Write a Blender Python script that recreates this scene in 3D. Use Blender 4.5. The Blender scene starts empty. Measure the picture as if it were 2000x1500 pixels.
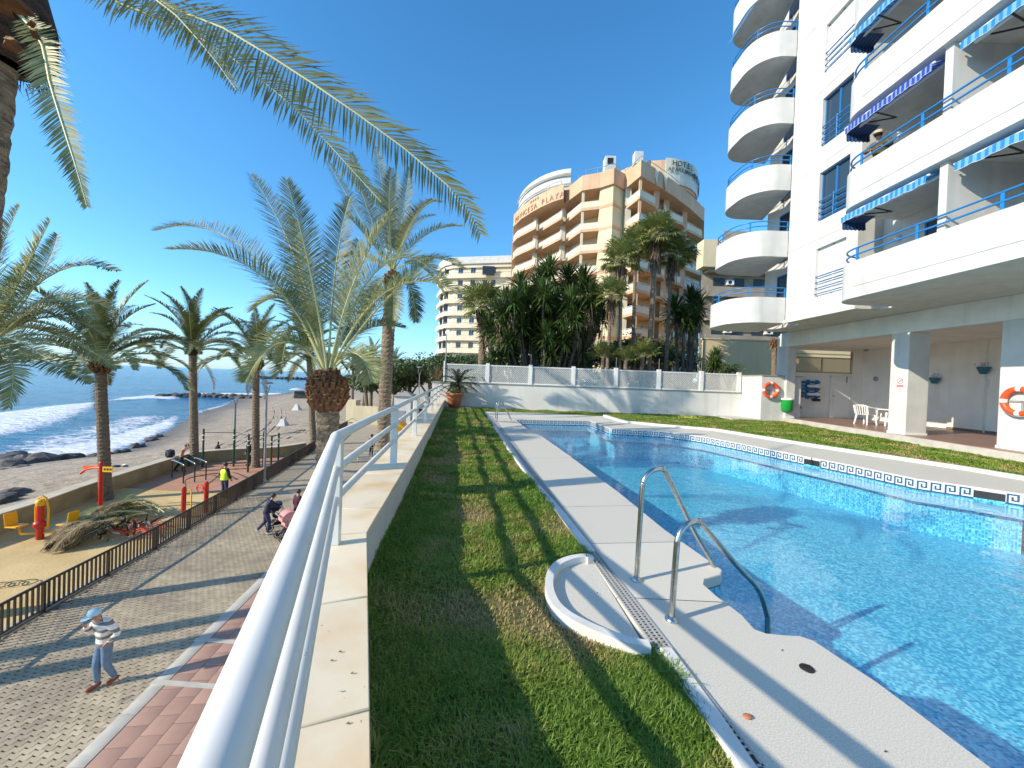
import bpy, bmesh, math, random
import numpy as np
from mathutils import Vector, Matrix, noise
from mathutils.geometry import tessellate_polygon
random.seed(7)
S = bpy.context.scene
COL = S.collection
R = math.radians
# ---------------------------------------------------------------- camera
EYE = Vector((0, 0, 1.6))
CM = (Matrix.Rotation(R(90 - 0.69), 3, 'X') @ Matrix.Rotation(R(2.1), 3, 'Z'))
cd = bpy.data.cameras.new('camera'); cam = bpy.data.objects.new('camera', cd); COL.objects.link(cam)
cam.matrix_world = Matrix.Translation(EYE) @ CM.to_4x4()
cd.sensor_width = 36; cd.lens = 36 * 751 / 2000; cd.clip_start = 0.03; cd.clip_end = 30000
S.camera = cam
# ---------------------------------------------------------------- light
SUN_EL = 27.4
sd = Vector((-0.915, -0.405, 0)).normalized() * math.cos(R(SUN_EL)); sd.z = math.sin(R(SUN_EL))
W = bpy.data.worlds.new('World'); S.world = W; W.use_nodes = True
nt = W.node_tree; bg = nt.nodes['Background']
sky = nt.nodes.new('ShaderNodeTexSky'); sky.sky_type = 'NISHITA'; sky.sun_disc = False
sky.sun_elevation = R(SUN_EL); sky.sun_rotation = math.atan2(sd.x, sd.y)
sky.air_density = 1.0; sky.dust_density = 0.15; sky.ozone_density = 4.0; sky.altitude = 0
hs = nt.nodes.new('ShaderNodeHueSaturation'); hs.inputs['Saturation'].default_value = 1.2
nt.links.new(sky.outputs[0], hs.inputs['Color'])
tn = nt.nodes.new('ShaderNodeMix'); tn.data_type = 'RGBA'; tn.blend_type = 'MULTIPLY'; tn.inputs[0].default_value = 1
nt.links.new(hs.outputs[0], tn.inputs[6])
gt_ = nt.nodes.new('ShaderNodeTexCoord'); sz = nt.nodes.new('ShaderNodeSeparateXYZ'); nt.links.new(gt_.outputs['Generated'], sz.inputs[0])
rp_ = nt.nodes.new('ShaderNodeValToRGB'); nt.links.new(sz.outputs[2], rp_.inputs[0]); e_ = rp_.color_ramp.elements
e_[0].position = 0.0; e_[0].color = (.66, .92, 1.42, 1); e_[1].position = .45; e_[1].color = (1.36, 1.56, 1.46, 1)
x_ = e_.new(.12); x_.color = (1.12, 1.34, 1.40, 1)
nt.links.new(rp_.outputs[0], tn.inputs[7])
nt.links.new(tn.outputs[2], bg.inputs['Color']); bg.inputs['Strength'].default_value = 0.14
sl = bpy.data.lights.new('sun', 'SUN'); sl.energy = 4.6; sl.angle = R(0.53); sl.color = (1.0, 0.87, 0.68)
so = bpy.data.objects.new('sun', sl); COL.objects.link(so)
so.rotation_euler = (-sd).to_track_quat('-Z', 'Y').to_euler(); so.location = (-30, -13, 30)
S.view_settings.view_transform = 'Standard'; S.view_settings.look = 'None'
S.view_settings.exposure = 0.44; S.view_settings.gamma = 1.0; S.view_settings.use_curve_mapping = False
S.render.engine = 'CYCLES'
S.cycles.max_bounces = 8; S.cycles.transparent_max_bounces = 12; S.cycles.diffuse_bounces = 5
S.cycles.use_denoising = True
# ---------------------------------------------------------------- picture measurements -> world
def ray(px, py):
    return CM @ Vector(((px - 1000) / 751, -(py - 750) / 751, -1))
def G(px, py, z=0.0):          # point of the horizontal plane z seen at a photo pixel
    v = ray(px, py); t = (z - EYE.z) / v.z
    return EYE + v * t
def P(px, py, d):              # point at depth y = d seen at a photo pixel
    v = ray(px, py); return EYE + v * (d / v.y)
def PX(px, py, X):             # point of the plane x = X
    v = ray(px, py); return EYE + v * (X / v.x)
# ---------------------------------------------------------------- mesh helpers
ORG = {}
def org(o):
    p = Vector((0, 0, 0))
    while o is not None:
        p += o.location; o = o.parent
    return p
class MB:
    def __init__(s): s.v = []; s.f = []; s.m = []; s.s = []; s.c = None
    def add(s, vs, fs, mi=0, sm=False):
        b = len(s.v); s.v += [tuple(x) for x in vs]
        for f in fs:
            s.f.append(tuple(b + i for i in f)); s.m.append(mi); s.s.append(sm)
    def box(s, x0, x1, y0, y1, z0, z1, mi=0):
        vs = [(x, y, z) for z in (z0, z1) for y in (y0, y1) for x in (x0, x1)]
        s.add(vs, [(0, 2, 3, 1), (4, 5, 7, 6), (0, 1, 5, 4), (2, 6, 7, 3), (0, 4, 6, 2), (1, 3, 7, 5)], mi); return s
    def obox(s, a, b, w, h, mi=0, up=None):      # bar from a to b, width w (sideways), height h
        a = Vector(a); b = Vector(b); d = (b - a).normalized()
        u = Vector(up) if up else Vector((0, 0, 1))
        if abs(d.dot(u)) > .99: u = Vector((1, 0, 0))
        sd_ = d.cross(u).normalized(); u2 = sd_.cross(d).normalized()
        vs = []
        for p in (a, b):
            for i, j in ((-1, -1), (1, -1), (1, 1), (-1, 1)):
                vs.append(p + sd_ * (i * w / 2) + u2 * (j * h / 2))
        s.add(vs, [(0, 1, 2, 3), (7, 6, 5, 4), (0, 4, 5, 1), (1, 5, 6, 2), (2, 6, 7, 3), (3, 7, 4, 0)], mi); return s
    def tube(s, pts, r, n=8, mi=0, cap=True, closed=False):
        pts = [Vector(p) for p in pts]; k = len(pts)
        rs = r if isinstance(r, (list, tuple)) else [r] * k
        prev = None; vs = []
        for i, p in enumerate(pts):
            if closed: d = pts[(i + 1) % k] - pts[i - 1]
            else: d = (pts[min(i + 1, k - 1)] - pts[max(i - 1, 0)])
            d.normalize()
            if prev is None:
                u = Vector((0, 0, 1)) if abs(d.z) < .9 else Vector((1, 0, 0))
                a = d.cross(u).normalized()
            else:
                a = (prev - d * prev.dot(d)).normalized()
            prev = a; b = d.cross(a)
            for j in range(n):
                t = 2 * math.pi * j / n
                vs.append(p + (a * math.cos(t) + b * math.sin(t)) * rs[i])
        fs = []
        for i in range(k if closed else k - 1):
            i2 = (i + 1) % k
            for j in range(n):
                j2 = (j + 1) % n
                fs.append((i * n + j, i * n + j2, i2 * n + j2, i2 * n + j))
        s.add(vs, fs, mi, True)
        if cap and not closed:
            s.add(vs[:n], [tuple(range(n))[::-1]], mi); s.add(vs[-n:], [tuple(range(n))], mi)
        return s
    def prism(s, poly, z0, z1, mi=0, top=True, bottom=True):
        n = len(poly)
        vs = [(p[0], p[1], z0) for p in poly] + [(p[0], p[1], z1) for p in poly]
        fs = [(i, (i + 1) % n, n + (i + 1) % n, n + i) for i in range(n)]
        s.add(vs, fs, mi)
        tri = tessellate_polygon([[Vector((p[0], p[1], 0)) for p in poly]])
        if top: s.add([(p[0], p[1], z1) for p in poly], [tuple(t) for t in tri], mi)
        if bottom: s.add([(p[0], p[1], z0) for p in poly], [tuple(t)[::-1] for t in tri], mi)
        return s
    def sheet(s, poly, z, mi=0):
        tri = tessellate_polygon([[Vector((p[0], p[1], 0)) for p in poly]])
        fs = []
        for t in tri:
            a, b, c = (Vector(poly[i][:2]) for i in t)
            t = tuple(t)
            if (b - a).cross(c - a) < 0: t = t[::-1]
            fs.append(t)
        s.add([(p[0], p[1], z) for p in poly], fs, mi); return s
    def lathe(s, c, prof, n=16, mi=0, axis=None, sm=True):
        c = Vector(c); vs = []
        Q = Vector((0, 0, 1)).rotation_difference(Vector(axis)) if axis else None
        for r, z in prof:
            for j in range(n):
                t = 2 * math.pi * j / n
                p = Vector((r * math.cos(t), r * math.sin(t), z))
                if Q: p = Q @ p
                vs.append(c + p)
        fs = []
        for i in range(len(prof) - 1):
            for j in range(n):
                j2 = (j + 1) % n
                fs.append((i * n + j, i * n + j2, (i + 1) * n + j2, (i + 1) * n + j))
        s.add(vs, fs, mi, sm); return s
    def ball(s, c, r, n=10, mi=0, sc=(1, 1, 1)):
        c = Vector(c); m = max(4, n // 2 + 1); vs = []
        for i in range(m + 1):
            ph = math.pi * i / m
            for j in range(n):
                t = 2 * math.pi * j / n
                vs.append((c.x + r * sc[0] * math.sin(ph) * math.cos(t), c.y + r * sc[1] * math.sin(ph) * math.sin(t), c.z - r * sc[2] * math.cos(ph)))
        fs = [(i * n + j, i * n + (j + 1) % n, (i + 1) * n + (j + 1) % n, (i + 1) * n + j) for i in range(m) for j in range(n)]
        s.add(vs, fs, mi, True); return s
    def strip(s, a, b, mi=0, sm=False):          # faces between two equal-length point lists
        n = len(a)
        s.add(list(a) + list(b), [(i, i + 1, n + i + 1, n + i) for i in range(n - 1)], mi, sm); return s
    def mesh(s, name, mats, off=Vector((0, 0, 0))):
        me = bpy.data.meshes.new(name)
        vv = [(x - off.x, y - off.y, z - off.z) for x, y, z in s.v]
        me.from_pydata(vv, [], s.f)
        mats = mats if isinstance(mats, (list, tuple)) else [mats]
        for m in mats: me.materials.append(m)
        if any(s.m): me.polygons.foreach_set('material_index', s.m)
        me.polygons.foreach_set('use_smooth', s.s)
        me.update()
        return me
    def build(s, name, mats, parent=None, bevel=0, kind=None, label=None, clean=False):
        off = org(parent) if parent else Vector((0, 0, 0))
        me = s.mesh(name, mats, off)
        if clean or bevel:
            bm = bmesh.new(); bm.from_mesh(me); bmesh.ops.remove_doubles(bm, verts=bm.verts, dist=1e-5)
            bmesh.ops.recalc_face_normals(bm, faces=bm.faces)
            if clean:
                for f in bm.faces: f.smooth = True
                for e in bm.edges: e.smooth = len(e.link_faces) == 2 and e.calc_face_angle(9) < R(32)
            bm.to_mesh(me); bm.free()
        return link(name, me, parent, bevel, kind, label)
def link(name, me, parent=None, bevel=0, kind=None, label=None):
    o = bpy.data.objects.new(name, me); COL.objects.link(o)
    if parent: o.parent = parent
    if bevel:
        b = o.modifiers.new('bevel', 'BEVEL'); b.width = bevel; b.segments = 2; b.limit_method = 'ANGLE'
    if kind: o['kind'] = kind
    if label: o['label'] = label
    return o
def thing(name, label, cat, loc=(0, 0, 0), group=None, rz=0):
    o = bpy.data.objects.new(name, None); COL.objects.link(o); o.location = loc; o.rotation_euler.z = rz
    o.empty_display_size = .1
    o['label'] = label; o['category'] = cat
    if group: o['group'] = group
    return o
def tag(o, label, cat, group=None):
    o['label'] = label; o['category'] = cat
    if group: o['group'] = group
    return o
def copy_thing(o, parent=None):
    c = o.copy(); COL.objects.link(c)
    if parent: c.parent = parent
    for ch in list(o.children): copy_thing(ch, c)
    return c
def struct(o): o['kind'] = 'structure'; return o
def smooth_path(pts, k=4, closed=False):
    pts = [Vector(p) for p in pts]; out = []; n = len(pts)
    for i in range(n - 1):
        p0 = pts[max(i - 1, 0)]; p1 = pts[i]; p2 = pts[i + 1]; p3 = pts[min(i + 2, n - 1)]
        for j in range(k):
            t = j / k
            out.append(.5 * ((2 * p1) + (p2 - p0) * t + (2 * p0 - 5 * p1 + 4 * p2 - p3) * t * t + (3 * p1 - p0 - 3 * p2 + p3) * t ** 3))
    out.append(pts[-1]); return out
def arc(cx, cy, r, a0, a1, n=8):
    return [(cx + r * math.cos(R(a0 + (a1 - a0) * i / n)), cy + r * math.sin(R(a0 + (a1 - a0) * i / n))) for i in range(n + 1)]
def offset(path, d, closed=False):
    """shift a 2-D polyline sideways by d (to the left of its direction)"""
    out = []; n = len(path)
    for i in range(n):
        a = Vector(path[i - 1][:2]) if (i > 0 or closed) else None
        b = Vector(path[i][:2]); c = Vector(path[(i + 1) % n][:2]) if (i < n - 1 or closed) else None
        ns = []
        for p, q in ((a, b), (b, c)):
            if p is not None and q is not None and (q - p).length > 1e-6:
                t = (q - p).normalized(); ns.append(Vector((-t.y, t.x)))
        m = sum(ns, Vector((0, 0)))
        if len(ns) == 2: m = m / max(.3, (1 + ns[0].dot(ns[1])))
        out.append((b.x + m.x * d, b.y + m.y * d))
    return out
def band(mb, path, th, z0, z1, mi=0):
    """wall of thickness th standing on a 2-D path (th to the left side)"""
    inn = offset(path, th)
    o0 = [(x, y, z0) for x, y in path]; o1 = [(x, y, z1) for x, y in path]
    i0 = [(x, y, z0) for x, y in inn]; i1 = [(x, y, z1) for x, y in inn]
    mb.strip(o0, o1, mi); mb.strip(i1, i0, mi); mb.strip(o1, i1, mi); mb.strip(i0, o0, mi)
    mb.add([o0[0], o1[0], i1[0], i0[0]], [(0, 1, 2, 3)], mi); mb.add([o0[-1], o1[-1], i1[-1], i0[-1]], [(3, 2, 1, 0)], mi)
    return mb
def resample(path, step):
    pts = [Vector((p[0], p[1], p[2] if len(p) > 2 else 0)) for p in path]; out = [pts[0].copy()]; acc = 0.0
    for a, b in zip(pts, pts[1:]):
        L = (b - a).length; t = step - acc
        while t <= L:
            out.append(a + (b - a) * (t / L)); t += step
        acc = L - (t - step)
    return out
# ---------------------------------------------------------------- materials
def mat(name, col, rough=.6, col2=None, scale=4.0, bump=0.0, bscale=40.0, metal=0.0, spec=.5, detail=6,
        streak=None, dirt=None, trans=0.0, rnd=0.0, stretch=(1, 1, 1), lo=.35, hi=.65, attr=None, clearcoat=0):
    m = bpy.data.materials.new(name); m.use_nodes = True
    t = m.node_tree; N = t.nodes; L = t.links; b = N['Principled BSDF']
    b.inputs['Roughness'].default_value = rough; b.inputs['Metallic'].default_value = metal
    b.inputs['Specular IOR Level'].default_value = spec
    if clearcoat: b.inputs['Coat Weight'].default_value = clearcoat
    geo = N.new('ShaderNodeNewGeometry')
    mp = N.new('ShaderNodeMapping'); mp.inputs['Scale'].default_value = stretch
    L.new(geo.outputs['Position'], mp.inputs['Vector'])
    c = N.new('ShaderNodeRGB'); c.outputs[0].default_value = (*col, 1); out = c.outputs[0]
    if col2:
        n = N.new('ShaderNodeTexNoise'); n.inputs['Scale'].default_value = scale; n.inputs['Detail'].default_value = detail
        L.new(mp.outputs[0], n.inputs['Vector'])
        mr = N.new('ShaderNodeMapRange'); mr.inputs[1].default_value = lo; mr.inputs[2].default_value = hi
        L.new(n.outputs['Fac'], mr.inputs[0])
        mx = N.new('ShaderNodeMix'); mx.data_type = 'RGBA'; L.new(mr.outputs[0], mx.inputs[0])
        L.new(out, mx.inputs[6]); mx.inputs[7].default_value = (*col2, 1); out = mx.outputs[2]
    if streak:      # (colour, strength): rain streaks running down a wall
        n = N.new('ShaderNodeTexNoise'); n.inputs['Scale'].default_value = 1.0; n.inputs['Detail'].default_value = 8
        mp2 = N.new('ShaderNodeMapping'); mp2.inputs['Scale'].default_value = (3.0, 3.0, .25)
        L.new(geo.outputs['Position'], mp2.inputs['Vector']); L.new(mp2.outputs[0], n.inputs['Vector'])
        mr = N.new('ShaderNodeMapRange'); mr.inputs[1].default_value = .5; mr.inputs[2].default_value = .8; mr.inputs[4].default_value = streak[1]
        L.new(n.outputs['Fac'], mr.inputs[0])
        mx = N.new('ShaderNodeMix'); mx.data_type = 'RGBA'; L.new(mr.outputs[0], mx.inputs[0])
        L.new(out, mx.inputs[6]); mx.inputs[7].default_value = (*streak[0], 1); out = mx.outputs[2]
    if dirt:        # (colour, scale, threshold): spots
        n = N.new('ShaderNodeTexNoise'); n.inputs['Scale'].default_value = dirt[1]; n.inputs['Detail'].default_value = 3
        L.new(geo.outputs['Position'], n.inputs['Vector'])
        mr = N.new('ShaderNodeMapRange'); mr.inputs[1].default_value = dirt[2]; mr.inputs[2].default_value = dirt[2] + .05
        L.new(n.outputs['Fac'], mr.inputs[0])
        mx = N.new('ShaderNodeMix'); mx.data_type = 'RGBA'; L.new(mr.outputs[0], mx.inputs[0])
        L.new(out, mx.inputs[6]); mx.inputs[7].default_value = (*dirt[0], 1); out = mx.outputs[2]
    if rnd:
        oi = N.new('ShaderNodeObjectInfo'); mr = N.new('ShaderNodeMapRange')
        mr.inputs[3].default_value = 1 - rnd; mr.inputs[4].default_value = 1 + rnd
        L.new(oi.outputs['Random'], mr.inputs[0])
        h = N.new('ShaderNodeHueSaturation'); L.new(mr.outputs[0], h.inputs['Value']); L.new(out, h.inputs['Color']); out = h.outputs[0]
    if attr:        # per-piece brightness stored on the mesh
        a = N.new('ShaderNodeAttribute'); a.attribute_name = attr
        h = N.new('ShaderNodeHueSaturation'); L.new(a.outputs['Fac'], h.inputs['Value']); L.new(out, h.inputs['Color']); out = h.outputs[0]
    L.new(out, b.inputs['Base Color'])
    if bump:
        n = N.new('ShaderNodeTexNoise'); n.inputs['Scale'].default_value = bscale; n.inputs['Detail'].default_value = 5
        L.new(mp.outputs[0], n.inputs['Vector'])
        bp = N.new('ShaderNodeBump'); bp.inputs['Strength'].default_value = min(1, bump * 5); bp.inputs['Distance'].default_value = bump * .1
        L.new(n.outputs['Fac'], bp.inputs['Height']); L.new(bp.outputs[0], b.inputs['Normal'])
    if trans:
        tr = N.new('ShaderNodeBsdfTranslucent'); L.new(out, tr.inputs['Color'])
        ms = N.new('ShaderNodeMixShader'); ms.inputs[0].default_value = trans
        L.new(b.outputs[0], ms.inputs[1]); L.new(tr.outputs[0], ms.inputs[2])
        L.new(ms.outputs[0], N['Material Output'].inputs['Surface'])
    return m
M = {}
M['white'] = mat('white_render', (.62, .62, .60), .75, (.54, .55, .53), 1.6, .03, 60, streak=((.36, .36, .32), .5))
M['white_beam'] = mat('lifted_weathered_white_render', (.80, .80, .76), .8, (.68, .69, .65), 1.5, .04, 30, streak=((.4, .42, .38), .3))  # white raised to offset the shade on the beam; streaks are weathering
M['white_lifted'] = mat('shade_lifted_portico_white', (.84, .83, .78), .75, (.76, .75, .70), 1.6, .03, 60, streak=((.55, .54, .48), .25))  # brighter copy of the facade white, making up for the dim portico
M['gardenwall'] = mat('garden_wall_render', (.70, .70, .68), .8, (.62, .62, .58), .9, .03, 50, streak=((.42, .43, .34), .5))
M['whitepaint'] = mat('white_enamel', (.74, .74, .70), .42, (.69, .69, .65), 6, .004, 120, spec=.35, dirt=((.25, .23, .2), 26, .74))
M['plastic'] = mat('white_plastic', (.8, .8, .78), .35)
M['travertine'] = mat('travertine_coping', (.75, .66, .50), .55, (.66, .48, .27), 2.3, .03, 60, stretch=(1, 1, 1), lo=.45, hi=.72, dirt=((.33, .22, .12), 34, .73), rnd=.05)
M['deck'] = mat('exposed_aggregate_deck', (.72, .69, .60), .65, (.50, .47, .40), 150, .03, 150, rnd=.05, dirt=((.60, .57, .49), 1.3, .55))
M['deck_edge'] = mat('white_kerb', (.72, .71, .68), .7, (.6, .6, .56), 5, .03, 60)
M['joint'] = mat('joint_mortar', (.22, .21, .19), .9)
M['steel'] = mat('stainless_steel', (.62, .60, .56), .24, (.5, .48, .44), 30, metal=1.0)
M['drain'] = mat('pale_plastic_grating', (.42, .42, .40), .5)
M['black'] = mat('black_paint', (.02, .02, .02), .45)
M['fence'] = mat('brown_black_paint', (.035, .026, .022), .4)
M['soil'] = mat('lawn_soil', (.11, .12, .04), .95, (.22, .17, .075), 1.6, .1, 30)
M['blue'] = mat('blue_enamel', (.02, .19, .48), .3)
M['bluedk'] = mat('blue_aluminium', (.02, .13, .33), .35)
M['glass'] = mat('window_glass', (.03, .05, .07), .04, spec=.8)
M['darkglass'] = mat('dark_opening', (.025, .028, .03), .25)
M['shutter'] = mat('roller_shutter', (.66, .67, .66), .5, stretch=(1, 1, 60))
M['curtain'] = mat('pale_curtain', (.5, .5, .46), .8)
M['cap'] = mat('grey_stone_cap', (.34, .33, .29), .7, (.26, .26, .22), 6, .05, 40)
M['terracotta'] = mat('terracotta', (.50, .19, .09), .7, (.40, .15, .08), 8, .03, 40)
M['patio'] = mat('patio_tile', (.30, .17, .13), .35, (.24, .14, .11), 2, rnd=.08)
M['ring'] = mat('orange_lifebuoy', (.85, .09, .02), .45, (.75, .10, .03), 8)
M['green'] = mat('green_plastic', (.01, .30, .05), .35)
M['orangewall'] = mat('apricot_render', (.62, .42, .27), .8, (.54, .35, .21), .4, .02, 20, streak=((.35, .2, .12), .35))
M['cream'] = mat('cream_render', (.70, .61, .40), .8, (.62, .53, .34), .4, .02, 20, streak=((.42, .35, .22), .35))
M['cream2'] = mat('ivory_render', (.72, .66, .52), .8, (.64, .57, .43), .3)
M['beige'] = mat('beige_render', (.50, .42, .28), .8, (.44, .37, .24), .5)
M['shade_b'] = mat('shaded_sand_render', (.36, .31, .24), .8, (.26, .22, .17), .8)  # sand tone darkened: the block's shade is put into its colour
M['sign'] = mat('sign_panel', (.62, .62, .52), .5, (.5, .5, .42), .5)
M['letter'] = mat('dark_sign_lettering', (.03, .05, .045), .4)
M['letter2'] = mat('brown_painted_lettering', (.36, .17, .10), .6)
M['white_metal'] = mat('white_metal', (.75, .76, .75), .35)
M['grey_metal'] = mat('galvanised_grey', (.28, .30, .31), .45)
M['greenpost'] = mat('dark_green_paint', (.015, .06, .035), .4)
M['red'] = mat('red_paint', (.55, .03, .015), .35)
M['yellow'] = mat('yellow_paint', (.85, .42, .01), .4)
M['trunk'] = mat('palm_trunk', (.33, .26, .18), .9, (.13, .095, .065), 9, .5, 18, stretch=(1, 1, 3), rnd=.15)
M['boot'] = mat('cut_frond_base', (.62, .36, .15), .8, (.38, .17, .06), 12, .2, 30)
M['boot_dark'] = mat('old_boot_fibre', (.09, .05, .03), .95, (.04, .025, .018), 14, .6, 30)
M['frond'] = mat('date_palm_leaf', (.16, .19, .065), .52, (.29, .31, .15), 1.5, trans=.25, rnd=.22, spec=.3, attr='tone')
M['frond_far'] = mat('date_palm_leaf_dark', (.10, .13, .035), .45, (.20, .21, .075), 1.5, trans=.2, rnd=.25, attr='tone')
M['rachis'] = mat('palm_rachis', (.55, .55, .28), .5, (.45, .45, .2), 3)
M['dryfrond'] = mat('dry_palm_leaf', (.26, .18, .09), .8, (.16, .11, .06), 3, trans=.15, rnd=.25, attr='tone')
M['fan'] = mat('fan_palm_leaf', (.13, .17, .04), .45, (.22, .24, .07), 2, trans=.2, rnd=.25)
M['yucca'] = mat('yucca_leaf', (.035, .075, .018), .32, (.075, .12, .03), 3, trans=.12, rnd=.3, attr='tone')
M['cycad'] = mat('cycad_leaf', (.02, .05, .015), .4, rnd=.2, attr='tone')
M['skirt'] = mat('dead_leaf_skirt', (.24, .17, .11), .9, (.13, .09, .06), 8, .3, 20, attr='tone')
M['hedge'] = mat('hedge_leaf', (.035, .075, .02), .6, (.07, .12, .03), 1.2, trans=.15, attr='tone')
M['fartree'] = mat('ficus_leaf', (.045, .085, .025), .6, (.08, .12, .035), .6, trans=.15, attr='tone')
M['bark'] = mat('grey_bark', (.14, .12, .10), .9, (.08, .07, .06), 6, .4, 20)
M['sand'] = mat('beach_sand', (.36, .30, .23), .95, (.26, .22, .175), .35, .5, 3.0)
M['playsand'] = mat('playground_sand', (.68, .50, .24), .9, (.55, .40, .18), .8, .15, 12)
M['rubber'] = mat('pink_rubber_floor', (.50, .27, .17), .85, (.42, .23, .15), 1.5, .05, 30)
M['seawall'] = mat('sea_wall_concrete', (.42, .33, .18), .85, (.30, .24, .13), 1.5, .1, 12)
M['seawalltop'] = mat('sea_wall_top', (.62, .55, .42), .8, (.5, .44, .33), 2)
M['paver'] = mat('grey_paver', (.47, .395, .28), .8, (.33, .275, .20), .9, .04, 80, rnd=.10, attr='tone', dirt=((.27, .23, .18), 2.2, .66))
M['redslab'] = mat('red_paving_slab', (.42, .26, .20), .75, (.35, .21, .165), 1.5, .04, 50, rnd=.08)
M['pavejoint'] = mat('paving_joint_sand', (.15, .13, .10), .95)
M['kerb'] = mat('pale_kerb', (.55, .52, .46), .8, (.45, .43, .38), 3, .03, 40)
M['rock'] = mat('groyne_rock', (.13, .12, .11), .85, (.06, .055, .05), 3, .3, 6, rnd=.3)
M['skin'] = mat('skin', (.48, .25, .16), .55)
M['hair'] = mat('dark_hair', (.03, .02, .015), .6)
M['denim'] = mat('blue_denim', (.10, .17, .27), .8, (.16, .24, .33), 12)
M['navy'] = mat('navy_cloth', (.012, .018, .045), .8)
M['navyjean'] = mat('dark_blue_leggings', (.03, .035, .10), .8)
M['wine'] = mat('wine_coat', (.07, .008, .03), .8)
M['hivis'] = mat('hi_vis_yellow', (.62, .80, .05), .6)
M['blackcloth'] = mat('black_cloth', (.012, .012, .014), .85)
M['olive'] = mat('olive_jacket', (.09, .08, .035), .85)
M['capblue'] = mat('pale_blue_cap', (.42, .60, .70), .7)
M['hatbeige'] = mat('beige_hat', (.5, .38, .26), .8)
M['brownleather'] = mat('reddish_leather', (.22, .05, .03), .5)
M['pink'] = mat('pink_cloth', (.65, .28, .27), .8)
M['purpleflower'] = mat('red_flower', (.5, .03, .06), .6)
def stripe_mat(name, c1, c2, axis, freq, w=.5, rough=.7, trans=0):
    m = mat(name, c1, rough, trans=trans); t = m.node_tree; N = t.nodes; L = t.links; b = N['Principled BSDF']
    tc = N.new('ShaderNodeTexCoord'); sp = N.new('ShaderNodeSeparateXYZ'); L.new(tc.outputs['Object'], sp.inputs[0])
    mu = N.new('ShaderNodeMath'); mu.operation = 'MULTIPLY'; mu.inputs[1].default_value = freq; L.new(sp.outputs[axis], mu.inputs[0])
    fr = N.new('ShaderNodeMath'); fr.operation = 'FRACT'; L.new(mu.outputs[0], fr.inputs[0])
    gt = N.new('ShaderNodeMath'); gt.operation = 'GREATER_THAN'; gt.inputs[1].default_value = w; L.new(fr.outputs[0], gt.inputs[0])
    mx = N.new('ShaderNodeMix'); mx.data_type = 'RGBA'; L.new(gt.outputs[0], mx.inputs[0])
    mx.inputs[6].default_value = (*c1, 1); mx.inputs[7].default_value = (*c2, 1)
    L.new(mx.outputs[2], b.inputs['Base Color'])
    for n in N:
        if n.type == 'BSDF_TRANSLUCENT': L.new(mx.outputs[2], n.inputs['Color'])
    return m
M['awning'] = stripe_mat('blue_striped_awning', (.03, .30, .72), (.22, .52, .82), 1, 7, .5, trans=.35)
M['awning2'] = stripe_mat('royal_blue_striped_awning', (.03, .09, .52), (.30, .42, .74), 1, 8, .6, trans=.35)
M['striped'] = stripe_mat('grey_white_striped_jacket', (.78, .75, .70), (.22, .19, .17), 2, 6.2, .58, .85)
def water_mat(name, tint, bscale, bdist, stretch=(1, 1, 1)):
    m = bpy.data.materials.new(name); m.use_nodes = True; t = m.node_tree; N = t.nodes; L = t.links
    N.remove(N['Principled BSDF'])
    geo = N.new('ShaderNodeNewGeometry'); mp = N.new('ShaderNodeMapping'); mp.inputs['Scale'].default_value = stretch
    L.new(geo.outputs['Position'], mp.inputs['Vector'])
    n1 = N.new('ShaderNodeTexNoise'); n1.inputs['Scale'].default_value = bscale; n1.inputs['Detail'].default_value = 3
    n1.inputs['Distortion'].default_value = .6
    L.new(mp.outputs[0], n1.inputs['Vector'])
    # calm and ruffled patches
    n2 = N.new('ShaderNodeTexNoise'); n2.inputs['Scale'].default_value = .45; n2.inputs['Detail'].default_value = 2
    L.new(geo.outputs['Position'], n2.inputs['Vector'])
    mr = N.new('ShaderNodeMapRange'); mr.inputs[1].default_value = .42; mr.inputs[2].default_value = .62; mr.inputs[3].default_value = .12; mr.inputs[4].default_value = 1
    L.new(n2.outputs['Fac'], mr.inputs[0])
    mu = N.new('ShaderNodeMath'); mu.operation = 'MULTIPLY'; L.new(n1.outputs['Fac'], mu.inputs[0]); L.new(mr.outputs[0], mu.inputs[1])
    bp = N.new('ShaderNodeBump'); bp.inputs['Strength'].default_value = 1; bp.inputs['Distance'].default_value = bdist
    L.new(mu.outputs[0], bp.inputs['Height'])
    fr = N.new('ShaderNodeFresnel'); L.new(bp.outputs[0], fr.inputs['Normal'])
    io = N.new('ShaderNodeMapRange'); io.inputs[3].default_value = 1.33; io.inputs[4].default_value = 1 / 1.33; L.new(geo.outputs['Backfacing'], io.inputs[0]); L.new(io.outputs[0], fr.inputs['IOR'])
    tr = N.new('ShaderNodeBsdfTransparent'); tr.inputs['Color'].default_value = (*tint, 1)
    gl = N.new('ShaderNodeBsdfGlossy'); gl.inputs['Roughness'].default_value = .01; L.new(bp.outputs[0], gl.inputs['Normal'])
    ms = N.new('ShaderNodeMixShader'); L.new(fr.outputs[0], ms.inputs[0]); L.new(tr.outputs[0], ms.inputs[1]); L.new(gl.outputs[0], ms.inputs[2])
    L.new(ms.outputs[0], N['Material Output'].inputs['Surface']); return m
M['poolwater'] = water_mat('pool_water', (.86, .98, 1.0), 5.0, .016)
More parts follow.
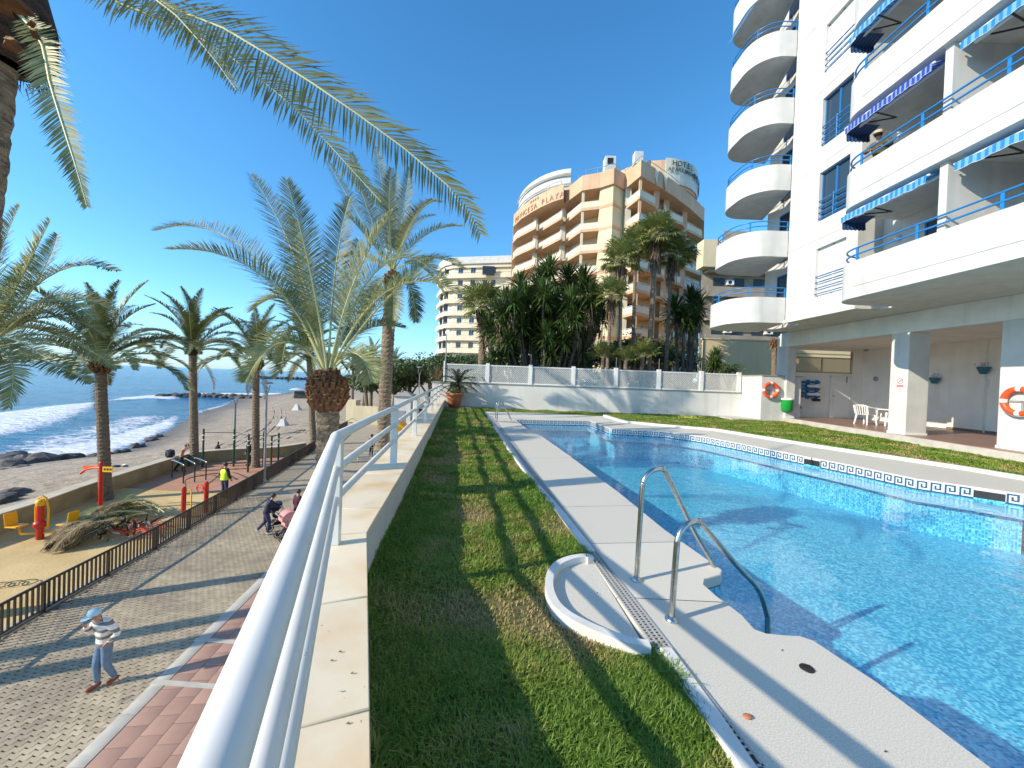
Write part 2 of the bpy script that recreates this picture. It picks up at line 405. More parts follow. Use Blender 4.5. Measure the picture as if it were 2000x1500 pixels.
def mosaic_mat():
    m = mat('blue_glass_mosaic', (.04, .35, .62), .3); t = m.node_tree; N = t.nodes; L = t.links; b = N['Principled BSDF']
    geo = N.new('ShaderNodeNewGeometry')
    mp = N.new('ShaderNodeMapping'); mp.inputs['Scale'].default_value = (38, 38, 38); L.new(geo.outputs['Position'], mp.inputs[0])
    fl = N.new('ShaderNodeVectorMath'); fl.operation = 'FLOOR'; L.new(mp.outputs[0], fl.inputs[0])
    wn = N.new('ShaderNodeTexWhiteNoise'); wn.noise_dimensions = '3D'; L.new(fl.outputs[0], wn.inputs[0])
    cr = N.new('ShaderNodeValToRGB'); L.new(wn.outputs['Value'], cr.inputs[0])
    e = cr.color_ramp.elements; e[0].color = (.012, .25, .48, 1); e[1].color = (.26, .72, .86, 1)
    x = e.new(.5); x.color = (.05, .44, .68, 1)
    f2 = N.new('ShaderNodeVectorMath'); f2.operation = 'FRACTION'; L.new(mp.outputs[0], f2.inputs[0])
    sp = N.new('ShaderNodeSeparateXYZ'); L.new(f2.outputs[0], sp.inputs[0])
    mn = N.new('ShaderNodeMath'); mn.operation = 'MINIMUM'; L.new(sp.outputs[0], mn.inputs[0]); L.new(sp.outputs[1], mn.inputs[1])
    lt = N.new('ShaderNodeMath'); lt.operation = 'LESS_THAN'; lt.inputs[1].default_value = .1; L.new(mn.outputs[0], lt.inputs[0])
    mx = N.new('ShaderNodeMix'); mx.data_type = 'RGBA'; L.new(lt.outputs[0], mx.inputs[0]); L.new(cr.outputs[0], mx.inputs[6]); mx.inputs[7].default_value = (.26, .60, .74, 1)
    L.new(mx.outputs[2], b.inputs['Base Color']); return m
M['mosaic'] = mosaic_mat()
M['tilewhite'] = mat('white_glazed_tile', (.56, .62, .64), .15, rnd=.05)
M['tileblue'] = mat('navy_glazed_tile', (.035, .08, .15), .15)
M['tilepale'] = mat('pale_blue_tile', (.22, .42, .58), .2, (.3, .5, .64), 30)
# ================================================================ THE GROUND
def g2(lst, z=0.0): return [G(x, y, z) for x, y in lst]
ZP = -5.0
shore = [(-70, -60), (-52, -20), (-46, 10), (-43, 26)] + [tuple(G(x, y, -7)[:2]) for x, y in
        [(60, 902), (150, 892), (217, 885), (285, 862), (345, 832), (385, 807), (440, 792), (475, 776), (545, 769), (574, 763), (610, 757)]] + [(-170, 420), (-330, 800)]
inner = [(-19.5, -60), (-19.5, -20), (-19.4, 0), (-19.5, 14.7), (-20.4, 18.9), (-22.3, 25.5), (-21.5, 28.2), (-18.5, 31), (-17.6, 36), (-19.5, 48), (-23, 65),
         (-30, 90), (-42, 130), (-60, 180), (-95, 300), (-230, 800)]
def even(path, n):
    p = [Vector((a[0], a[1], 0)) for a in path]; d = [0]
    for a, b in zip(p, p[1:]): d.append(d[-1] + (b - a).length)
    out = []
    for i in range(n):
        # denser in the near part of the coast
        t = d[-1] * (i / (n - 1)) ** 1.6
        for k in range(len(d) - 1):
            if t <= d[k + 1] + 1e-6: break
        f = (t - d[k]) / (d[k + 1] - d[k]); out.append(p[k].lerp(p[k + 1], f))
    return out
def dist_poly(x, y, path):
    best = 1e9
    for a, b in zip(path, path[1:]):
        ax, ay = a[0], a[1]; bx, by = b[0], b[1]; dx, dy = bx - ax, by - ay
        t = max(0, min(1, ((x - ax) * dx + (y - ay) * dy) / (dx * dx + dy * dy + 1e-9)))
        q = math.hypot(x - ax - dx * t, y - ay - dy * t); best = min(best, q)
    return best
ss = smooth_path([(a[0], a[1], 0) for a in shore], 6)
# beach: rows between the promenade side and the water line and on under the water
mb = MB(); NA, NB = 190, 46
# match by parameter along the coast (y) so that rows do not cross
def at_y(path, y):
    for a, b in zip(path, path[1:]):
        if a[1] <= y <= b[1] + 1e-9:
            f = (y - a[1]) / (b[1] - a[1] + 1e-9); return a[0] + (b[0] - a[0]) * f
    return path[-1][0]
ys = [-60 + 860 * (i / (NA - 1)) ** 2.1 for i in range(NA)]
sm = [(p.x, p.y) for p in ss]
vs = []
for y in ys:
    xi = at_y(inner, y); xs = at_y(sm, y)
    for j in range(NB):
        t = j / (NB - 1) * 1.35
        x = xi + (xs - xi) * t
        z = -5.12 - 1.88 * min(1, t) ** 1.25 - max(0, t - 1) * 6
        n = noise.noise(Vector((x * .25, y * .25, 0))) * .16 + noise.noise(Vector((x * 1.1, y * 1.1, 3))) * .06
        vs.append((x, y, z + n * (1 if j > 1 else 0)))
mb.add(vs, [(i * NB + j, i * NB + j + 1, (i + 1) * NB + j + 1, (i + 1) * NB + j) for i in range(NA - 1) for j in range(NB - 1)], 0, True)
def sand_mat():
    m = mat('damp_and_dry_sand', (.46, .37, .265), .95, (.33, .265, .19), .9, 1.6, 1.6); t = m.node_tree; N = t.nodes; L = t.links; b = N['Principled BSDF']
    old = b.inputs['Base Color'].links[0].from_socket
    geo = N.new('ShaderNodeNewGeometry'); sp = N.new('ShaderNodeSeparateXYZ'); L.new(geo.outputs['Position'], sp.inputs[0])
    mr = N.new('ShaderNodeMapRange'); mr.inputs[1].default_value = -6.95; mr.inputs[2].default_value = -6.35; mr.inputs[3].default_value = 1; mr.inputs[4].default_value = 0
    L.new(sp.outputs[2], mr.inputs[0])
    mx = N.new('ShaderNodeMix'); mx.data_type = 'RGBA'; L.new(mr.outputs[0], mx.inputs[0]); L.new(old, mx.inputs[6]); mx.inputs[7].default_value = (.15, .135, .12, 1)
    # pebble speckle
    v = N.new('ShaderNodeTexNoise'); v.inputs['Scale'].default_value = 9; v.inputs['Detail'].default_value = 8; L.new(geo.outputs['Position'], v.inputs['Vector'])
    m2 = N.new('ShaderNodeMapRange'); m2.inputs[1].default_value = .38; m2.inputs[2].default_value = .62; m2.inputs[3].default_value = .72; m2.inputs[4].default_value = 1.18; L.new(v.outputs['Fac'], m2.inputs[0])
    h = N.new('ShaderNodeHueSaturation'); L.new(m2.outputs[0], h.inputs['Value']); L.new(mx.outputs[2], h.inputs['Color']); L.new(h.outputs[0], b.inputs['Base Color'])
    return m
M['sandwet'] = sand_mat()
beach = struct(mb.build('beach', M['sandwet']))
# land
mb = MB(); poly = list(inner) + [(-230, 3000), (5000, 3000), (5000, -400), (-19.5, -400)]
mb.sheet(poly, -5.16); struct(mb.build('ground', M['beige']))
# ---------------------------------------------------------------- sea
def in_poly(x, y, poly):
    c = False; n = len(poly); j = n - 1
    for i in range(n):
        if (poly[i][1] > y) != (poly[j][1] > y) and x < (poly[j][0] - poly[i][0]) * (y - poly[i][1]) / (poly[j][1] - poly[i][1] + 1e-12) + poly[i][0]: c = not c
        j = i
    return c
def soft(x, y, poly, w):
    d = dist_poly(x, y, list(poly) + [poly[0]])
    return min(1, .5 + .5 * d / w) if in_poly(x, y, poly) else max(0, .5 - .5 * d / w)
F1 = [tuple(G(x, y, -7)[:2]) for x, y in [(-120, 822), (0, 806), (90, 794), (190, 786), (230, 777), (340, 769), (352, 773), (350, 781), (290, 779), (215, 783), (190, 797), (140, 822), (60, 846), (0, 856), (-120, 885)]]
F2 = [tuple(G(x, y, -7)[:2]) for x, y in [(-120, 945), (0, 904), (60, 903), (150, 893), (217, 886), (285, 863), (343, 833), (352, 812), (340, 810), (300, 826), (250, 838), (200, 852), (120, 868), (60, 878), (0, 885), (-120, 910)]]
F3 = [tuple(G(x, y, -7)[:2]) for x, y in [(-120, 900), (0, 862), (60, 850), (180, 820), (230, 812), (352, 808), (352, 815), (285, 864), (217, 888), (150, 896), (60, 905), (0, 910), (-120, 950)]]
F4 = [tuple(G(x, y, -7)[:2]) for x, y in [(345, 835), (385, 811), (440, 795), (475, 778), (560, 769), (560, 767), (470, 773), (430, 790), (380, 803), (350, 820)]]
F5 = [tuple(G(x, y, -7)[:2]) for x, y in [(330, 774.5), (400, 770.5), (470, 771), (560, 769.5), (560, 767.4), (470, 767.5), (400, 767), (340, 770)]]
mb = MB(); vs = []; foam = []
nx, ny = 300, 230
xs_ = [-12 - 10 * 1.0 - 300 * (i / (nx - 1)) ** 1.7 for i in range(nx)]
ys_ = [-30 + 330 * (j / (ny - 1)) ** 1.35 for j in range(ny)]
for x in xs_:
    for y in ys_:
        a = soft(x, y, F1, 3.2); a2 = soft(x, y, F2, 2.0); a3 = soft(x, y, F3, 4) * .68; a4 = soft(x, y, F4, 1.6) * .8; a5 = soft(x, y, F5, 3)
        f = max(a, a2, a3, a4, a5); foam.append(f)
        z = -7 + .45 * max(0, a - .2) * (1 if y < 90 else .5) + .10 * noise.noise(Vector((x * .10, y * .22, 0))) + .05 * noise.noise(Vector((x * .5, y * .8, 5)))
        vs.append((x, y, z))
mb.add(vs, [(i * ny + j, i * ny + j + 1, (i + 1) * ny + j + 1, (i + 1) * ny + j) for i in range(nx - 1) for j in range(ny - 1)], 0, True)
me = mb.mesh('sea', M['white']); me.materials.clear()
X0, X1, Y0, Y1 = xs_[-1], xs_[0], ys_[0], ys_[-1]
bm = bmesh.new(); bm.from_mesh(me)
fl = bm.verts.layers.float.new('foam')
bm.verts.ensure_lookup_table()
for v, f in zip(bm.verts, foam): v[fl] = f
far = [(-24000, -3000), (X1, -3000), (X1, Y0), (X0, Y0), (X0, Y1), (X1, Y1), (X1, 24000), (-24000, 24000)]
for q in ([(-24000, -3000), (X1, -3000), (X1, Y0), (-24000, Y0)], [(-24000, Y0), (X0, Y0), (X0, Y1), (-24000, Y1)], [(-24000, Y1), (X1, Y1), (X1, 24000), (-24000, 24000)]):
    bm.faces.new([bm.verts.new((x, y, -7)) for x, y in q])
bmesh.ops.recalc_face_normals(bm, faces=bm.faces)
for f in bm.faces:
    if f.normal.z < 0: f.normal_flip()
    f.smooth = True
bm.to_mesh(me); bm.free()
def sea_mat():
    m = bpy.data.materials.new('sea_water'); m.use_nodes = True; t = m.node_tree; N = t.nodes; L = t.links; b = N['Principled BSDF']
    geo = N.new('ShaderNodeNewGeometry')
    mp = N.new('ShaderNodeMapping'); mp.inputs['Scale'].default_value = (.28, .75, 1); mp.inputs['Rotation'].default_value = (0, 0, R(-28)); L.new(geo.outputs['Position'], mp.inputs[0])
    n1 = N.new('ShaderNodeTexNoise'); n1.inputs['Scale'].default_value = .9; n1.inputs['Detail'].default_value = 8; n1.inputs['Roughness'].default_value = .62; L.new(mp.outputs[0], n1.inputs['Vector'])
    bp = N.new('ShaderNodeBump'); bp.inputs['Strength'].default_value = 1; bp.inputs['Distance'].default_value = .9; L.new(n1.outputs['Fac'], bp.inputs['Height'])
    mp3 = N.new('ShaderNodeMapping'); mp3.inputs['Scale'].default_value = (.012, .05, 1); mp3.inputs['Rotation'].default_value = (0, 0, R(-28)); L.new(geo.outputs['Position'], mp3.inputs[0])
    n3 = N.new('ShaderNodeTexNoise'); n3.inputs['Scale'].default_value = 1; n3.inputs['Detail'].default_value = 5; L.new(mp3.outputs[0], n3.inputs['Vector'])
    cr = N.new('ShaderNodeValToRGB'); L.new(n3.outputs['Fac'], cr.inputs[0]); e = cr.color_ramp.elements
    e[0].position = .35; e[0].color = (.002, .03, .10, 1); e[1].position = .65; e[1].color = (.006, .11, .24, 1)
    at = N.new('ShaderNodeAttribute'); at.attribute_name = 'foam'
    nf = N.new('ShaderNodeTexNoise'); nf.inputs['Scale'].default_value = 1.5; nf.inputs['Detail'].default_value = 9; nf.inputs['Roughness'].default_value = .7; nf.inputs['Distortion'].default_value = .8
    mp4 = N.new('ShaderNodeMapping'); mp4.inputs['Scale'].default_value = (.6, 1.3, 1); L.new(geo.outputs['Position'], mp4.inputs[0]); L.new(mp4.outputs[0], nf.inputs['Vector'])
    th = N.new('ShaderNodeMapRange'); th.inputs[1].default_value = 0; th.inputs[2].default_value = 1; th.inputs[3].default_value = .86; th.inputs[4].default_value = .22; L.new(at.outputs['Fac'], th.inputs[0])
    sb = N.new('ShaderNodeMath'); sb.operation = 'SUBTRACT'; L.new(nf.outputs['Fac'], sb.inputs[0]); L.new(th.outputs[0], sb.inputs[1])
    ml = N.new('ShaderNodeMath'); ml.operation = 'MULTIPLY'; ml.inputs[1].default_value = 9; ml.use_clamp = True; L.new(sb.outputs[0], ml.inputs[0])
    mx = N.new('ShaderNodeMix'); mx.data_type = 'RGBA'; L.new(ml.outputs[0], mx.inputs[0]); L.new(cr.outputs[0], mx.inputs[6]); mx.inputs[7].default_value = (.80, .82, .84, 1)
    L.new(mx.outputs[2], b.inputs['Base Color']); L.new(bp.outputs[0], b.inputs['Normal'])
    rr = N.new('ShaderNodeMapRange'); rr.inputs[3].default_value = .16; rr.inputs[4].default_value = .9; L.new(ml.outputs[0], rr.inputs[0]); L.new(rr.outputs[0], b.inputs['Roughness'])
    b.inputs['IOR'].default_value = 1.33
    return m
me.materials.append(sea_mat()); struct(link('sea', me))
# ---------------------------------------------------------------- groynes and shore rocks
def rock_mesh(seed, r=1.0):
    rnd = random.Random(seed); bm = bmesh.new(); bmesh.ops.create_icosphere(bm, subdivisions=2, radius=r)
    sx, sy, sz = rnd.uniform(.8, 1.3), rnd.uniform(.7, 1.1), rnd.uniform(.5, .8)
    for v in bm.verts:
        k = 1 + .35 * noise.noise(v.co * 1.3 + Vector((seed * 3.1, 0, 0)))
        v.co = Vector((v.co.x * sx * k, v.co.y * sy * k, v.co.z * sz * k))
    me = bpy.data.meshes.new('rock'); bm.to_mesh(me); bm.free(); me.materials.append(M['rock']); return me
RK = [rock_mesh(i) for i in range(6)]
def groyne(label, pxs, n, r, z=-6.9, x0=None, spread=1.5):
    pts = [G(x, y, -7) for x, y in pxs]; t = thing('rock_groyne', label, 'groyne', (pts[0].x, pts[0].y, z))
    for i in range(n):
        f = i / n * (len(pts) - 1); a = int(f); p = pts[a].lerp(pts[a + 1], f - a)
        o = link('rock', RK[i % 6], t); o.location = Vector((p.x + random.uniform(-spread, spread), p.y + random.uniform(-spread, spread), z + random.uniform(-.2, .4) * r)) - t.location
        s = r * random.uniform(.6, 1.3); o.scale = (s, s, s); o.rotation_euler = (random.uniform(-.3, .3), random.uniform(-.3, .3), random.uniform(0, 6))
groyne('low dark rock groyne jutting from the beach into the breaking waves', [(322, 775), (380, 774), (430, 776), (475, 778), (500, 779)], 90, .95, -6.85)
groyne('distant thin breakwater line near the horizon beyond the beach', [(488, 738.5), (530, 739.5), (580, 741), (650, 744)], 90, 2.6, -6.9, spread=4)
shore_rocks = [((20, 912), .9), ((45, 905), .75), ((12, 898), .8), ((40, 920), .6), ((68, 908), .85), ((82, 903), .9), ((28, 890), .5), ((120, 897), .5), ((135, 893), .55), ((150, 892), .45), ((5, 925), .5),
               ((185, 893), .4), ((100, 904), .5), ((58, 897), .55), ((75, 895), .5), ((18, 975), .5), ((8, 985), .6), ((28, 968), .45), ((230, 884), .35), ((265, 872), .4), ((295, 858), .45), ((310, 852), .4), ((278, 870), .3), ((245, 882), .3), ((210, 888), .3)]
for i, ((x, y), r) in enumerate(shore_rocks):
    p = G(x, y, -6.85 if y < 950 else -5.5); o = link('rock', RK[i % 6]); o.location = p; o.scale = (r * 1.3,) * 3; o.rotation_euler.z = i * 1.7
    tag(o, {0: 'broad dark boulder at the left edge among the water line rocks', 3: 'dark boulder nearest the sea wall among the water line rocks', 5: 'rightmost big dark boulder of the water line cluster', 18: 'small dark stone on the sand right of the first palm trunk'}.get(i, 'dark wet boulder among the loose rocks along the water line') if y < 950 else 'grey boulder lying on the sand just outside the sea wall', 'rock', 'boulders along the water line' if y < 950 else 'boulders by the sea wall')
for i, pts in enumerate([[(500, 905), (535, 862), (600, 835), (625, 820)], [(470, 880), (520, 845), (548, 812), (545, 790), (528, 776)], [(455, 873), (508, 838), (534, 808), (530, 788), (515, 776)], [(560, 860), (600, 838), (640, 828)], [(420, 868), (470, 840), (505, 822)], [(430, 875), (480, 848), (520, 832)], [(530, 850), (580, 845), (620, 848)]]):
    q = smooth_path([tuple(G(x, y, -5.5)) for x, y in pts], 8); mb = MB(); prevv = None; aa = []; bb_ = []
    for p in q:
        y_ = p.y; xi = at_y(inner, y_); xs = at_y(sm, y_); t_ = (p.x - xi) / (xs - xi)
        z_ = -5.12 - 1.88 * max(0, min(1, t_)) ** 1.25 + noise.noise(Vector((p.x * .25, y_ * .25, 0))) * .16 + noise.noise(Vector((p.x * 1.1, y_ * 1.1, 3))) * .06
        aa.append(Vector((p.x, p.y, z_ + .01)))
    mb.tube(aa, .05, 6); mb.tube([v + Vector((.75, 0, .0)) for v in aa], .05, 6); o = mb.build('tyre_track_ridge', M['sandwet'], beach)
# driftwood and sand ridges on the far beach
for i, (x, y, w) in enumerate([(560, 800, 3.0), (590, 778, 4.0), (620, 774, 3.5)]):
    p = G(x, y, -5.9); mb = MB()
    for k in range(9):
        a = Vector((random.uniform(-w, w), random.uniform(-1.5, 1.5), random.uniform(0, .4))); mb.tube([p + a, p + a + Vector((random.uniform(-1.5, 1.5), random.uniform(-.8, .8), random.uniform(-.1, .4)))], random.uniform(.06, .14), 5)
    if i: tag(mb.build('driftwood_heap', M['bark']), ['', 'dark heap of driftwood on the far beach left of the beach hut', 'smaller driftwood heap right beside the far beach hut'][i], 'driftwood')
for k, (x, y, s) in enumerate([(580, 797, .0), (553, 829, .0)]):
    p = G(x, y + 3, -5.75); t = MB(); w = .65 if k else .7; h = .95 if k else 1.0
    t.add([(p.x - w, p.y - w, p.z - .2), (p.x + w, p.y - w, p.z - .2), (p.x + w, p.y + w, p.z - .2), (p.x - w, p.y + w, p.z - .2), (p.x - w * .35, p.y - w * .35, p.z + h), (p.x + w * .35, p.y - w * .35, p.z + h), (p.x + w * .35, p.y + w * .35, p.z + h), (p.x - w * .35, p.y + w * .35, p.z + h)],
          [(0, 1, 5, 4), (1, 2, 6, 5), (2, 3, 7, 6), (3, 0, 4, 7), (4, 5, 6, 7)])
    tag(t.build('concrete_footing', M['white'], bevel=.04), ['white tapered footing block farther away on the sand beside the big palm', 'white tapered footing block on the sand nearer the street lamp'][k], 'footing block')
# ================================================================ PROMENADE
fence_px = [(-160, 1345), (0, 1243), (53, 1213), (167, 1148), (290, 1080), (410, 1007), (500, 952), (578, 902), (618, 877), (658, 846), (700, 822), (724, 806)]
FL = [G(x, y, ZP) for x, y in fence_px]
fl2 = [(p.x, p.y) for p in FL]
band_px = [(145, 1500), (300, 1345), (510, 1135)]
BL = [G(x, y, ZP) for x, y in band_px]
dB = (BL[2] - BL[0]).normalized(); BA = BL[0] - dB * 6; BB = BL[0] + dB * 34
# parapet line
K = G(713, 1040, .4); E_ = G(865, 786, .4); N0 = G(716, 1495, .4)
dF = Vector((E_.x - K.x, E_.y - K.y, 0)).normalized(); dN = Vector((K.x - N0.x, K.y - N0.y, 0)).normalized()
Kp = Vector((K.x, K.y, 0)); Ep = Kp + dF * ((20.7 - K.y) / dF.y); Np = Kp - dN * 7
outer = offset([Np, Kp, Ep], .42)
mb = MB()
prom = [(fl2[0][0] - 5, -8)] + fl2 + [(-26, 75), (-34, 110), (-10, 110), (Ep.x - .6, 20.7), outer[1], outer[0], (.5, -8)]
mb.sheet([(p[0], p[1]) for p in prom], ZP - .03); promenade = struct(mb.build('promenade', M['pavejoint']))
# pavers: zigzag interlocking blocks in rows
def zig(u): 
    u = (u / .2) % 1.0
    return .018 * (1 if .15 < u < .65 else -1)
def paver_poly(cx, cy, L=.2, Wd=.1, g=.005):
    h = L / 2 - g; w = Wd / 2 - g; s = .022
    return [(cx - h, cy - w), (cx - s * 1.2, cy - w), (cx + s * .2, cy - w + s), (cx + h, cy - w + s), (cx + h + s * .0, cy + w), (cx + s * 1.2, cy + w), (cx - s * .2, cy + w + s - .022 + .0), (cx - h, cy + w)]
def slab_piece(mb, poly, z, zb=.028, c=.003):
    n = len(poly); cx = sum(p[0] for p in poly) / n; cy = sum(p[1] for p in poly) / n
    top = [(p[0] + (cx - p[0]) * .05, p[1] + (cy - p[1]) * .05, z) for p in poly]; lo = [(p[0], p[1], z - .004) for p in poly]; bt = [(p[0], p[1], z - zb) for p in poly]
    mb.add(top, [tuple(range(n))]); mb.strip(lo + [lo[0]], top + [top[0]]); mb.strip(bt + [bt[0]], lo + [lo[0]])
def side(px, py, a, b): return (b[0] - a[0]) * (py - a[1]) - (b[1] - a[1]) * (px - a[0])
ang = math.atan2(-.10, 1); ca, sa = math.cos(ang), math.sin(ang)
cells = []
for r in range(-10, 225):
    for c in range(-140, 60):
        u = c * .2 + (.1 if r % 2 else 0); v = 5.0 + r * .1
        x = u * ca - v * sa; y = u * sa + v * ca
        if not (-14.8 < x < -5.8 and 5.2 < y < 20): continue
        if side(x, y, BA, BB) < .17: continue
        fx = at_y(fl2, y)
        if x < fx + .16: continue
        q = (x / y)
        if q < -1.42: continue
        cells.append((x, y))
cells.sort(key=lambda p: (p[0] ** 2 + p[1] ** 2 + 43) if p[0] / p[1] > -1.33 else 1e6)
zz = MB()
def paver_local():
    m = MB(); h, w, g = .1, .05, .0045; s = .02
    pl = [(-h + g, -w + g), (-.03, -w + g), (-.03 + s, -w + g + s), (h - g, -w + g + s), (h - g, w - g + s), (-.03 + s, w - g + s), (-.03, w - g), (-h + g, w - g)]
    n = len(pl); top = [(p[0] * .965, p[1] * .93, 0) for p in pl]; lo = [(p[0], p[1], -.005) for p in pl]; bt = [(p[0], p[1], -.03) for p in pl]
    m.add(top, [(0, 1, 6, 7), (1, 2, 5, 6), (2, 3, 4, 5)]); m.strip(lo + [lo[0]], top + [top[0]]); m.strip(bt + [bt[0]], lo + [lo[0]])
    return m
pv = paver_local()
PVM = [pv.mesh('paver', M['paver']) for _ in range(3)]
for me, v in zip(PVM, (.93, 1.0, 1.08)):
    a = me.attributes.new('tone', 'FLOAT', 'POINT'); a.data.foreach_set('value', [v] * len(me.vertices))
for i, (x, y) in enumerate(cells[:300]):
    o = link('paver', PVM[i * 7 % 3], promenade); o.location = (x, y, ZP + random.uniform(-.0015, .0015)); o.rotation_euler.z = ang
rest = cells[300:]
bv = np.array(pv.v); nf = len(pv.f)
ct, st = math.cos(ang), math.sin(ang)
allv = []; allf = []; tone = []
for i, (x, y) in enumerate(rest):
    b = i * len(bv); z = ZP + random.uniform(-.0015, .0015)
    vv = np.stack([bv[:, 0] * ct - bv[:, 1] * st + x, bv[:, 0] * st + bv[:, 1] * ct + y, bv[:, 2] + z], 1); allv.append(vv)
    allf += [tuple(b + k for k in f) for f in pv.f]; tone += [random.choice((.88, .95, 1, 1.04, 1.12))] * len(bv)
me = bpy.data.meshes.new('pavers_beyond'); me.from_pydata(np.concatenate(allv).tolist(), [], allf); me.materials.append(M['paver'])
a = me.attributes.new('tone', 'FLOAT', 'POINT'); a.data.foreach_set('value', tone)
link('paving_beyond', me, promenade, kind='stuff')
# far paving (too far to tell the blocks apart)
def brick_mat(name, c1, c2, cm, w, h, rot):
    m = mat(name, c1, .8); t = m.node_tree; N = t.nodes; L = t.links; b = N['Principled BSDF']
    geo = N.new('ShaderNodeNewGeometry'); mp = N.new('ShaderNodeMapping'); mp.inputs['Rotation'].default_value = (0, 0, rot); L.new(geo.outputs['Position'], mp.inputs[0])
    br = N.new('ShaderNodeTexBrick'); br.inputs['Scale'].default_value = 1; br.inputs['Brick Width'].default_value = w; br.inputs['Row Height'].default_value = h; br.inputs['Mortar Size'].default_value = .006
    br.inputs['Color1'].default_value = (*c1, 1); br.inputs['Color2'].default_value = (*c2, 1); br.inputs['Mortar'].default_value = (*cm, 1)
    L.new(mp.outputs[0], br.inputs['Vector']); L.new(br.outputs[0], b.inputs['Base Color']); return m
M['farpave'] = brick_mat('small_block_paving', (.47, .40, .285), (.40, .335, .24), (.21, .17, .12), .2, .1, -ang)
mb = MB(); fy = [(p[0] + .1, p[1]) for p in fl2 if p[1] > 20]
mb.sheet([(at_y(fl2, 19.9) + .1, 19.9)] + fy + [(-26, 75), (-34, 110), (-14, 110), (-9.5, 40), (BB.x - 1.2, 38), (Vector((BA.x, BA.y)).lerp(Vector((BB.x, BB.y)), .55).x - .1, 19.9)], ZP - .012)
struct(mb.build('far_promenade_paving', M['farpave']))
# pale kerb band and red slabs
mb = MB(); nrm = Vector((-dB.y, dB.x, 0))
for i in range(36):
    a = BA + dB * (i * 1.0 + .005); b = BA + dB * (i * 1.0 + .995)
    if b.y < 4.5 or a.y > 24: continue
    m2 = MB(); pl = [(p.x, p.y) for p in (a - nrm * .14, b - nrm * .14, b + nrm * .14, a + nrm * .14)]
    slab_piece(m2, [pl[0], pl[1], pl[2], pl[3]][::-1] if side(pl[2][0], pl[2][1], pl[0], pl[1]) < 0 else pl, ZP + .004); m2.build('kerb_stone', M['kerb'], promenade, clean=True)
row = 0; t0 = 4.6
for i in range(70):
    s0 = i * .42 - 2.2
    for j in range(8):
        o_ = .16 + j * .40; off_ = .2 if j % 2 else 0
        a = BA + dB * (6 + s0 + off_)
        white_row = (i % 7 == 3)
        c = a - nrm * (o_ + .2)
        if c.y < 4.6 or c.y > 17 or c.x > at_y([(q[0], q[1]) for q in outer], c.y) - .05: continue
        if c.x / c.y > -.30 and c.y > 8: continue
        m2 = MB(); L_ = .41
        pl = [(p.x, p.y) for p in (a - nrm * (o_ + .004), a - nrm * (o_ + .396), a - nrm * (o_ + .396) + dB * L_, a - nrm * (o_ + .004) + dB * L_)]
        if white_row and j < 8:
            pl2 = [(p.x, p.y) for p in (a - nrm * (o_ + .0) - dB * off_, a - nrm * (o_ + .4) - dB * off_, a - nrm * (o_ + .4) + dB * (.13 - off_), a - nrm * o_ + dB * (.13 - off_))]
        slab_piece(m2, pl, ZP + random.uniform(-.002, .002)); m2.build('paving_slab', M['redslab'], promenade, clean=True)
for px_, py_ in ((365, 1336), (440, 1252)):
    p = G(px_, py_, ZP + .01); m2 = MB(); q = p + Vector((.9, -.08, 0))
    m2.obox(Vector((p.x - .75, p.y + .03, ZP + .008)), Vector((p.x + 1.3, p.y - .06, ZP + .008)), .12, .012); m2.build('white_inlay_strip', M['kerb'], promenade)
# ---------------------------------------------------------------- brown railing along the promenade
fr = thing('promenade_railing', 'low dark brown metal railing with upright bars between promenade and playground', 'railing', (FL[1].x, FL[1].y, ZP))
FH = .78
path = resample([(p.x, p.y, ZP) for p in FL], .135)
lim = [p for p in path if p.y > 6]
rr_ = [(p.x, p.y) for p in resample([(p.x, p.y, 0) for p in FL], 1.0)]
mb = MB(); mb.tube([(x, y, ZP + FH) for x, y in rr_], .036, 6); mb.build('handrail', M['fence'], fr)
mb = MB()
for a, b in zip(rr_, rr_[1:]): mb.obox((a[0], a[1], ZP + .07), (b[0], b[1], ZP + .07), .05, .025)
mb.build('bottom_rail', M['fence'], fr)
bar = MB(); bar.box(-.014, .014, -.024, .024, .06, FH); barm = bar.mesh('baluster', M['fence'])
post = MB(); post.box(-.03, .03, -.035, .035, -.02, FH); postm = post.mesh('fence_post', M['fence'])
for i, p in enumerate(lim[:300]):
    a = math.atan2(*(lim[min(i + 1, len(lim) - 1)] - lim[max(i - 1, 0)]).yx)
    o = link('fence_post' if i % 14 == 5 else 'baluster', postm if i % 14 == 5 else barm, fr); o.location = p - Vector(fr.location); o.rotation_euler.z = a
# kerb under the railing
mb = MB(); band(mb, [(a - .08, b) for a, b in rr_], .16, ZP - .1, ZP + .03); struct(mb.build('edging_kerb', M['kerb']))
# ---------------------------------------------------------------- sea wall and playground
sw_in = smooth_path([(-19.3, -30, 0), (-19.3, -6, 0), (-19.3, 8, 0), tuple(G(0, 1003, -4.22)[:2]) + (0,), tuple(G(187, 941, -4.22)[:2]) + (0,), tuple(G(350, 891, -4.22)[:2]) + (0,), tuple(G(395, 882, -4.22)[:2]) + (0,), tuple(G(475, 876, -4.22)[:2]) + (0,), tuple(G(540, 873, -4.22)[:2]) + (0,), (-16.7, 31.5, 0)], 5)
sw2 = [(p.x, p.y) for p in sw_in]
sw = thing('sea_wall', 'long curved sand-coloured concrete sea wall with pale flat top', 'wall', (sw2[20][0], sw2[20][1], ZP))
mb = MB(); band(mb, sw2, .5, -6.5, -4.27); mb.build('wall', M['seawall'], sw)
mb = MB(); band(mb, offset(sw2, -.04), .58, -4.27, -4.22); mb.build('coping', M['seawalltop'], sw, clean=True)
play = [(p[0], p[1]) for p in sw2 if p[1] > -8]; mb = MB()
poly = [(fl2[0][0] - 4, -8)] + [(x - .08, y) for x, y in fl2 if y < 33] + play[::-1]
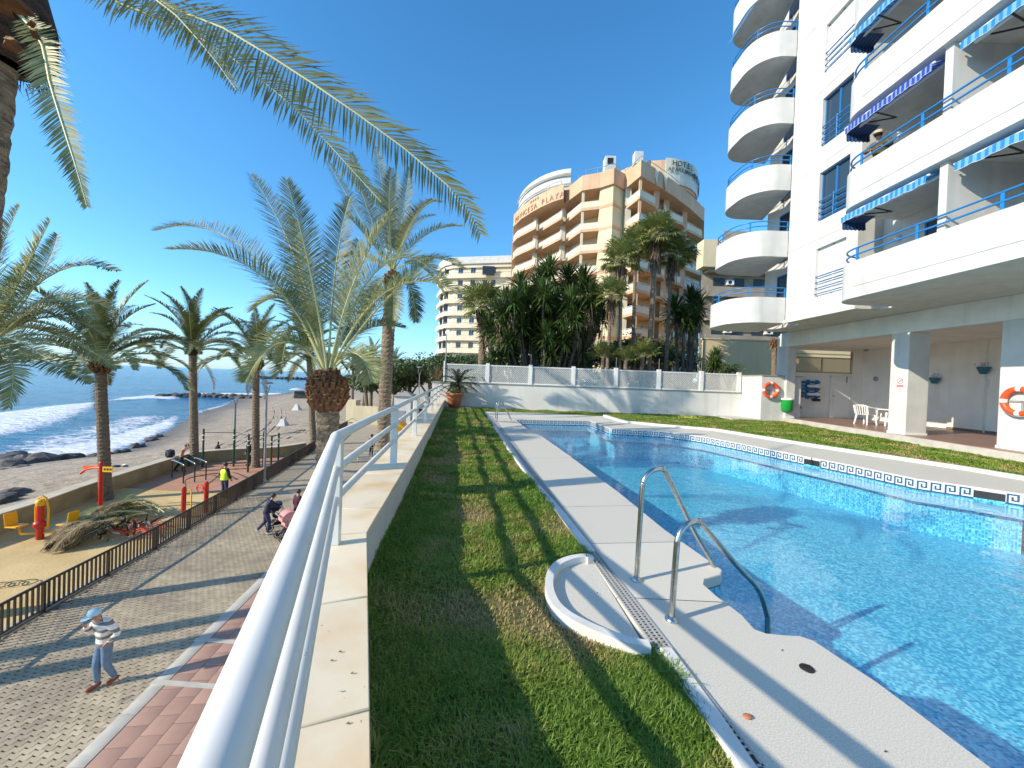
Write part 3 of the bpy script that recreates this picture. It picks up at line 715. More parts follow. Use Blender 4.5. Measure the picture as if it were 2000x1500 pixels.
mb.sheet(poly, ZP - .02); struct(mb.build('playground_sand', M['playsand']))
rub = [G(x, y, ZP) for x, y in [(236, 952), (300, 915), (345, 903), (385, 894), (450, 889), (500, 888), (560, 892), (585, 893), (560, 912), (480, 960), (455, 975), (420, 962), (340, 958)]]
mb = MB(); mb.sheet([(p.x, p.y) for p in smooth_path(rub + [rub[0]], 3)][:-1], ZP - .012); struct(mb.build('rubber_floor', M['rubber']))
# ================================================================ TERRACE: parapet, lawn, pool deck
pw = thing('parapet_wall', 'white terrace parapet wall with travertine coping under the white handrail', 'wall', (Kp.x, Kp.y, 0))
mb = MB(); band(mb, [(p.x, p.y) for p in (Np, Kp, Ep)], .42, -5.2, .36); mb.build('wall', M['white'], pw, clean=True)
inn_o = [Np, Kp, Ep]
def coping(a, b, n, l0):
    d = (b - a).normalized(); q = Vector((-d.y, d.x, 0)); 
    cuts = [0] + l0 + [(b - a).length]
    for c0, c1 in zip(cuts, cuts[1:]):
        m = MB(); p0 = a + d * (c0 + .003); p1 = a + d * (c1 - .003)
        if c1 - c0 < .05: continue
        e = .0
        pl = [(p0 - q * .012), (p1 - q * .012), (p1 + q * .44), (p0 + q * .44)]
        m.prism([(p.x, p.y) for p in pl], .362, .40 + random.uniform(-.001, .001)); m.build('coping_stone', M['travertine'], pw, bevel=.006, clean=True)
coping(Np + Vector((0, 0, 0)), Kp, 0, [1.2, 2.3, 3.4, 4.5, 5.35, 6.1])
coping(Kp, Ep, 0, [.55 + 1.25 * i for i in range(14)])
# handrail
rp = offset([Np, Kp, Ep], .20); rk = Vector((-1.205, 2.66, 0)); rn = rk + Vector((.398, -1, 0)) * 6.4; dN = (rk - rn).normalized(); re_ = Vector((rp[2][0], rp[2][1], 0))
hr = thing('white_handrail', 'thick white tubular handrail with three rails running along the terrace parapet', 'handrail', (rk.x, rk.y, .4))
for z, r_, nm in ((1.16, .035, 'top_rail'), (.93, .030, 'rail'), (.72, .028, 'rail')):
    mb = MB(); c = .05
    pts = [rn, rk - dN * .06, rk, rk + dF * .06, re_ - dF * .2]
    mb.tube([(p.x, p.y, z) for p in [rn] + smooth_path([rk - dN * .07, rk, rk + dF * .07], 5) + [re_]], r_, 24); mb.build(nm, M['whitepaint'], hr)
for k in range(8):
    p = rk + dF * (2.52 * k + .02); mb = MB(); q = Vector((-dF.y, dF.x, 0))
    a_ = MB(); h = [(p + dF * (sx * .03) + q * (sy * .042)) for sx, sy in ((-1, -1), (1, -1), (1, 1), (-1, 1))]
    a_.prism([(v.x, v.y) for v in h], .40, 1.15); a_.build('post', M['whitepaint'], hr, bevel=.006, clean=True)
    if k:
        b_ = MB(); b_.tube([p - dF * .045 + Vector((0, 0, 1.16)), p + dF * .045 + Vector((0, 0, 1.16))], .039, 24); b_.build('sleeve', M['whitepaint'], hr)
for k in (1,):
    p = rk - dN * (3.4 * k); a_ = MB(); a_.box(p.x - .04, p.x + .04, p.y - .04, p.y + .04, .40, 1.15); a_.build('post', M['whitepaint'], hr)
# ---------------------------------------------------------------- pool deck
left_edge = [(945, 804), (992, 880), (1040, 945), (1095, 1010), (1146, 1079), (1160, 1100), (1268, 1262), (1285, 1268), (1325, 1325), (1362, 1380), (1432, 1492)]
inner_l = [(1007, 819), (1032, 840), (1058, 852), (1125, 899), (1210, 962), (1300, 1035), (1405, 1108), (1411, 1113), (1408, 1121), (1376, 1130), (1374, 1140), (1400, 1163), (1450, 1200), (1475, 1228), (1500, 1237), (1530, 1240), (1560, 1240), (1590, 1250), (1650, 1290), (1715, 1332), (1780, 1380), (1860, 1440), (1940, 1500)]
far_edge_in = [(1007, 819), (1080, 820.5), (1153, 822), (1192, 837), (1300, 843), (1375, 853), (1450, 867), (1550, 887), (1661, 908), (1790, 935), (1919, 953), (2000, 965)]
far_edge_out = [(945, 804), (1060, 807), (1184, 813), (1222, 825), (1285, 831), (1400, 841), (1450, 849), (1610, 875), (1790, 902), (1900, 919), (2000, 936)]
LE = g2(left_edge); IL = g2(inner_l); FI = g2(far_edge_in); FO = g2(far_edge_out)
le_t = LE[-1] + (LE[-1] - LE[-2]).normalized() * 5
il_t = IL[-1] + (IL[-1] - IL[-2]).normalized() * 4
fi_t = FI[-1] + (FI[-1] - FI[-2]).normalized() * 5; fo_t = FO[-1] + (FO[-1] - FO[-2]).normalized() * 6
deck_poly = [fo_t] + FO[::-1] + LE[1:] + [le_t, Vector((il_t.x + 1, le_t.y, 0)), il_t] + IL[::-1] + FI[1:] + [fi_t]
deck_poly = [(p.x, p.y) for p in deck_poly]
pool_poly = [(p.x, p.y) for p in FI + [fi_t, Vector((fi_t.x, -3, 0)), Vector((il_t.x, -3, 0)), il_t] + IL[::-1][:-1]]
deck = struct(MB().sheet(deck_poly, -.012).build('pool_deck', M['joint']))
base = MB(); base.prism(deck_poly, -.10, 0.0); dm = base.mesh('deck', M['deck'])
cuts = []  # joint lines (point, normal) as real gaps
for (a, b) in [((1050, 895), (1115, 893)), ((1100, 990), (1240, 987)), ((1140, 1062), (1330, 1058)), ((1180, 1165), (1450, 1178)), ]:
    pa, pb = G(*a), G(*b); d = (pb - pa); cuts.append((pa, Vector((-d.y, d.x, 0)).normalized()))
bm0 = bmesh.new(); bm0.from_mesh(dm); bmesh.ops.remove_doubles(bm0, verts=bm0.verts, dist=1e-4)
def cut_half(bm, p, n, keep_pos, gap=.004):
    b2 = bm.copy(); q = Vector(p) + n * (gap if keep_pos else -gap)
    r = bmesh.ops.bisect_plane(b2, geom=b2.verts[:] + b2.edges[:] + b2.faces[:], plane_co=q, plane_no=n, clear_inner=keep_pos, clear_outer=not keep_pos)
    return b2
xl = G(1100, 990)
cuts = [(c, n if n.y > 0 else -n) for c, n in cuts]
cuts.sort(key=lambda c: -c[0].y)
ycuts = [(G(1035, 820), Vector((.15, 1, 0)).normalized())] + cuts
# far side deck: joints square to the pool every ~2.6 m, cut only beyond x = 4
pieces = []; rest_bm = bm0
for c, n in ycuts:
    # far part (positive side) is kept as a slab, the remainder goes on
    pieces.append(cut_half(rest_bm, c, n, True)); rest_bm = cut_half(rest_bm, c, n, False)
pieces.append(rest_bm)
for b2 in pieces:
    # also cut the far-side ribbon at x steps
    segs = [b2]
    for xc in (4.2, 7.2, 10.2):
        new = []
        for s_ in segs:
            xsr = [v.co.x for v in s_.verts]
            if xsr and min(xsr) < xc < max(xsr):
                new.append(cut_half(s_, Vector((xc, 0, 0)), Vector((1, 0, 0)), True)); new.append(cut_half(s_, Vector((xc, 0, 0)), Vector((1, 0, 0)), False))
            else: new.append(s_)
        segs = new
    for s_ in segs:
        if len(s_.faces) == 0: continue
        me = bpy.data.meshes.new('deck_slab'); s_.to_mesh(me); 
        if not me.materials: me.materials.append(M['deck'])
        link('deck_slab', me, deck, bevel=.012)
# white kerbs
def kerb(name, pts, w, z0, z1, m=M['deck_edge']):
    mb = MB(); band(mb, [(p.x, p.y) for p in pts], w, z0, z1); return struct(mb.build(name, m, bevel=.015, clean=True))
kerb('deck_kerb', FO[2:] + [fo_t], -.16, -.05, .075)
kerb('deck_kerb', LE[:5], .09, -.05, .018)
kerb('deck_kerb', LE[7:] + [le_t], .09, -.05, .018)
bath_px = [(1160, 1090), (1146, 1083), (1112, 1087), (1084, 1099), (1068, 1120), (1065, 1148), (1076, 1178), (1100, 1202), (1135, 1222), (1170, 1238), (1210, 1254), (1252, 1264), (1272, 1266)]
bath = [Vector((p.x, p.y, 0)) for p in smooth_path(g2(bath_px, .04), 4)]
fb = struct(MB().sheet([(p.x, p.y) for p in bath], -.008).build('footbath', M['deck']))
mb = MB(); band(mb, [(p.x, p.y) for p in bath], .062, -.1, .05); mb.build('footbath_rim', M['deck_edge'], fb, bevel=.018, clean=True)
# drain channel
dr_pts = [G(958, 812), G(1002, 868), G(1085, 985), G(1172, 1101), G(1285, 1253), G(1468, 1500)]; d_ = (dr_pts[-1] - dr_pts[-2]).normalized(); dr_pts.append(dr_pts[-1] + d_ * 2)
dr = thing('drain_channel', 'long slotted drain grating set in the pool deck beside the lawn', 'drain', tuple(dr_pts[0]))
mb = MB(); band(mb, [(p.x, p.y) for p in offset([(p.x, p.y) for p in dr_pts], .055) and [Vector((a, b, 0)) for a, b in offset([(p.x, p.y) for p in dr_pts], .055)]], -.11, 0, .003); mb.build('channel', M['black'], dr)
mb = MB()
for o_ in (-.052, -.018, .018, .052):
    q = offset([(p.x, p.y) for p in dr_pts], o_)
    for a, b in zip(q, q[1:]): mb.obox((a[0], a[1], .006), (b[0], b[1], .006), .012, .006)
mb.build('grating_bar', M['drain'], dr)
mb = MB()
for p0, p1 in zip(dr_pts, dr_pts[1:]):
    L_ = (p1 - p0).length; d = (p1 - p0).normalized(); q = Vector((-d.y, d.x, 0)); n = int(L_ / .028)
    for i in range(n):
        p = p0 + d * (i * .028); mb.obox(p - q * .055 + Vector((0, 0, .0065)), p + q * .055 + Vector((0, 0, .0065)), .010, .005)
mb.build('grating_crossbars', M['drain'], dr, kind='stuff')
# small things on the deck
p = G(1576, 1306); mb = MB(); mb.lathe((p.x, p.y, .001), [(.0, .006), (.035, .006), (.038, 0)], 16)
for k in range(4): mb.box(p.x - .03, p.x + .03, p.y - .025 + k * .014, p.y - .021 + k * .014, .006, .009)
tag(mb.build('floor_drain', M['black']), 'small round black drain cap on the pool deck beyond the shadow', 'drain cap')
p = G(1460, 1402); mb = MB(); mb.ball((p.x, p.y, .008), .022, 8, sc=(1.1, .8, .35)); tag(mb.build('fallen_leaf', M['terracotta']), 'curled orange brown leaf lying on the pool deck', 'leaf')
for i, (x, y, z, c) in enumerate([(664, 1273, .405, 'trunk'), (648, 1290, .405, 'trunk'), (688, 1315, .405, 'trunk'), (679, 1413, .405, 'trunk'), (664, 1350, .405, 'kerb'), (1730, 1468, .005, 'trunk'), (1528, 1270, .005, 'black'), (1167, 1158, .005, 'black')]):
    p = G(x, y, z); mb = MB(); s_ = .005
    mb.add([(p.x - s_ * 1.4, p.y, z), (p.x, p.y - s_ * .6, z + .003), (p.x + s_ * 1.5, p.y + s_ * .3, z + .001), (p.x + s_ * .2, p.y + s_, z + .004)], [(0, 1, 2, 3)])
    mb.add([(p.x - s_ * 1.4, p.y, z), (p.x, p.y - s_ * .6, z - .001), (p.x + s_ * 1.5, p.y + s_ * .3, z), (p.x + s_ * .2, p.y + s_, z)], [(3, 2, 1, 0)])
    tag(mb.build('debris_flake', M[c]), 'tiny dry leaf flake lying on the ' + ('travertine coping' if z > .1 else 'pool deck'), 'leaf flake', 'leaf flakes on the coping' if z > .1 else 'leaf flakes on the deck')
# ---------------------------------------------------------------- pool
pool = struct(MB().sheet(pool_poly, -1.0).build('pool_floor', M['mosaic']))
for nm, line in (('pool_wall', IL), ('pool_wall', FI)):
    mb = MB(); pth = [(p.x, p.y) for p in line]; 
    mb.strip([(x, y, -1.0) for x, y in pth], [(x, y, -.10) for x, y in pth]); struct(mb.build(nm, M['mosaic']))
mb = MB(); pth = [(p.x, p.y) for p in FI]; ip = offset(pth, -.16); mb.strip([(x, y, -.26) for x, y in pth], [(x, y, -.26) for x, y in ip]); mb.strip([(x, y, -.40) for x, y in ip], [(x, y, -.26) for x, y in ip])
struct(mb.build('overflow_ledge', M['tilepale']))
# submerged bench along the near side
mb = MB(); pth = [(p.x, p.y) for p in IL[17:]]; ip = offset(pth, .55); 
mb.strip([(x, y, -.58) for x, y in pth], [(x, y, -.58) for x, y in ip]); mb.strip([(x, y, -.58) for x, y in ip], [(x, y, -1.0) for x, y in ip]); struct(mb.build('underwater_bench', M['tilepale']))
# Greek key tiles
U, Hh = .176, .185
def key_tile():
    m = MB(); m.box(-U / 2 + .001, U / 2 - .001, -.006, 0, -Hh, 0, 0)
    n = 7; cx = U / n; cz = Hh / n; w = cx * .5
    def seg(a, b):
        ax, az = -U / 2 + a[0] * cx, -Hh + a[1] * cz; bx, bz = -U / 2 + b[0] * cx, -Hh + b[1] * cz
        m.box(min(ax, bx) - w, max(ax, bx) + w, -.0085, -.0062, min(az, bz) - w, max(az, bz) + w, 1)
    seg((.5, .5), (6.5, .5)); seg((.9, 1.5), (.9, 6.3)); seg((1.9, 6.3), (5.3, 6.3)); seg((5.3, 5.3), (5.3, 2.6)); seg((2.9, 2.6), (4.3, 2.6)); seg((2.9, 3.6), (2.9, 4.4))
    return m
kt = key_tile(); ktm = kt.mesh('key_tile', [M['tilewhite'], M['tileblue']])
tb = thing('tile_band', 'blue and white Greek key tile band along the waterline of the pool', 'tile band', (FI[0].x, FI[0].y, 0))
rs = resample([(p.x, p.y, 0) for p in FI + [FI[-1] + (FI[-1] - FI[-2]).normalized() * 1]], U)
skim = [G(1581, 893), G(1935, 957)]
for a, b in zip(rs, rs[1:]):
    mid = (a + b) / 2; d = (b - a).normalized()
    if min((mid - s_).length for s_ in skim) < .15: 
        m = MB(); q = Vector((d.y, -d.x, 0)); m.obox(mid + Vector((0, 0, -.12)) - d * .13, mid + Vector((0, 0, -.12)) + d * .13, .004, .13); m.build('skimmer_opening', M['black'], tb); continue
    o = link('tile', ktm, tb); o.location = Vector((mid.x, mid.y, -.022)) + Vector((d.y, -d.x, 0)) * .004 - Vector(tb.location); o.rotation_euler.z = math.atan2(d.y, d.x)
wv = MB(); wv.sheet(pool_poly, -.205); struct(wv.build('pool_water', M['poolwater']))
# ladders
def flange(mb, p): mb.lathe(p, [(.045, 0), (.045, .012), (.03, .022), (.022, .03)], 16)
lad = thing('pool_ladder', 'large stainless steel pool ladder with two curved handrails in the foreground', 'pool ladder', (1.1, 2.86, 0))
for (bx, by, wx, wy, h, lean) in ((1.075, 3.12, 1.93, 3.43, .90, .20), (1.145, 2.60, 2.08, 3.00, .655, .18)):
    b0 = Vector((bx, by, 0)); w0 = Vector((wx, wy, 0)); d = (w0 - b0); D = d.length; d.normalize(); pts = []
    def q(s_, z): return b0 + d * s_ + Vector((0, 0, z))
    r0 = .145
    pts = [q(0, 0), q(.01, h * .5), q(.02, h - r0)]
    for i in range(1, 9):
        a = math.pi - i * (R(125) / 8); pts.append(q(.02 + r0 + r0 * math.cos(a), h - r0 + r0 * math.sin(a)))
    pts += [q(D * .62, h * .42), q(D * .86, h * .06 + .02), q(D * .97, -.14), q(D, -.3), q(D, -.9)]
    mb = MB(); mb.tube(smooth_path(pts, 4), .0205, 14); flange(mb, (bx, by, 0)); mb.build('handrail', M['steel'], lad)
for z in (-.45, -.75):
    mb = MB(); mb.obox((1.93, 3.43, z), (2.08, 3.0, z), .08, .025); mb.build('step', M['steel'], lad)
lad2 = thing('pool_ladder', 'small distant stainless pool ladder at the far left corner of the pool', 'pool ladder', (-.1, 14.3, 0))
for (bx_px, wx_px, tz) in (((971, 823), (1003, 832), .72), ((968, 818), (1000, 828), .70)):
    b0 = G(*bx_px); w0 = G(wx_px[0], wx_px[1], -.2); w0.z = 0; d = (w0 - b0); d.z = 0; D = min(.75, d.length); d.normalize()
    def q(s_, z): return b0 + d * s_ + Vector((0, 0, z))
    pts = [q(0, 0), q(.01, tz - .15)] + [q(.16 + .15 * math.cos(math.pi - a), tz - .15 + .15 * math.sin(math.pi - a)) for a in (0.4, .9, 1.5, 2.0)] + [q(D * .8, .1), q(D, -.3), q(D, -1)]
    mb = MB(); mb.tube(smooth_path(pts, 4), .021, 10); mb.build('handrail', M['steel'], lad2)
# ---------------------------------------------------------------- lawns
lawn_l = [(Np.x, Np.y), (Kp.x, Kp.y), (Ep.x, 20.6), (G(960, 803).x, 20.6)] + [(p.x, p.y) for p in LE[:5]] + [(p.x, p.y) for p in bath[2:-1]] + [(p.x, p.y) for p in LE[7:]] + [(le_t.x, le_t.y)]
struct(MB().sheet(lawn_l, -.035).build('lawn', M['soil']))
patio_line = [(13.9, 20.2), (13.5, 19.1), (13.1, 13.5), (12.75, 10), (12.6, 5), (12.6, -3)]
lawn_r = [(G(945, 804).x, G(945, 804).y), (G(945, 804).x, 20.7), (13.5, 20.7)] + patio_line + [(fo_t.x, -3)] + [(fo_t.x, fo_t.y)] + [(p.x, p.y) for p in FO[::-1]]
struct(MB().sheet(lawn_r, -.02).build('back_lawn', M['soil']))
def grass(name, poly, dens, hgt, seed, zbase, col_m, edge=None, edge_n=900):
    rng = np.random.default_rng(seed); P_ = np.array(poly); x0, y0 = P_.min(0); x1, y1 = P_.max(0)
    y0 = max(y0, .15); pts = []
    def inside(x, y):
        c = np.zeros(len(x), bool); n = len(P_); j = n - 1
        for i in range(n):
            xi, yi = P_[i]; xj, yj = P_[j]
            cnd = ((yi > y) != (yj > y)) & (x < (xj - xi) * (y - yi) / (yj - yi + 1e-12) + xi); c ^= cnd; j = i
        return c
    for (ya, yb, dn, sc) in dens:
        ya = max(ya, y0); yb = min(yb, y1)
        if yb <= ya: continue
        n = int((x1 - x0) * (yb - ya) * dn); x = rng.uniform(x0, x1, n); y = rng.uniform(ya, yb, n)
        k = inside(x, y) & (np.abs(x) < y * 1.5 + .6); x = x[k]; y = y[k]
        pts.append(np.stack([x, y, np.full(len(x), sc)], 1))
    if edge is not None:
        for a_, b_ in zip(edge, edge[1:]):
            L_ = (Vector(b_) - Vector(a_)).length; m_ = int(L_ * edge_n); t_ = rng.random(m_); 
            pts.append(np.stack([a_[0] + (b_[0] - a_[0]) * t_ + rng.normal(0, .022, m_), a_[1] + (b_[1] - a_[1]) * t_ + rng.normal(0, .022, m_), np.full(m_, 1.3)], 1))
    p = np.concatenate(pts); n = len(p)
    # clumpy density, worn patches
    def fbm(x, y, f, s): 
        return np.array([noise.noise(Vector((a * f, b * f, s))) for a, b in zip(x, y)])
    cl = fbm(p[:, 0], p[:, 1], 1.3, seed); cl2 = fbm(p[:, 0], p[:, 1], 5, seed + 9)
    keep = rng.uniform(0, 1, n) < np.clip(.82 + cl * 1.3, .22, 1); p = p[keep]; cl = cl[keep]; cl2 = cl2[keep]; n = len(p)
    a = rng.uniform(0, 2 * np.pi, n); h = hgt * p[:, 2] ** .5 * rng.uniform(.5, 1.35, n) * (1 + cl * .8 + cl2 * .5); w = (.0022 + .0012 * rng.random(n)) * p[:, 2]
    lean = rng.uniform(.3, 1.3, n); dx = np.cos(a); dy = np.sin(a); ox = -np.sin(a) * w; oy = np.cos(a) * w
    base = np.stack([p[:, 0], p[:, 1], np.full(n, zbase)], 1)
    mid = base + np.stack([dx * h * lean * .35, dy * h * lean * .35, h * .62], 1); tip = base + np.stack([dx * h * lean, dy * h * lean, h * np.clip(1.15 - .45 * lean, .2, 1)], 1)
    off = np.stack([ox, oy, np.zeros(n)], 1)
    V = np.stack([base - off, base + off, mid + off * .8, mid - off * .8, tip], 1).reshape(-1, 3)
    idx = np.arange(n)[:, None] * 5
    me = bpy.data.meshes.new(name); nl = n * 7
    me.vertices.add(n * 5); me.vertices.foreach_set('co', V.ravel().astype(np.float32))
    me.loops.add(nl); me.polygons.add(n * 2)
    lv = (idx + np.array([[0, 1, 2, 3, 3, 2, 4]])).ravel(); me.loops.foreach_set('vertex_index', lv.astype(np.int32))
    ls = (np.arange(n)[:, None] * 7 + np.array([[0, 4]])).ravel(); me.polygons.foreach_set('loop_start', ls.astype(np.int32))
    try: me.polygons.foreach_set('loop_total', np.tile([4, 3], n).astype(np.int32))
    except Exception: pass
    me.update(calc_edges=True); me.validate()
    dry = np.clip(rng.random(n) * .8 + cl2 * .5 - cl * 1.6 - .18, 0, 1) ** 1.3
    at = me.attributes.new('dry', 'FLOAT', 'POINT'); at.data.foreach_set('value', np.repeat(dry, 5).astype(np.float32))
    me.materials.append(col_m); o = link(name, me); tag(o, 'short coarse green grass with straw coloured worn patches', 'grass'); o['kind'] = 'stuff'; return o
def grass_mat():
    m = mat('grass_blade', (.09, .17, .025), .55, trans=.3); t = m.node_tree; N = t.nodes; L = t.links; b = N['Principled BSDF']
    at = N.new('ShaderNodeAttribute'); at.attribute_name = 'dry'; cr = N.new('ShaderNodeValToRGB'); L.new(at.outputs['Fac'], cr.inputs[0]); e = cr.color_ramp.elements
    e[0].color = (.17, .29, .035, 1); e[1].color = (.46, .36, .16, 1); x = e.new(.4); x.color = (.30, .35, .06, 1)
    L.new(cr.outputs[0], b.inputs['Base Color'])
    for n in N:
        if n.type == 'BSDF_TRANSLUCENT': L.new(cr.outputs[0], n.inputs['Color'])
    return m
M['grass'] = grass_mat()
grass('grass', lawn_l, [(.3, 2.5, 26000, 1), (2.5, 5, 13000, 1.5), (5, 9, 6500, 2.3), (9, 21, 2600, 4)], .040, 3, -.035, M['grass'], edge=[(p.x, p.y) for p in LE[:5]] + [(p.x - .02, p.y) for p in bath[2:-1]] + [(p.x, p.y) for p in LE[7:]])
grass('grass', [(Kp.x - .1, .3), (Kp.x + 1, .3), (Kp.x + 1, .4)], [(.3, .4, 10, 1)], .075, 8, -.035, M['grass'], edge=[(p.x + .03, p.y) for p in (Np.lerp(Kp, .5), Kp, Ep)], edge_n=700)['label'] = 'taller uncut grass fringe along the foot of the parapet wall'
g_ = grass('grass', lawn_r, [(1, 12, 1800, 4), (12, 21, 1500, 4.6)], .024, 5, -.02, M['grass']); g_['label'] = 'sunlit short grass strip beyond the pool'
# ================================================================ GARDEN WALL WITH LATTICE
GY = 20.7
gw = thing('garden_wall', 'long white rendered garden wall behind the pool with thin grey cap', 'wall', (-3.9, GY, 0))
mb = MB(); mb.box(-4.1, 12.4, GY, GY + .25, -5.1, 1.30); mb.build('wall', M['gardenwall'], gw)
mb = MB(); mb.box(-4.15, 12.4, GY - .04, GY + .29, 1.302, 1.345); mb.build('cap', M['cap'], gw)
post_x = [-3.68, -1.34, .98, 3.3, 5.6, 7.92, 10.22, 12.25]
lf = thing('lattice_fence', 'white diagonal lattice fence standing on top of the garden wall', 'fence', (-3.7, GY, 1.345))
for i, x in enumerate(post_x):
    mb = MB(); w = .04 if i == 0 else .10; mb.box(x - w, x + w, GY + .03, GY + .2, 1.346, 2.42 if i else 2.46); mb.build('post', M['white_metal'], lf, bevel=.008)
def lattice(x0, x1, z0, z1, y, pitch=.095, th=.014):
    mb = MB()
    for sgn, yy in ((1, y), (-1, y + .012)):
        k = x0 - (z1 - z0) - .2
        while k < x1 + (z1 - z0) + .2:
            # line x = k + sgn*(z-z0)
            pts = []
            za, zb = z0, z1
            if sgn == 1:
                a = max(z0, z0 + (x0 - k)); b = min(z1, z0 + (x1 - k)); f = lambda z: k + (z - z0)
            else:
                a = max(z0, z0 + (k - x1)); b = min(z1, z0 + (k - x0)); f = lambda z: k - (z - z0)
            if b - a > .01: mb.obox((f(a), yy, a), (f(b), yy, b), .005 * 2, .036, up=(0, 1, 0)) if False else mb.obox((f(a), yy, a), (f(b), yy, b), .022, .010, up=(0, 1, 0))
            k += pitch
    return mb
for a, b in zip(post_x, post_x[1:]):
    x0, x1 = a + .1, b - .1
    lattice(x0, x1, 1.40, 2.28, GY + .10).build('lattice', M['white_metal'], lf, kind='stuff')
    mb = MB(); mb.box(x0, x1, GY + .075, GY + .15, 2.27, 2.33); mb.build('top_rail', M['white_metal'], lf)
    mb = MB(); mb.box(x0, x1, GY + .075, GY + .15, 1.352, 1.41); mb.build('bottom_rail', M['white_metal'], lf)
for i, x in enumerate((.98, 5.6, 7.92, 10.22)):
    mb = MB(); mb.tube([(x, GY + .12, 2.42), (x, GY + .12, 3.0)], .012, 6); mb.build('thin_rod', M['grey_metal'], lf)
eb = MB(); eb.box(-4.15, -3.22, 20.0, GY - .005, -.1, 1.28); eb.box(-4.2, -3.18, 19.96, GY - .045, 1.282, 1.34, 1)
tag(eb.build('corner_pier', [M['white'], M['cap']], bevel=.01), 'white square corner pier where the parapet meets the garden wall', 'pier')
sl_ = MB(); sl_.box(-3.4, -1.9, 19.75, GY - .006, -.05, .06); tag(sl_.build('step_slab', M['cap'], bevel=.01), 'low stone step slab under the big potted plant', 'slab')
# white pier wall with lifebuoy
pr = thing('pier_wall', 'white block wall with grey cap carrying the far lifebuoy', 'wall', (12.4, 19.1, 0))
mb = MB(); mb.box(12.4, 14.35, 19.1, 19.5, -.1, 2.23); mb.box(12.4, 12.75, 19.502, GY + .24, -.1, 2.23); mb.build('wall', M['white'], pr, clean=False)
mb = MB(); mb.box(12.36, 14.4, 19.06, 19.52, 2.232, 2.28); mb.box(12.36, 12.79, 19.522, GY + .28, 2.232, 2.28); mb.build('cap', M['cap'], pr)
sl_ = MB(); sl_.box(10.9, 12.39, 19.0, GY - .006, -.05, .07); struct(sl_.build('wall_foot_slab', M['kerb'], bevel=.01))
# lifebuoys
def lifebuoy(loc, normal, Rr, r, label):
    t = thing('lifebuoy', label, 'lifebuoy', loc); n = Vector(normal); Q = Vector((0, 0, 1)).rotation_difference(n)
    N_ = 40; m = 12
    for part in (0, 1):
        mb = MB(); 
        for seg in range(4):
            a0 = seg * 90 + 45; 
            rng_ = (a0 + 9, a0 + 81) if part == 0 else (a0 - 8.7, a0 + 8.7)
            k = 12 if part == 0 else 4; pts = []
            for i in range(k + 1):
                a = R(rng_[0] + (rng_[1] - rng_[0]) * i / k); pts.append(Q @ Vector((Rr * math.cos(a + R(45)), Rr * math.sin(a + R(45)), .0)) + Vector(loc))
            mb.tube(pts, r * (1.0 if part == 0 else 1.04), 12)
        if part == 0: mb.build('ring', M['ring'], t)
        else: mb.build('white_band', M['plastic'], t)
    mb = MB(); pts = [Q @ Vector(((Rr + r) * math.cos(a) * 1.03, (Rr + r) * math.sin(a) * 1.03, .01)) + Vector(loc) for a in [2 * math.pi * i / 24 for i in range(24)]]
    mb.tube(pts, .006, 5, closed=True); mb.build('rope', M['kerb'], t)
    mb = MB(); c = Vector(loc) - n * .09
    if abs(n.y) > .5: mb.obox(c - Vector((.26, 0, 0)), c + Vector((.26, 0, 0)), .02, .04); mb.obox(c, c - Vector((0, 0, .34)), .04, .02)
    else: mb.obox(c - Vector((0, .3, 0)), c + Vector((0, .3, 0)), .02, .04); mb.obox(c, c - Vector((0, 0, .34)), .04, .02)
    mb.build('bracket', M['grey_metal'], t)
p = P(1505, 762, 19.0); lifebuoy((p.x, 18.98, p.z), (0, -1, 0), .34, .075, 'far orange lifebuoy on the white block wall above the green bin')
# green bin
p = P(1537, 790, 18.95); t = thing('litter_bin', 'small green litter bin fixed to the white block wall', 'bin', (p.x, p.y, p.z - .35))
mb = MB(); mb.lathe((p.x, p.y, p.z - .36), [(.0, 0), (.17, .0), (.24, .06), (.26, .6)], 14); mb.build('bucket', M['green'], t)
mb = MB(); mb.lathe((p.x, p.y, p.z + .2), [(.27, .03), (.275, .08), (.22, .12), (.0, .12)], 14); mb.build('lid', M['plastic'], t)
# ================================================================ WHITE APARTMENT BUILDING
wb = thing('apartment_building', 'white apartment building with rounded balconies and blue railings beside the pool', 'building', (11.45, 13, 0))
XW = 11.45; H0 = 4.4; ST = 2.8; TOPZ = 21.4
def holed(mb, X, y0, y1, z0, z1, holes, depth, mi=0):
    ys2 = sorted({y0, y1} | {h[0] for h in holes} | {h[1] for h in holes}); zs2 = sorted({z0, z1} | {h[2] for h in holes} | {h[3] for h in holes})
    for a, b in zip(ys2, ys2[1:]):
        for c, d in zip(zs2, zs2[1:]):
            if any(h[0] <= (a + b) / 2 <= h[1] and h[2] <= (c + d) / 2 <= h[3] for h in holes): continue
            mb.add([(X, a, c), (X, b, c), (X, b, d), (X, a, d)], [(3, 2, 1, 0)][0:1] and [(0, 3, 2, 1)], mi)
    for h in holes:
        a, b, c, d = h; X2 = X + depth
        mb.add([(X, a, c), (X2, a, c), (X2, a, d), (X, a, d)], [(0, 1, 2, 3)], mi); mb.add([(X, b, c), (X2, b, c), (X2, b, d), (X, b, d)], [(0, 3, 2, 1)], mi)
        mb.add([(X, a, c), (X, b, c), (X2, b, c), (X2, a, c)], [(0, 1, 2, 3)], mi); mb.add([(X, a, d), (X, b, d), (X2, b, d), (X2, a, d)], [(0, 3, 2, 1)], mi)
wins = []
zt = [7.0, 9.88, 12.70, 15.48, 18.3]
for z in zt: wins.append((13.45, 14.78, z - 1.85, z))
mb = MB(); holed(mb, XW, 13.0, 16.3, H0, TOPZ, wins, .22)
mb.add([(XW, 13, H0), (12.3, 13, H0), (12.3, 13, TOPZ), (XW, 13, TOPZ)], [(0, 1, 2, 3)])
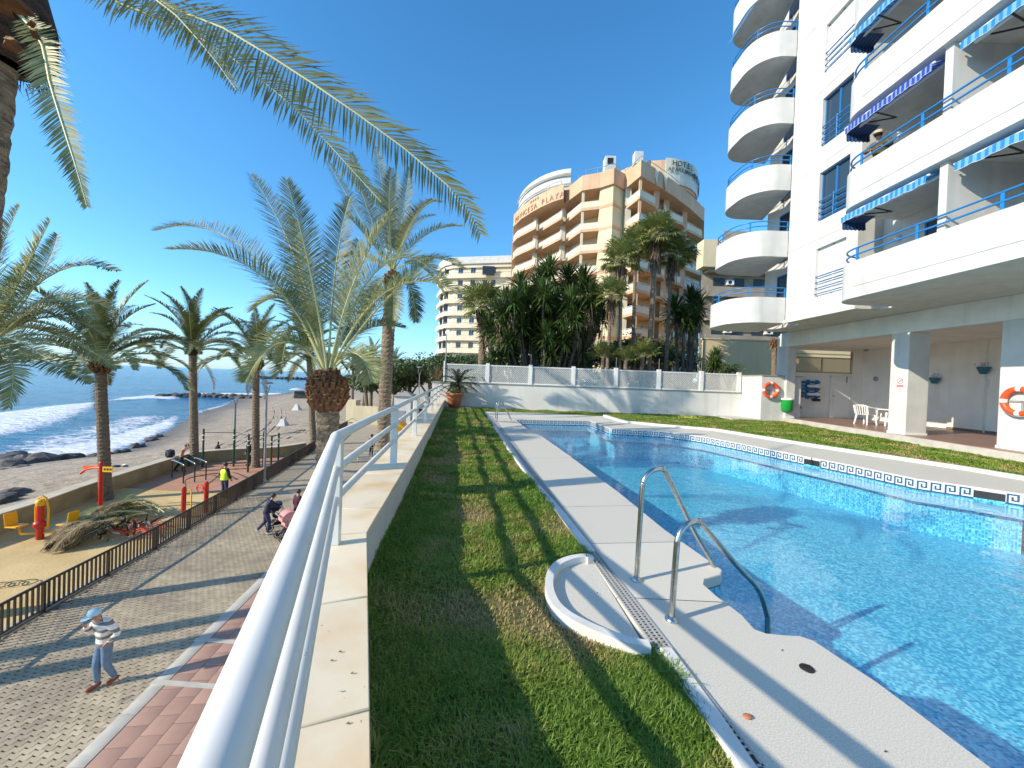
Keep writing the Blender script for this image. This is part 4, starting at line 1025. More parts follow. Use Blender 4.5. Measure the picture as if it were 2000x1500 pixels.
mb.add([(XW, 16.3, H0), (12.2, 16.3, H0), (12.2, 16.3, TOPZ), (XW, 16.3, TOPZ)], [(0, 3, 2, 1)])
mb.box(XW + .23, 25, 13.01, 16.29, H0 + .01, TOPZ); mb.box(12.2, 25, 16.3, 18.9, H0, TOPZ); mb.box(12.3, 25, -6, 13.0, H0, TOPZ); mb.box(XW, 12.19, 13, 16.3, H0, H0 + .01)
mb.build('wall', M['white'], wb)
for z in (7.35, 10.2, 13.05, 15.9):
    g_m = MB(); g_m.box(XW - .004, XW - .001, 13.0, 16.3, z, z + .016); g_m.build('joint_line', M['cap'], wb)
mb = MB(); mb.box(XW - .10, XW - .005, 12.9, 16.35, H0 - .02, H0 + .10); mb.build('drip_ledge', M['white'], wb, bevel=.01)
for i, (a, b, c, d) in enumerate(wins):
    open_ = i in (1, 2); X2 = XW + .16
    w_ = MB(); f = .055
    for (ya, yb, za, zb) in ((a, b, c, c + f), (a, b, d - f, d), (a, a + f, c, d), (b - f, b, c, d), ((a + b) / 2 - .04, (a + b) / 2 + .04, c, d)):
        w_.box(X2 - .05, X2 + .03, ya + .001, yb - .001, za + .001, zb - .001)
    win = w_.build('window', M['bluedk'] if open_ else M['white_metal'], wb)
    pn = MB(); pn.box(X2, X2 + .012, a + .01, b - .01, c + .01, d - .01)
    if open_:
        pn.build('pane', M['glass'], win)
        cu = MB(); pts0 = [(X2 + .035 + .012 * math.sin(k * 1.9), a + .06 + (b - a - .5) * k / 26, c + .05) for k in range(27)]; cu.strip(pts0, [(x, y, d - .05) for x, y, z in pts0])
        cu.build('curtain', M['curtain'], win)
    else:
        sh = MB()
        n = 26
        for k in range(n):
            z0 = c + (d - c) * k / n; z1 = c + (d - c) * (k + 1) / n; sh.box(X2 - .035 - .008, X2 - .02, a + .02, b - .02, z0 + .004, z1 - .003)
        sh.build('roller_shutter', M['shutter'], win)
    for k in range(4):
        z = c + .12 + .22 * k; br = MB(); br.tube([(XW + .02, a, z), (XW + .02, b, z)], .022, 8); br.build('bar', M['blue'] if open_ else M['bluedk'], wb)
    if open_:
        br = MB(); br.tube([(XW + .02, (a + b) / 2, c + .02), (XW + .02, (a + b) / 2, c + .86)], .015, 6); br.build('upright', M['blue'], wb)
# ---- balconies
def rails(parent, path, z, posts=1.7, r_=.026):
    for dz in (.20, .40):
        mb = MB(); mb.tube([(x, y, z + dz) for x, y in path], r_, 8); mb.build('handrail', M['blue'], parent)
    pts = resample([(x, y, 0) for x, y in path], posts); mb = MB()
    for p in pts[0:]: mb.box(p.x - .012, p.x + .012, p.y - .035, p.y + .035, z - .02, z + .40)
    mb.build('rail_post', M['blue'], parent)
long_path = [(10.05, -5.5), (10.05, 11.55)] + [(p[0], p[1]) for p in arc(10.95, 11.55, .90, 180, 90, 14)][1:] + [(11.44, 12.45)]
for k in range(5):
    z = H0 + ST * k
    inn = offset(long_path, -.14)
    slab = MB(); slab.prism(long_path + [(12.29, 12.45), (12.29, -5.5)], z, z + .2); balc = slab.build('balcony', M['white'], wb, clean=True)
    mb = MB(); band(mb, long_path, -.14, z + .201, z + 1.1); mb.build('parapet', M['white'], balc, clean=True)
    gj = MB(); gj.box(10.044, 10.048, -5.4, 11.5, z + .33, z + .342); gj.build('joint_line', M['cap'], balc)
    rails(balc, offset(long_path, -.08)[0:-1], z + 1.1)
    fins = [9.32, 5.6, 1.9]
    if k < 4:
        for fy_ in fins:
            mb = MB(); mb.box(10.2, 12.29, fy_ - .09, fy_ + .09, z + .202, z + ST - .002); mb.build('party_wall', M['white'], balc)
        for (ya, yb) in ((9.41, 13.0), (5.69, 9.23), (1.99, 5.51)):
            dd = MB(); dd.box(12.255, 12.285, ya + .7, ya + 2.2, z + .25, z + 2.35); dd.build('balcony_door', M['darkglass'], balc)
            df = MB()
            for yy in (ya + .68, ya + 1.42, ya + 2.16): df.box(12.235, 12.254, yy, yy + .06, z + .25, z + 2.35)
            df.build('door_frame', M['bluedk'], balc)
        lamp = MB(); lamp.ball((12.24, 12.45, z + 2.2), .09, 10); lamp.build('wall_lamp', M['shutter'], balc)
        # awnings rolled under the slab above, striped valance hanging
        for bi, (ya, yb, drop) in enumerate(((9.55, 12.1, .0), (5.8, 9.1, .0), (2.1, 5.4, 0))):
            if bi == 2 and k > 1: continue
            zt_ = z + ST - .03; ext = {(3, 0): .9, (2, 0): .28}.get((k, bi), .12)
            Xo = 10.20 - 0 * ext; am = M['awning2'] if (k, bi) == (1, 0) else M['awning']
            if (k, bi) == (1, 0): ext = .25
            xo = 10.2 - (.0 if bi else .10); zf = zt_ - .10 - ext * .35
            if (k, bi) == (3, 0): xo = 9.75
            tb_ = MB(); tb_.tube([(10.55, ya, zt_ - .07), (10.55, yb, zt_ - .07)], .05, 10); aw = tb_.build('awning', M['white_metal'], balc)
            fb_ = MB(); fb_.tube([(xo, ya, zf), (xo, yb, zf)], .028, 8); fb_.build('front_bar', M['white_metal'], aw)
            cl = MB(); n = 30
            top = [(10.55, ya + .03 + (yb - ya - .06) * i / n, zt_ - .03) for i in range(n + 1)]; bot = [(xo - .01, y, zf + .01) for x, y, z_ in top]
            cl.strip(top, bot)
            v0 = [(xo - .03, y, zf + .01) for x, y, z_ in top]
            nn = 96; ytop = [ya + .03 + (yb - ya - .06) * i / nn for i in range(nn + 1)]
            va = [(xo - .032 + .008 * math.sin(y * 9), y, zf + .01) for y in ytop]; vb = [(xo - .034 + .014 * math.sin(y * 9), y, zf - .17 - .025 * abs(math.sin(y * 9))) for y in ytop]
            cl.strip(va, vb)
            cl.build('fabric', am, aw)
            hm = MB(); hm.tube([(x, y, z_) for x, y, z_ in vb], .006, 4); hm.build('hem', M['plastic'], aw)
            ar = MB(); ar.obox((10.6, yb - .25, zt_ - .12), (11.2, yb - .5, zt_ - .12), .03, .03); ar.obox((11.2, yb - .5, zt_ - .12), (xo + .1, yb - .8, zf), .03, .03); ar.build('folding_arm', M['black'], aw)
# pieces of extended side awning cloth seen from below at the left ends
for k in (0, 1, 2):
    zt_ = H0 + ST * (k + 1) - .16
    cl = MB(); n = 22
    top = [(10.35 + .75 * i / n, 12.35, zt_ - .05) for i in range(n + 1)]; bot = [(x, 12.33 + .01 * math.sin(i * 1.7), zt_ - .27 - .03 * abs(math.sin(i * .9))) for i, (x, y, z_) in enumerate(top)]
    cl.strip(top, bot); cl.strip(top, [(x, 12.0, zt_ + .05) for x, y, z_ in top]); cl.build('side_valance', stripe_mat('dark_blue_striped_cloth', (.012, .03, .10), (.02, .08, .22), 0, 9), wb)
# rounded far balconies
for k in range(6):
    z = H0 + ST * k; Xf = 9.35 if k < 1 else (9.5 if k == 1 else 9.86)
    r1 = .95
    path = [(11.44, 16.32)] + [tuple(a) for a in arc(Xf + 1.15, 17.47, 1.15, 270, 180, 14)] + [tuple(a) for a in arc(Xf + 1.15, 18.15, 1.15, 180, 90, 14)] + [(12.19, 19.3)]
    path = [(x, y) for x, y in smooth_path([(a, b, 0) for a, b in path], 2) for _ in (0,)] if False else path
    slab = MB(); slab.prism(path, z, z + .2); balc = slab.build('balcony', M['white'], wb, clean=True)
    mb = MB(); band(mb, path, -.13, z + .201, z + 1.08); pp = mb.build('parapet', M['white'], balc, clean=True)
    rails(balc, offset(path, -.07), z + 1.1, 1.5, .022)
    dr_ = MB(); dr_.box(12.16, 12.195, 16.6, 17.9, z + .22, z + 2.35); dr_.build('balcony_door', M['darkglass'], balc)
    df = MB()
    for yy in (16.58, 17.22, 17.88): df.box(12.13, 12.159, yy, yy + .05, z + .22, z + 2.38)
    df.box(12.13, 12.159, 16.58, 17.93, z + 2.33, z + 2.39); df.build('door_frame', M['bluedk'], balc)
    if k == 0: lm = MB(); lm.ball((12.15, 18.3, z + 1.95), .08, 8); lm.build('wall_lamp', M['shutter'], balc)
    if k == 5:
        pass
z = H0 + ST * 5; cl = MB(); n = 30
pa = offset([(9.86, 17.3), (9.86, 18.1)] + [tuple(a) for a in arc(9.86 + 1.15, 18.15, 1.15, 180, 140, 5)], -.05)
cl2 = MB(); top = [(9.95, 16.9 + 1.9 * i / 24, z - .12) for i in range(25)]; bot = [(9.75, y, z - .35 - .02 * abs(math.sin(y * 8))) for x, y, z_ in top]; cl2.strip(top, bot); cl2.build('awning', M['awning'], wb)
# ---- open ground floor: beam, pillars, back walls
XP = 13.55; ZB = 3.72; PZ = .2; XB = 18.4
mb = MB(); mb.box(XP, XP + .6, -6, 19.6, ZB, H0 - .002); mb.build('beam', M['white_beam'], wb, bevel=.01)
mb = MB(); mb.box(10.9, XP - .001, -6, 16.2, H0 - .06, H0 - .012); 
mb = MB(); mb.box(XP + .601, XB + .3, -6, 20.35, ZB + .1, H0 - .003); mb.box(13.95, XP + .6, 19.601, 20.35, ZB + .1, H0 - .003); mb.box(XP+.0, 25, 18.901, 19.6, H0, H0+.01); mb.build('portico_ceiling', M['white_lifted'], wb)
def pillar(y0, y1, x1, label=None):
    mb = MB(); mb.box(XP - .03, x1, y0, y1, PZ, ZB - .002); o = mb.build('pillar', M['white'], wb, bevel=.012)
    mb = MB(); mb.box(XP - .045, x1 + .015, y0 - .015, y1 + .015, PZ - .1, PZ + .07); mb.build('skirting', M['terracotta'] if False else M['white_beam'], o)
    return o
p1 = pillar(13.16, 13.78, 14.25); p2 = pillar(9.6, 10.68, 14.3); p3 = pillar(18.95, 19.6, 13.95); p4 = pillar(5.6, 6.3, 14.3)
mb = MB(); 
# end wall with door and lattice opening (facing the camera)
ew = 20.2
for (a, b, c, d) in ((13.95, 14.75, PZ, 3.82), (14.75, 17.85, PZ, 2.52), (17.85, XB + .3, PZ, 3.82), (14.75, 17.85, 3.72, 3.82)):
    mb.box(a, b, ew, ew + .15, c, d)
mb.build('end_wall', M['white_lifted'], wb)
fm = MB()
for (a, b, c, d) in ((14.76, 17.84, 2.53, 2.60), (14.76, 17.84, 3.30, 3.36), (14.76, 14.82, 2.6, 3.7), (17.78, 17.84, 2.6, 3.7), (16.25, 16.31, 2.6, 3.35), (14.76, 17.84, 3.5, 3.54)): fm.box(a, b, ew + .04, ew + .1, c, d)
lw = fm.build('lattice_window', M['beige'], wb); lattice(14.82, 17.78, 2.6, 3.3, ew + .06, .085).build('lattice', M['beige'], lw, kind='stuff')
mb = MB(); mb.box(16.72, 17.72, ew - .03, ew - .005, PZ + .02, 2.34); dr_ = mb.build('door', M['plastic'], wb, bevel=.005)
for (a, b, c, d) in ((16.66, 16.719, PZ, 2.4), (17.721, 17.78, PZ, 2.4), (16.66, 17.78, 2.341, 2.4)): 
    f = MB(); f.box(a, b, ew - .05, ew - .004, c, d); f.build('door_frame', M['white_metal'], dr_)
f = MB(); f.box(16.86, 17.58, ew - .042, ew - .031, .5, 2.15); f.build('door_panel', M['plastic'], dr_, bevel=.01)
f = MB(); f.tube([(16.80, ew - .06, 1.35), (16.92, ew - .06, 1.35)], .015, 6); f.build('handle', M['black'], dr_)
mb = MB(); mb.box(17.5, 17.56, ew - .05, ew - .01, 2.05, 2.4); mb.build('door_closer', M['grey_metal'], wb)
mb = MB(); mb.box(XB, XB + .2, -6, ew, PZ, 3.82); mb.box(XB - .12, XB - .001, 14.9, 16.1, PZ, 3.82); mb.build('back_wall', M['white_lifted'], wb)
mb = MB(); mb.box(XB - .02, XB - .002, -6, 14.9, PZ, PZ + .09); mb.box(XB - .14, XB - .121, 14.88, 16.12, PZ, PZ + .09); mb.build('skirting', M['patio'], wb)
# patio floor
pt = struct(MB().sheet([(14.0, 20.2)] + [(a, b) for a, b in patio_line] + [(XB, -3), (XB, 20.2)], PZ - .02).build('patio', M['joint']))
pp_ = [(a, b) for a, b in patio_line]
til = MB(); til.box(-.247, .247, -.247, .247, -.02, 0); tilm = til.mesh('patio_tile', M['patio'])
for i in range(60):
    for j in range(12):
        x = 12.85 + j * .5; y = 5.2 + i * .5
        if y > 20 or x > XB - .2: continue
        if x - .25 < at_y(pp_[::-1], y) + .02 or (x / y > 1.42): continue
        o = link('patio_tile', tilm, pt); o.location = (x, y, PZ)
mb = MB(); e = [(x, y) for x, y in patio_line]; band(mb, e, .1, -.05, PZ + .005) ; struct(mb.build('patio_edge', M['kerb'], clean=True))
# things under the portico
sg = thing('no_smoking_sign', 'small no smoking sign with red ring and red caption plate on the pillar', 'sign', tuple(PX(1759, 748, 13.51)))
c = PX(1758.5, 744, 13.515); yv, zv = c.y, c.z
mb = MB(); mb.box(13.512, 13.519, yv - .13, yv + .13, zv - .23, zv + .13); mb.build('plate', M['plastic'], sg)
mb = MB(); mb.tube([(13.508, yv + .095 * math.cos(a), zv + .095 * math.sin(a)) for a in [2 * math.pi * i / 24 for i in range(24)]], .012, 6, closed=True); mb.obox((13.508, yv - .065, zv + .065), (13.508, yv + .065, zv - .065), .012, .018); mb.build('red_ring', mat('faded_red', (.6, .17, .2), .5), sg)
mb = MB(); mb.box(13.507, 13.511, yv - .07, yv + .05, zv - .012, zv + .012); mb.build('cigarette', M['black'], sg)
mb = MB(); mb.box(13.506, 13.511, yv - .12, yv + .12, zv - .215, zv - .13); mb.build('caption_plate', mat('faded_red_plate', (.55, .20, .24), .5), sg)
p = PX(1992, 784, 13.42); lifebuoy((13.40, p.y, p.z), (-1, 0, 0), .325, .072, 'near orange lifebuoy hanging on the pillar at the right edge')
# wall pots
def wall_pot(px, py, X, label, flower=None, sc=1.0, ydep=None):
    c = PX(px, py, X - .18); t = thing('wall_flower_pot', label, 'flower pot', tuple(c))
    mb = MB(); mb.lathe(c, [(0, -.12 * sc), (.08 * sc, -.12 * sc), (.15 * sc, .06 * sc), (.165 * sc, .10 * sc), (.14 * sc, .10 * sc), (.12 * sc, .04 * sc)], 12); mb.build('pot', mat('teal_glaze', (.02, .16, .24), .3), t)
    mb = MB()
    for i in range(50):
        a = random.uniform(0, 6.3); r = random.uniform(0, .2) * sc; q = c + Vector((r * math.cos(a), r * math.sin(a), random.uniform(.08, .24) * sc)); s_ = .03
        mb.add([q, q + Vector((s_, s_ * .6, s_ * .5)), q + Vector((0, s_, s_)), ], [(0, 1, 2)], 1 if (flower and i % 2) else 0)
    mb.build('plant', [M['hedge'], flower or M['hedge']], t)
wall_pot(1921, 723, XB, 'teal wall pot with red flowers on the back wall', M['purpleflower'], 1.25)
wall_pot(1825, 743, XB, 'teal wall pot with dark plant just right of the pillar', M['navy'], 1.15)
wall_pot(1748, 727, XB, 'teal wall pot half hidden behind the pillar', None, 1.0)
c = PX(1922, 748, XB - .01); mb = MB(); mb.box(XB - .02, XB - .003, c.y - .16, c.y + .16, c.z - .16, c.z + .16)
tag(mb.build('wall_plate', M['shutter']), 'faint square plate on the back wall below the red flowers', 'plate')
c = PX(1711, 740, XB - .01); mb = MB(); mb.ball((XB - .03, c.y, c.z), .13, 12, sc=(.4, 1, 1)); tag(mb.build('wall_light', M['grey_metal']), 'round grey bulkhead light on the back wall above the chairs', 'lamp')
c = P(1690, 681, 19.9); mb = MB(); mb.tube([(c.x, 20.1, c.z + .1), (c.x, 19.9, c.z)], .03, 8); mb.ball((c.x, 19.85, c.z - .05), .1, 10); tag(mb.build('security_camera', M['grey_metal']), 'small grey security camera under the portico ceiling', 'camera')
# pallet shelf with bottles
c0 = P(1555, 742, 20.15); c1 = P(1597, 778, 20.15)
ps = thing('pallet_shelf', 'blue painted pallet rack hung on the end wall beside the door', 'rack', (c0.x, 20.15, c1.z))
x0, x1, z0, z1 = c0.x + .02, c1.x, c1.z, c0.z
for i in range(5):
    z = z0 + (z1 - z0) * (i + .5) / 5; mb = MB(); mb.box(x0, x1, 20.02, 20.05, z - .055, z + .055); mb.build('board', M['bluedk'], ps)
for x in (x0 + .05, x1 - .1, (x0 + x1) / 2): mb = MB(); mb.box(x - .05, x + .05, 20.06, 20.18, z0 - .03, z1 + .03); mb.build('upright', M['bluedk'], ps)
for i, z in enumerate((z0 + .2, z0 + .62)):
    mb = MB(); mb.tube([(x0 + .42, 19.93, z), (x0 + .98, 19.93, z + .02)], [.02, .11], 10); mb.tube([(x0 + .45, 19.93, z), (x0 + 1.15, 19.93, z + .02)], .07, 10); tag(mb.build('rolled_parasol', M['plastic']), ['white rolled bundle on the lower pallet board', 'white rolled bundle on the upper pallet board'][i], 'bundle')
p = P(1594, 780, 19.95); mb = MB(); mb.lathe((p.x, p.y, p.z - .1), [(0, 0), (.16, 0), (.21, .12), (.0, .14)], 10); tag(mb.build('black_bowl', M['black']), 'black bowl below the blue pallet rack', 'bowl')
p = P(1556, 805, 19.6); mb = MB(); mb.tube([p, p + Vector((0, 0, .5)), p + Vector((.15, 0, .5))], .035, 8); mb.tube([p + Vector((-.05, 0, .2)), p + Vector((.2, 0, .25))], .05, 8); tag(mb.build('standpipe', M['black']), 'short black standpipe tap behind the block wall', 'tap')
# white plastic chairs and table
def chair(loc, rz, label):
    t = thing('garden_chair', label, 'chair', (0, 0, 0), 'white plastic chairs')
    mb = MB(); mb.box(-.22, .22, -.22, .22, .42, .45); mb.build('seat', M['plastic'], t, bevel=.01)
    for sx in (-1, 1):
        for sy in (-1, 1):
            mb = MB(); mb.tube([(sx * .26, sy * .26, 0), (sx * .21, sy * .20, .43)], [.03, .04], 6); mb.build('leg', M['plastic'], t)
    n = 9
    mb = MB()
    for i in range(n):
        a = math.pi * (i + .5) / n; x = -.27 * math.cos(a); y = .20 + .07 * math.sin(a); mb.obox((x, y, .45), (x * 1.08, y + .10, .80 + .06 * math.sin(a)), .035, .012)
    mb.build('back_slats', M['plastic'], t)
    mb = MB(); mb.tube([(-.30 * math.cos(a) * (1 if True else 1), .28 * max(0, math.sin(a)) + .04 - (0 if 0.3 < a < 2.84 else .22), .84 * min(1, .82 + .2 * math.sin(a))) for a in [math.pi * i / 14 for i in range(15)]], .024, 8); mb.build('arm_and_top_rail', M['plastic'], t)
    for sx in (-1, 1): mb = MB(); mb.tube([(sx * .30, -.2, .66), (sx * .26, -.24, .3), (sx * .25, -.25, .02)], .022, 6); mb.build('arm_support', M['plastic'], t)
    t.location = loc; t.rotation_euler.z = rz; return t
cA = G(1690, 829, PZ); chair((cA.x, cA.y, PZ), R(100), 'white plastic garden chair left of the small table, farther from the pillar')
chair((cA.x + 1.05, cA.y - 1.0, PZ), R(-60), 'white plastic garden chair right of the table, half behind the pillar')
tt = thing('garden_table', 'white plastic garden table between the two chairs', 'table', (0, 0, 0)); mb = MB(); mb.lathe((0, 0, .68), [(0, .04), (.42, .04), (.44, .02), (.43, 0), (0, 0)], 20); mb.build('tabletop', M['plastic'], tt)
for i in range(4):
    a = i * math.pi / 2 + .6; mb = MB(); mb.tube([(.34 * math.cos(a), .34 * math.sin(a), 0), (.16 * math.cos(a), .16 * math.sin(a), .68)], [.03, .045], 6); mb.build('leg', M['plastic'], tt)
tt.location = (cA.x + .62, cA.y - .35, PZ)
# ================================================================ FAR BUILDINGS
def plan(lst, y=600): return [(P(px, y, d).x, d) for px, d in lst]
def wallz(mb, path, z0, z1, mi=0): mb.strip([(x, y, z0) for x, y in path], [(x, y, z1) for x, y in path], mi)
ht = thing('hotel', 'tall apricot and cream hotel with zigzag balconies and lettering on its top band', 'building', (12, 51, 0))
def hplan(d=0.0):
    return None
OUT = [(996, 86), (997, 67), (1004, 64.8), (1040, 60.2), (1043, 62.2), (1047, 61.8), (1090, 56.3), (1095, 58.2), (1100, 57.6), (1128, 53.4), (1163, 52.6), (1189, 51.3), (1210, 52.8), (1214, 52.4), (1241, 49.2), (1272, 51.4), (1276, 52.6), (1292, 53.2), (1296, 55), (1328, 57.0), (1332, 58.6), (1366, 61.8), (1368, 86)]
OP = plan(OUT)
INN = plan([(1000, 86), (1003, 69), (1046, 64.8), (1099, 60.5), (1132, 56.5), (1160, 55.0), (1163, 52.8), (1189, 51.5), (1210, 53.0), (1218, 54.8), (1241, 53.6), (1278, 55.6), (1330, 61.0), (1364, 65), (1366, 86)])
mb = MB(); wallz(mb, INN, 3, 29); core = mb.build('wall', M['cream'], ht)
levels = [25.2, 22.25, 19.3, 16.35, 13.4, 10.45, 7.5, 4.55]
seg_b = [(1, 4), (5, 8), (8, 11), (13, 16), (17, 19), (19, 21)]      # balcony runs (indices of OP)
for li, z in enumerate(levels):
    mb = MB(); mb.prism(OP, z, z + .38); fl_ = mb.build('floor_band', M['orangewall'], ht)
    # balcony fronts
    runs = [OP[1:4], OP[5:7], OP[8:10], OP[13:16], OP[17:18] + OP[18:20], OP[20:22]]
    for rn_ in runs:
        pth = [(x, y) for x, y in rn_]
        mb = MB(); band(mb, offset(pth, .08), .16, z + .381, z + 1.22); o = mb.build('balcony_front', M['cream2'], ht)
        rl = MB(); rl.tube([(x, y, z + 1.36) for x, y in offset(pth, .16)], .03, 5); rl.build('handrail', M['white_metal'], o)
    # solid cream corner bay
    b3 = offset(OP, .05); mb = MB(); wallz(mb, b3[10:13], z + .38, z + 2.95); 
    mb.build('bay_wall', M['cream'], ht)
    mb = MB(); band(mb, offset(OP[9:11], .08), .16, z + .381, z + 1.22); mb.build('balcony_front', M['cream2'], ht)
    # columns
    for idx in (4, 7, 9, 13, 14, 16, 18, 20):
        x, y = offset(OP, .3)[idx]; w = .16 if idx in (9, 14) else .38
        mb = MB(); mb.box(x - w, x + w, y - w, y + w, z + .381, z + 2.949); mb.build('column', M['cream2'] if idx not in (14, 16, 18, 20) else M['orangewall'], ht)
# windows set in the recessed wall
wp = [Vector((x, y, 0)) for x, y in INN]
for li, z in enumerate(levels):
    for (i0, ts) in ((1, (.25, .72)), (2, (.25, .72)), (3, (.4, .8)), (8, (.5,)), (9, (.55,)), (10, (.45,)), (11, (.2, .5, .8)), (12, (.3, .75))):
        a, b = wp[i0], wp[i0 + 1]; d = (b - a).normalized(); q = Vector((-d.y, d.x, 0)) 
        if q.y > 0: q = -q
        for t_ in ts:
            c = a.lerp(b, t_); L_ = min(.85, (b - a).length * .3)
            mb = MB(); mb.obox(c + q * .03 - d * L_ + Vector((0, 0, z + 1.45)), c + q * .03 + d * L_ + Vector((0, 0, z + 1.45)), .08, 2.1); w_ = mb.build('window', M['white_metal'], ht)
            mb = MB(); 
            for s_ in (-1, 1):
                mb.obox(c + q * .08 + d * (s_ * L_ * .5 - L_ * .42) + Vector((0, 0, z + 1.45)), c + q * .08 + d * (s_ * L_ * .5 + L_ * .42) + Vector((0, 0, z + 1.45)), .03, 1.85)
            mb.build('pane', M['curtain'] if random.random() < .3 else M['glass'], w_)
# attic band
AT = plan([(996, 86), (997, 66.6), (1012, 63.2), (1030, 60.8), (1050, 58.6), (1072, 56.8), (1092, 55.7), (1094, 57.4), (1128, 53.2), (1163, 52.2), (1189, 51.0), (1211, 52.4), (1241, 48.9), (1275, 51.2), (1305, 53.6), (1340, 57.4), (1368, 61.6), (1370, 86)])
mb = MB(); mb.prism(AT, 27.9, 29.95); mb.build('attic_band', M['orangewall'], ht)
mb = MB(); mb.prism(offset(AT, .35), 29.955, 30.05); mb.build('roof', M['cap'], ht)
rl = MB(); q_ = offset(AT, .5)
for s_, e_ in ((2, 8), (8, 16)): rl.tube([(x, y, 30.9) for x, y in q_[s_:e_]], .04, 5); 
for x, y in [(p.x, p.y) for p in resample([(a, b, 0) for a, b in q_[2:16]], 1.6)]: rl.tube([(x, y, 30.05), (x, y, 30.9)], .03, 4)
rl.build('roof_railing', M['grey_metal'], ht)
# white curved roof pavilion (left)
c = P(1105, 600, 72); mb = MB(); pth = [(c.x + 9.6 * math.cos(R(a)), c.y + 13 * math.sin(R(a))) for a in range(188, 266, 6)]
wallz(mb, pth, 30.0, 34.2); wallz(mb, offset(pth, .4)[::-1], 30, 34.2); mb.strip([(x, y, 34.2) for x, y in pth], [(x, y, 34.2) for x, y in offset(pth, .4)]); mb.build('curved_pavilion', M['white'], ht)
mb = MB(); pth2 = offset(pth, -.25); band(mb, pth2, -.12, 33.1, 33.35); band(mb, pth2, -.1, 31.6, 31.8); mb.build('pavilion_ledge', M['cap'], ht)
# right roof drum with sign
c = P(1258, 600, 63); pth = [(c.x + 6.9 * math.cos(R(a)), c.y + 7.4 * math.sin(R(a))) for a in range(175, 392, 8)]
DR = pth; k_ = 13
mb = MB(); mb.prism(pth, 30.05, 33.9); mb.build('roof_drum', M['orangewall'], ht)
sgn = [(c.x + 7.1 * math.cos(R(a)), c.y + 7.6 * math.sin(R(a))) for a in range(268, 366, 6)]
mb = MB(); band(mb, sgn, .15, 30.5, 34.1); mb.build('sign_panel', M['sign'], ht)
for px_, w, z0, z1, m_ in ((1179, .75, 30, 34.0, 'white'), (1191, .45, 30, 32.6, 'white'), (1234, .6, 33.2, 34.9, 'white')):
    q = P(px_, 600, 56); mb = MB(); mb.box(q.x - w, q.x + w, q.y - w, q.y + w, z0, z1); ch = mb.build('chimney', M[m_], ht)
    if z1 == 34.0: mb = MB(); mb.box(q.x - w * .6, q.x + w * .5, q.y - w - .03, q.y - w - .002, z1 - 1.2, z1 - .3); mb.build('flue_opening', M['black'], ch)
def text(body, size, mt, parent, loc, rz, extrude=.03, align='CENTER', scale_x=1.0):
    cu = bpy.data.curves.new('lettering', 'FONT'); cu.body = body; cu.size = size; cu.extrude = extrude; cu.align_x = align; cu.materials.append(mt)
    o = bpy.data.objects.new('lettering', cu); COL.objects.link(o); o.parent = parent
    o.location = Vector(loc) - org(parent); o.rotation_euler = (R(90), 0, rz); o.scale.x = scale_x; return o
def text_on(path, s0, body, size, mt, parent, z, out=.06, step=None, tilt=0):
    pts = [Vector((x, y, 0)) for x, y in path]; step = step or size * .72; d = [0]
    for a, b in zip(pts, pts[1:]): d.append(d[-1] + (b - a).length)
    for i, ch in enumerate(body):
        if ch == ' ': continue
        t = s0 + i * step
        for k in range(len(d) - 1):
            if t <= d[k + 1]: break
        f = (t - d[k]) / (d[k + 1] - d[k]); a, b = pts[k], pts[k + 1]; p = a.lerp(b, f); dd = (b - a).normalized(); q = Vector((dd.y, -dd.x, 0))
        text(ch, size, mt, parent, (p.x + q.x * out, p.y + q.y * out, z + tilt * i), math.atan2(dd.y, dd.x), .03)
text_on(AT[1:7], 1.3, 'PRINCESA PLAYA', 1.15, M['letter2'], ht, 28.15, step=.90)
text_on(AT[1:7], 6.4, '****', .9, M['letter2'], ht, 29.1, step=.6)
text_on(sgn, 1.2, 'HOTEL', 1.05, M['letter'], ht, 33.0, step=.80, out=.2)
text_on(sgn, .5, 'APARTAMENTOS', .72, M['letter'], ht, 32.2, step=.50, out=.2)
text_on(sgn, 5.4, 'PRINCESA', 1.5, M['letter'], ht, 31.8, step=.88, out=.2)
text_on(sgn, 7.0, 'PLAYA', .7, M['letter'], ht, 31.1, step=.6, out=.2)
for px_, sy in ((1271, 52.2), (1289, 53.2)):
    q = P(px_, 600, sy - 1.4); mb = MB(); mb.add([(q.x - .35, q.y, 30.0), (q.x + .35, q.y, 30.0), (q.x + .15, q.y, 27.9), (q.x + .35, q.y + 1.5, 30), (q.x - .35, q.y + 1.5, 30), (q.x + .15, q.y + 1.2, 27.9)], [(0, 2, 1), (1, 2, 5, 3), (0, 4, 5, 2), (0, 1, 3, 4)]); mb.build('sign_bracket', M['cream2'], ht)
mb = MB(); mb.prism(offset(OP, .8), 2.2, 4.6); mb.build('ground_floor', mat('dark_glazed_ground_floor', (.06, .055, .05), .3, (.03, .03, .03), 1), ht)
# AC units on the shaded side
for li, z in enumerate(levels):
    for t_ in (.25, .62):
        a, b = Vector((*INN[10], 0)), Vector((*INN[12], 0)); p = a.lerp(b, t_); mb = MB(); mb.box(p.x - .4, p.x + .4, p.y - 1.0, p.y - .5, z + 1.3, z + 1.85); mb.build('air_conditioner', M['plastic'], ht)
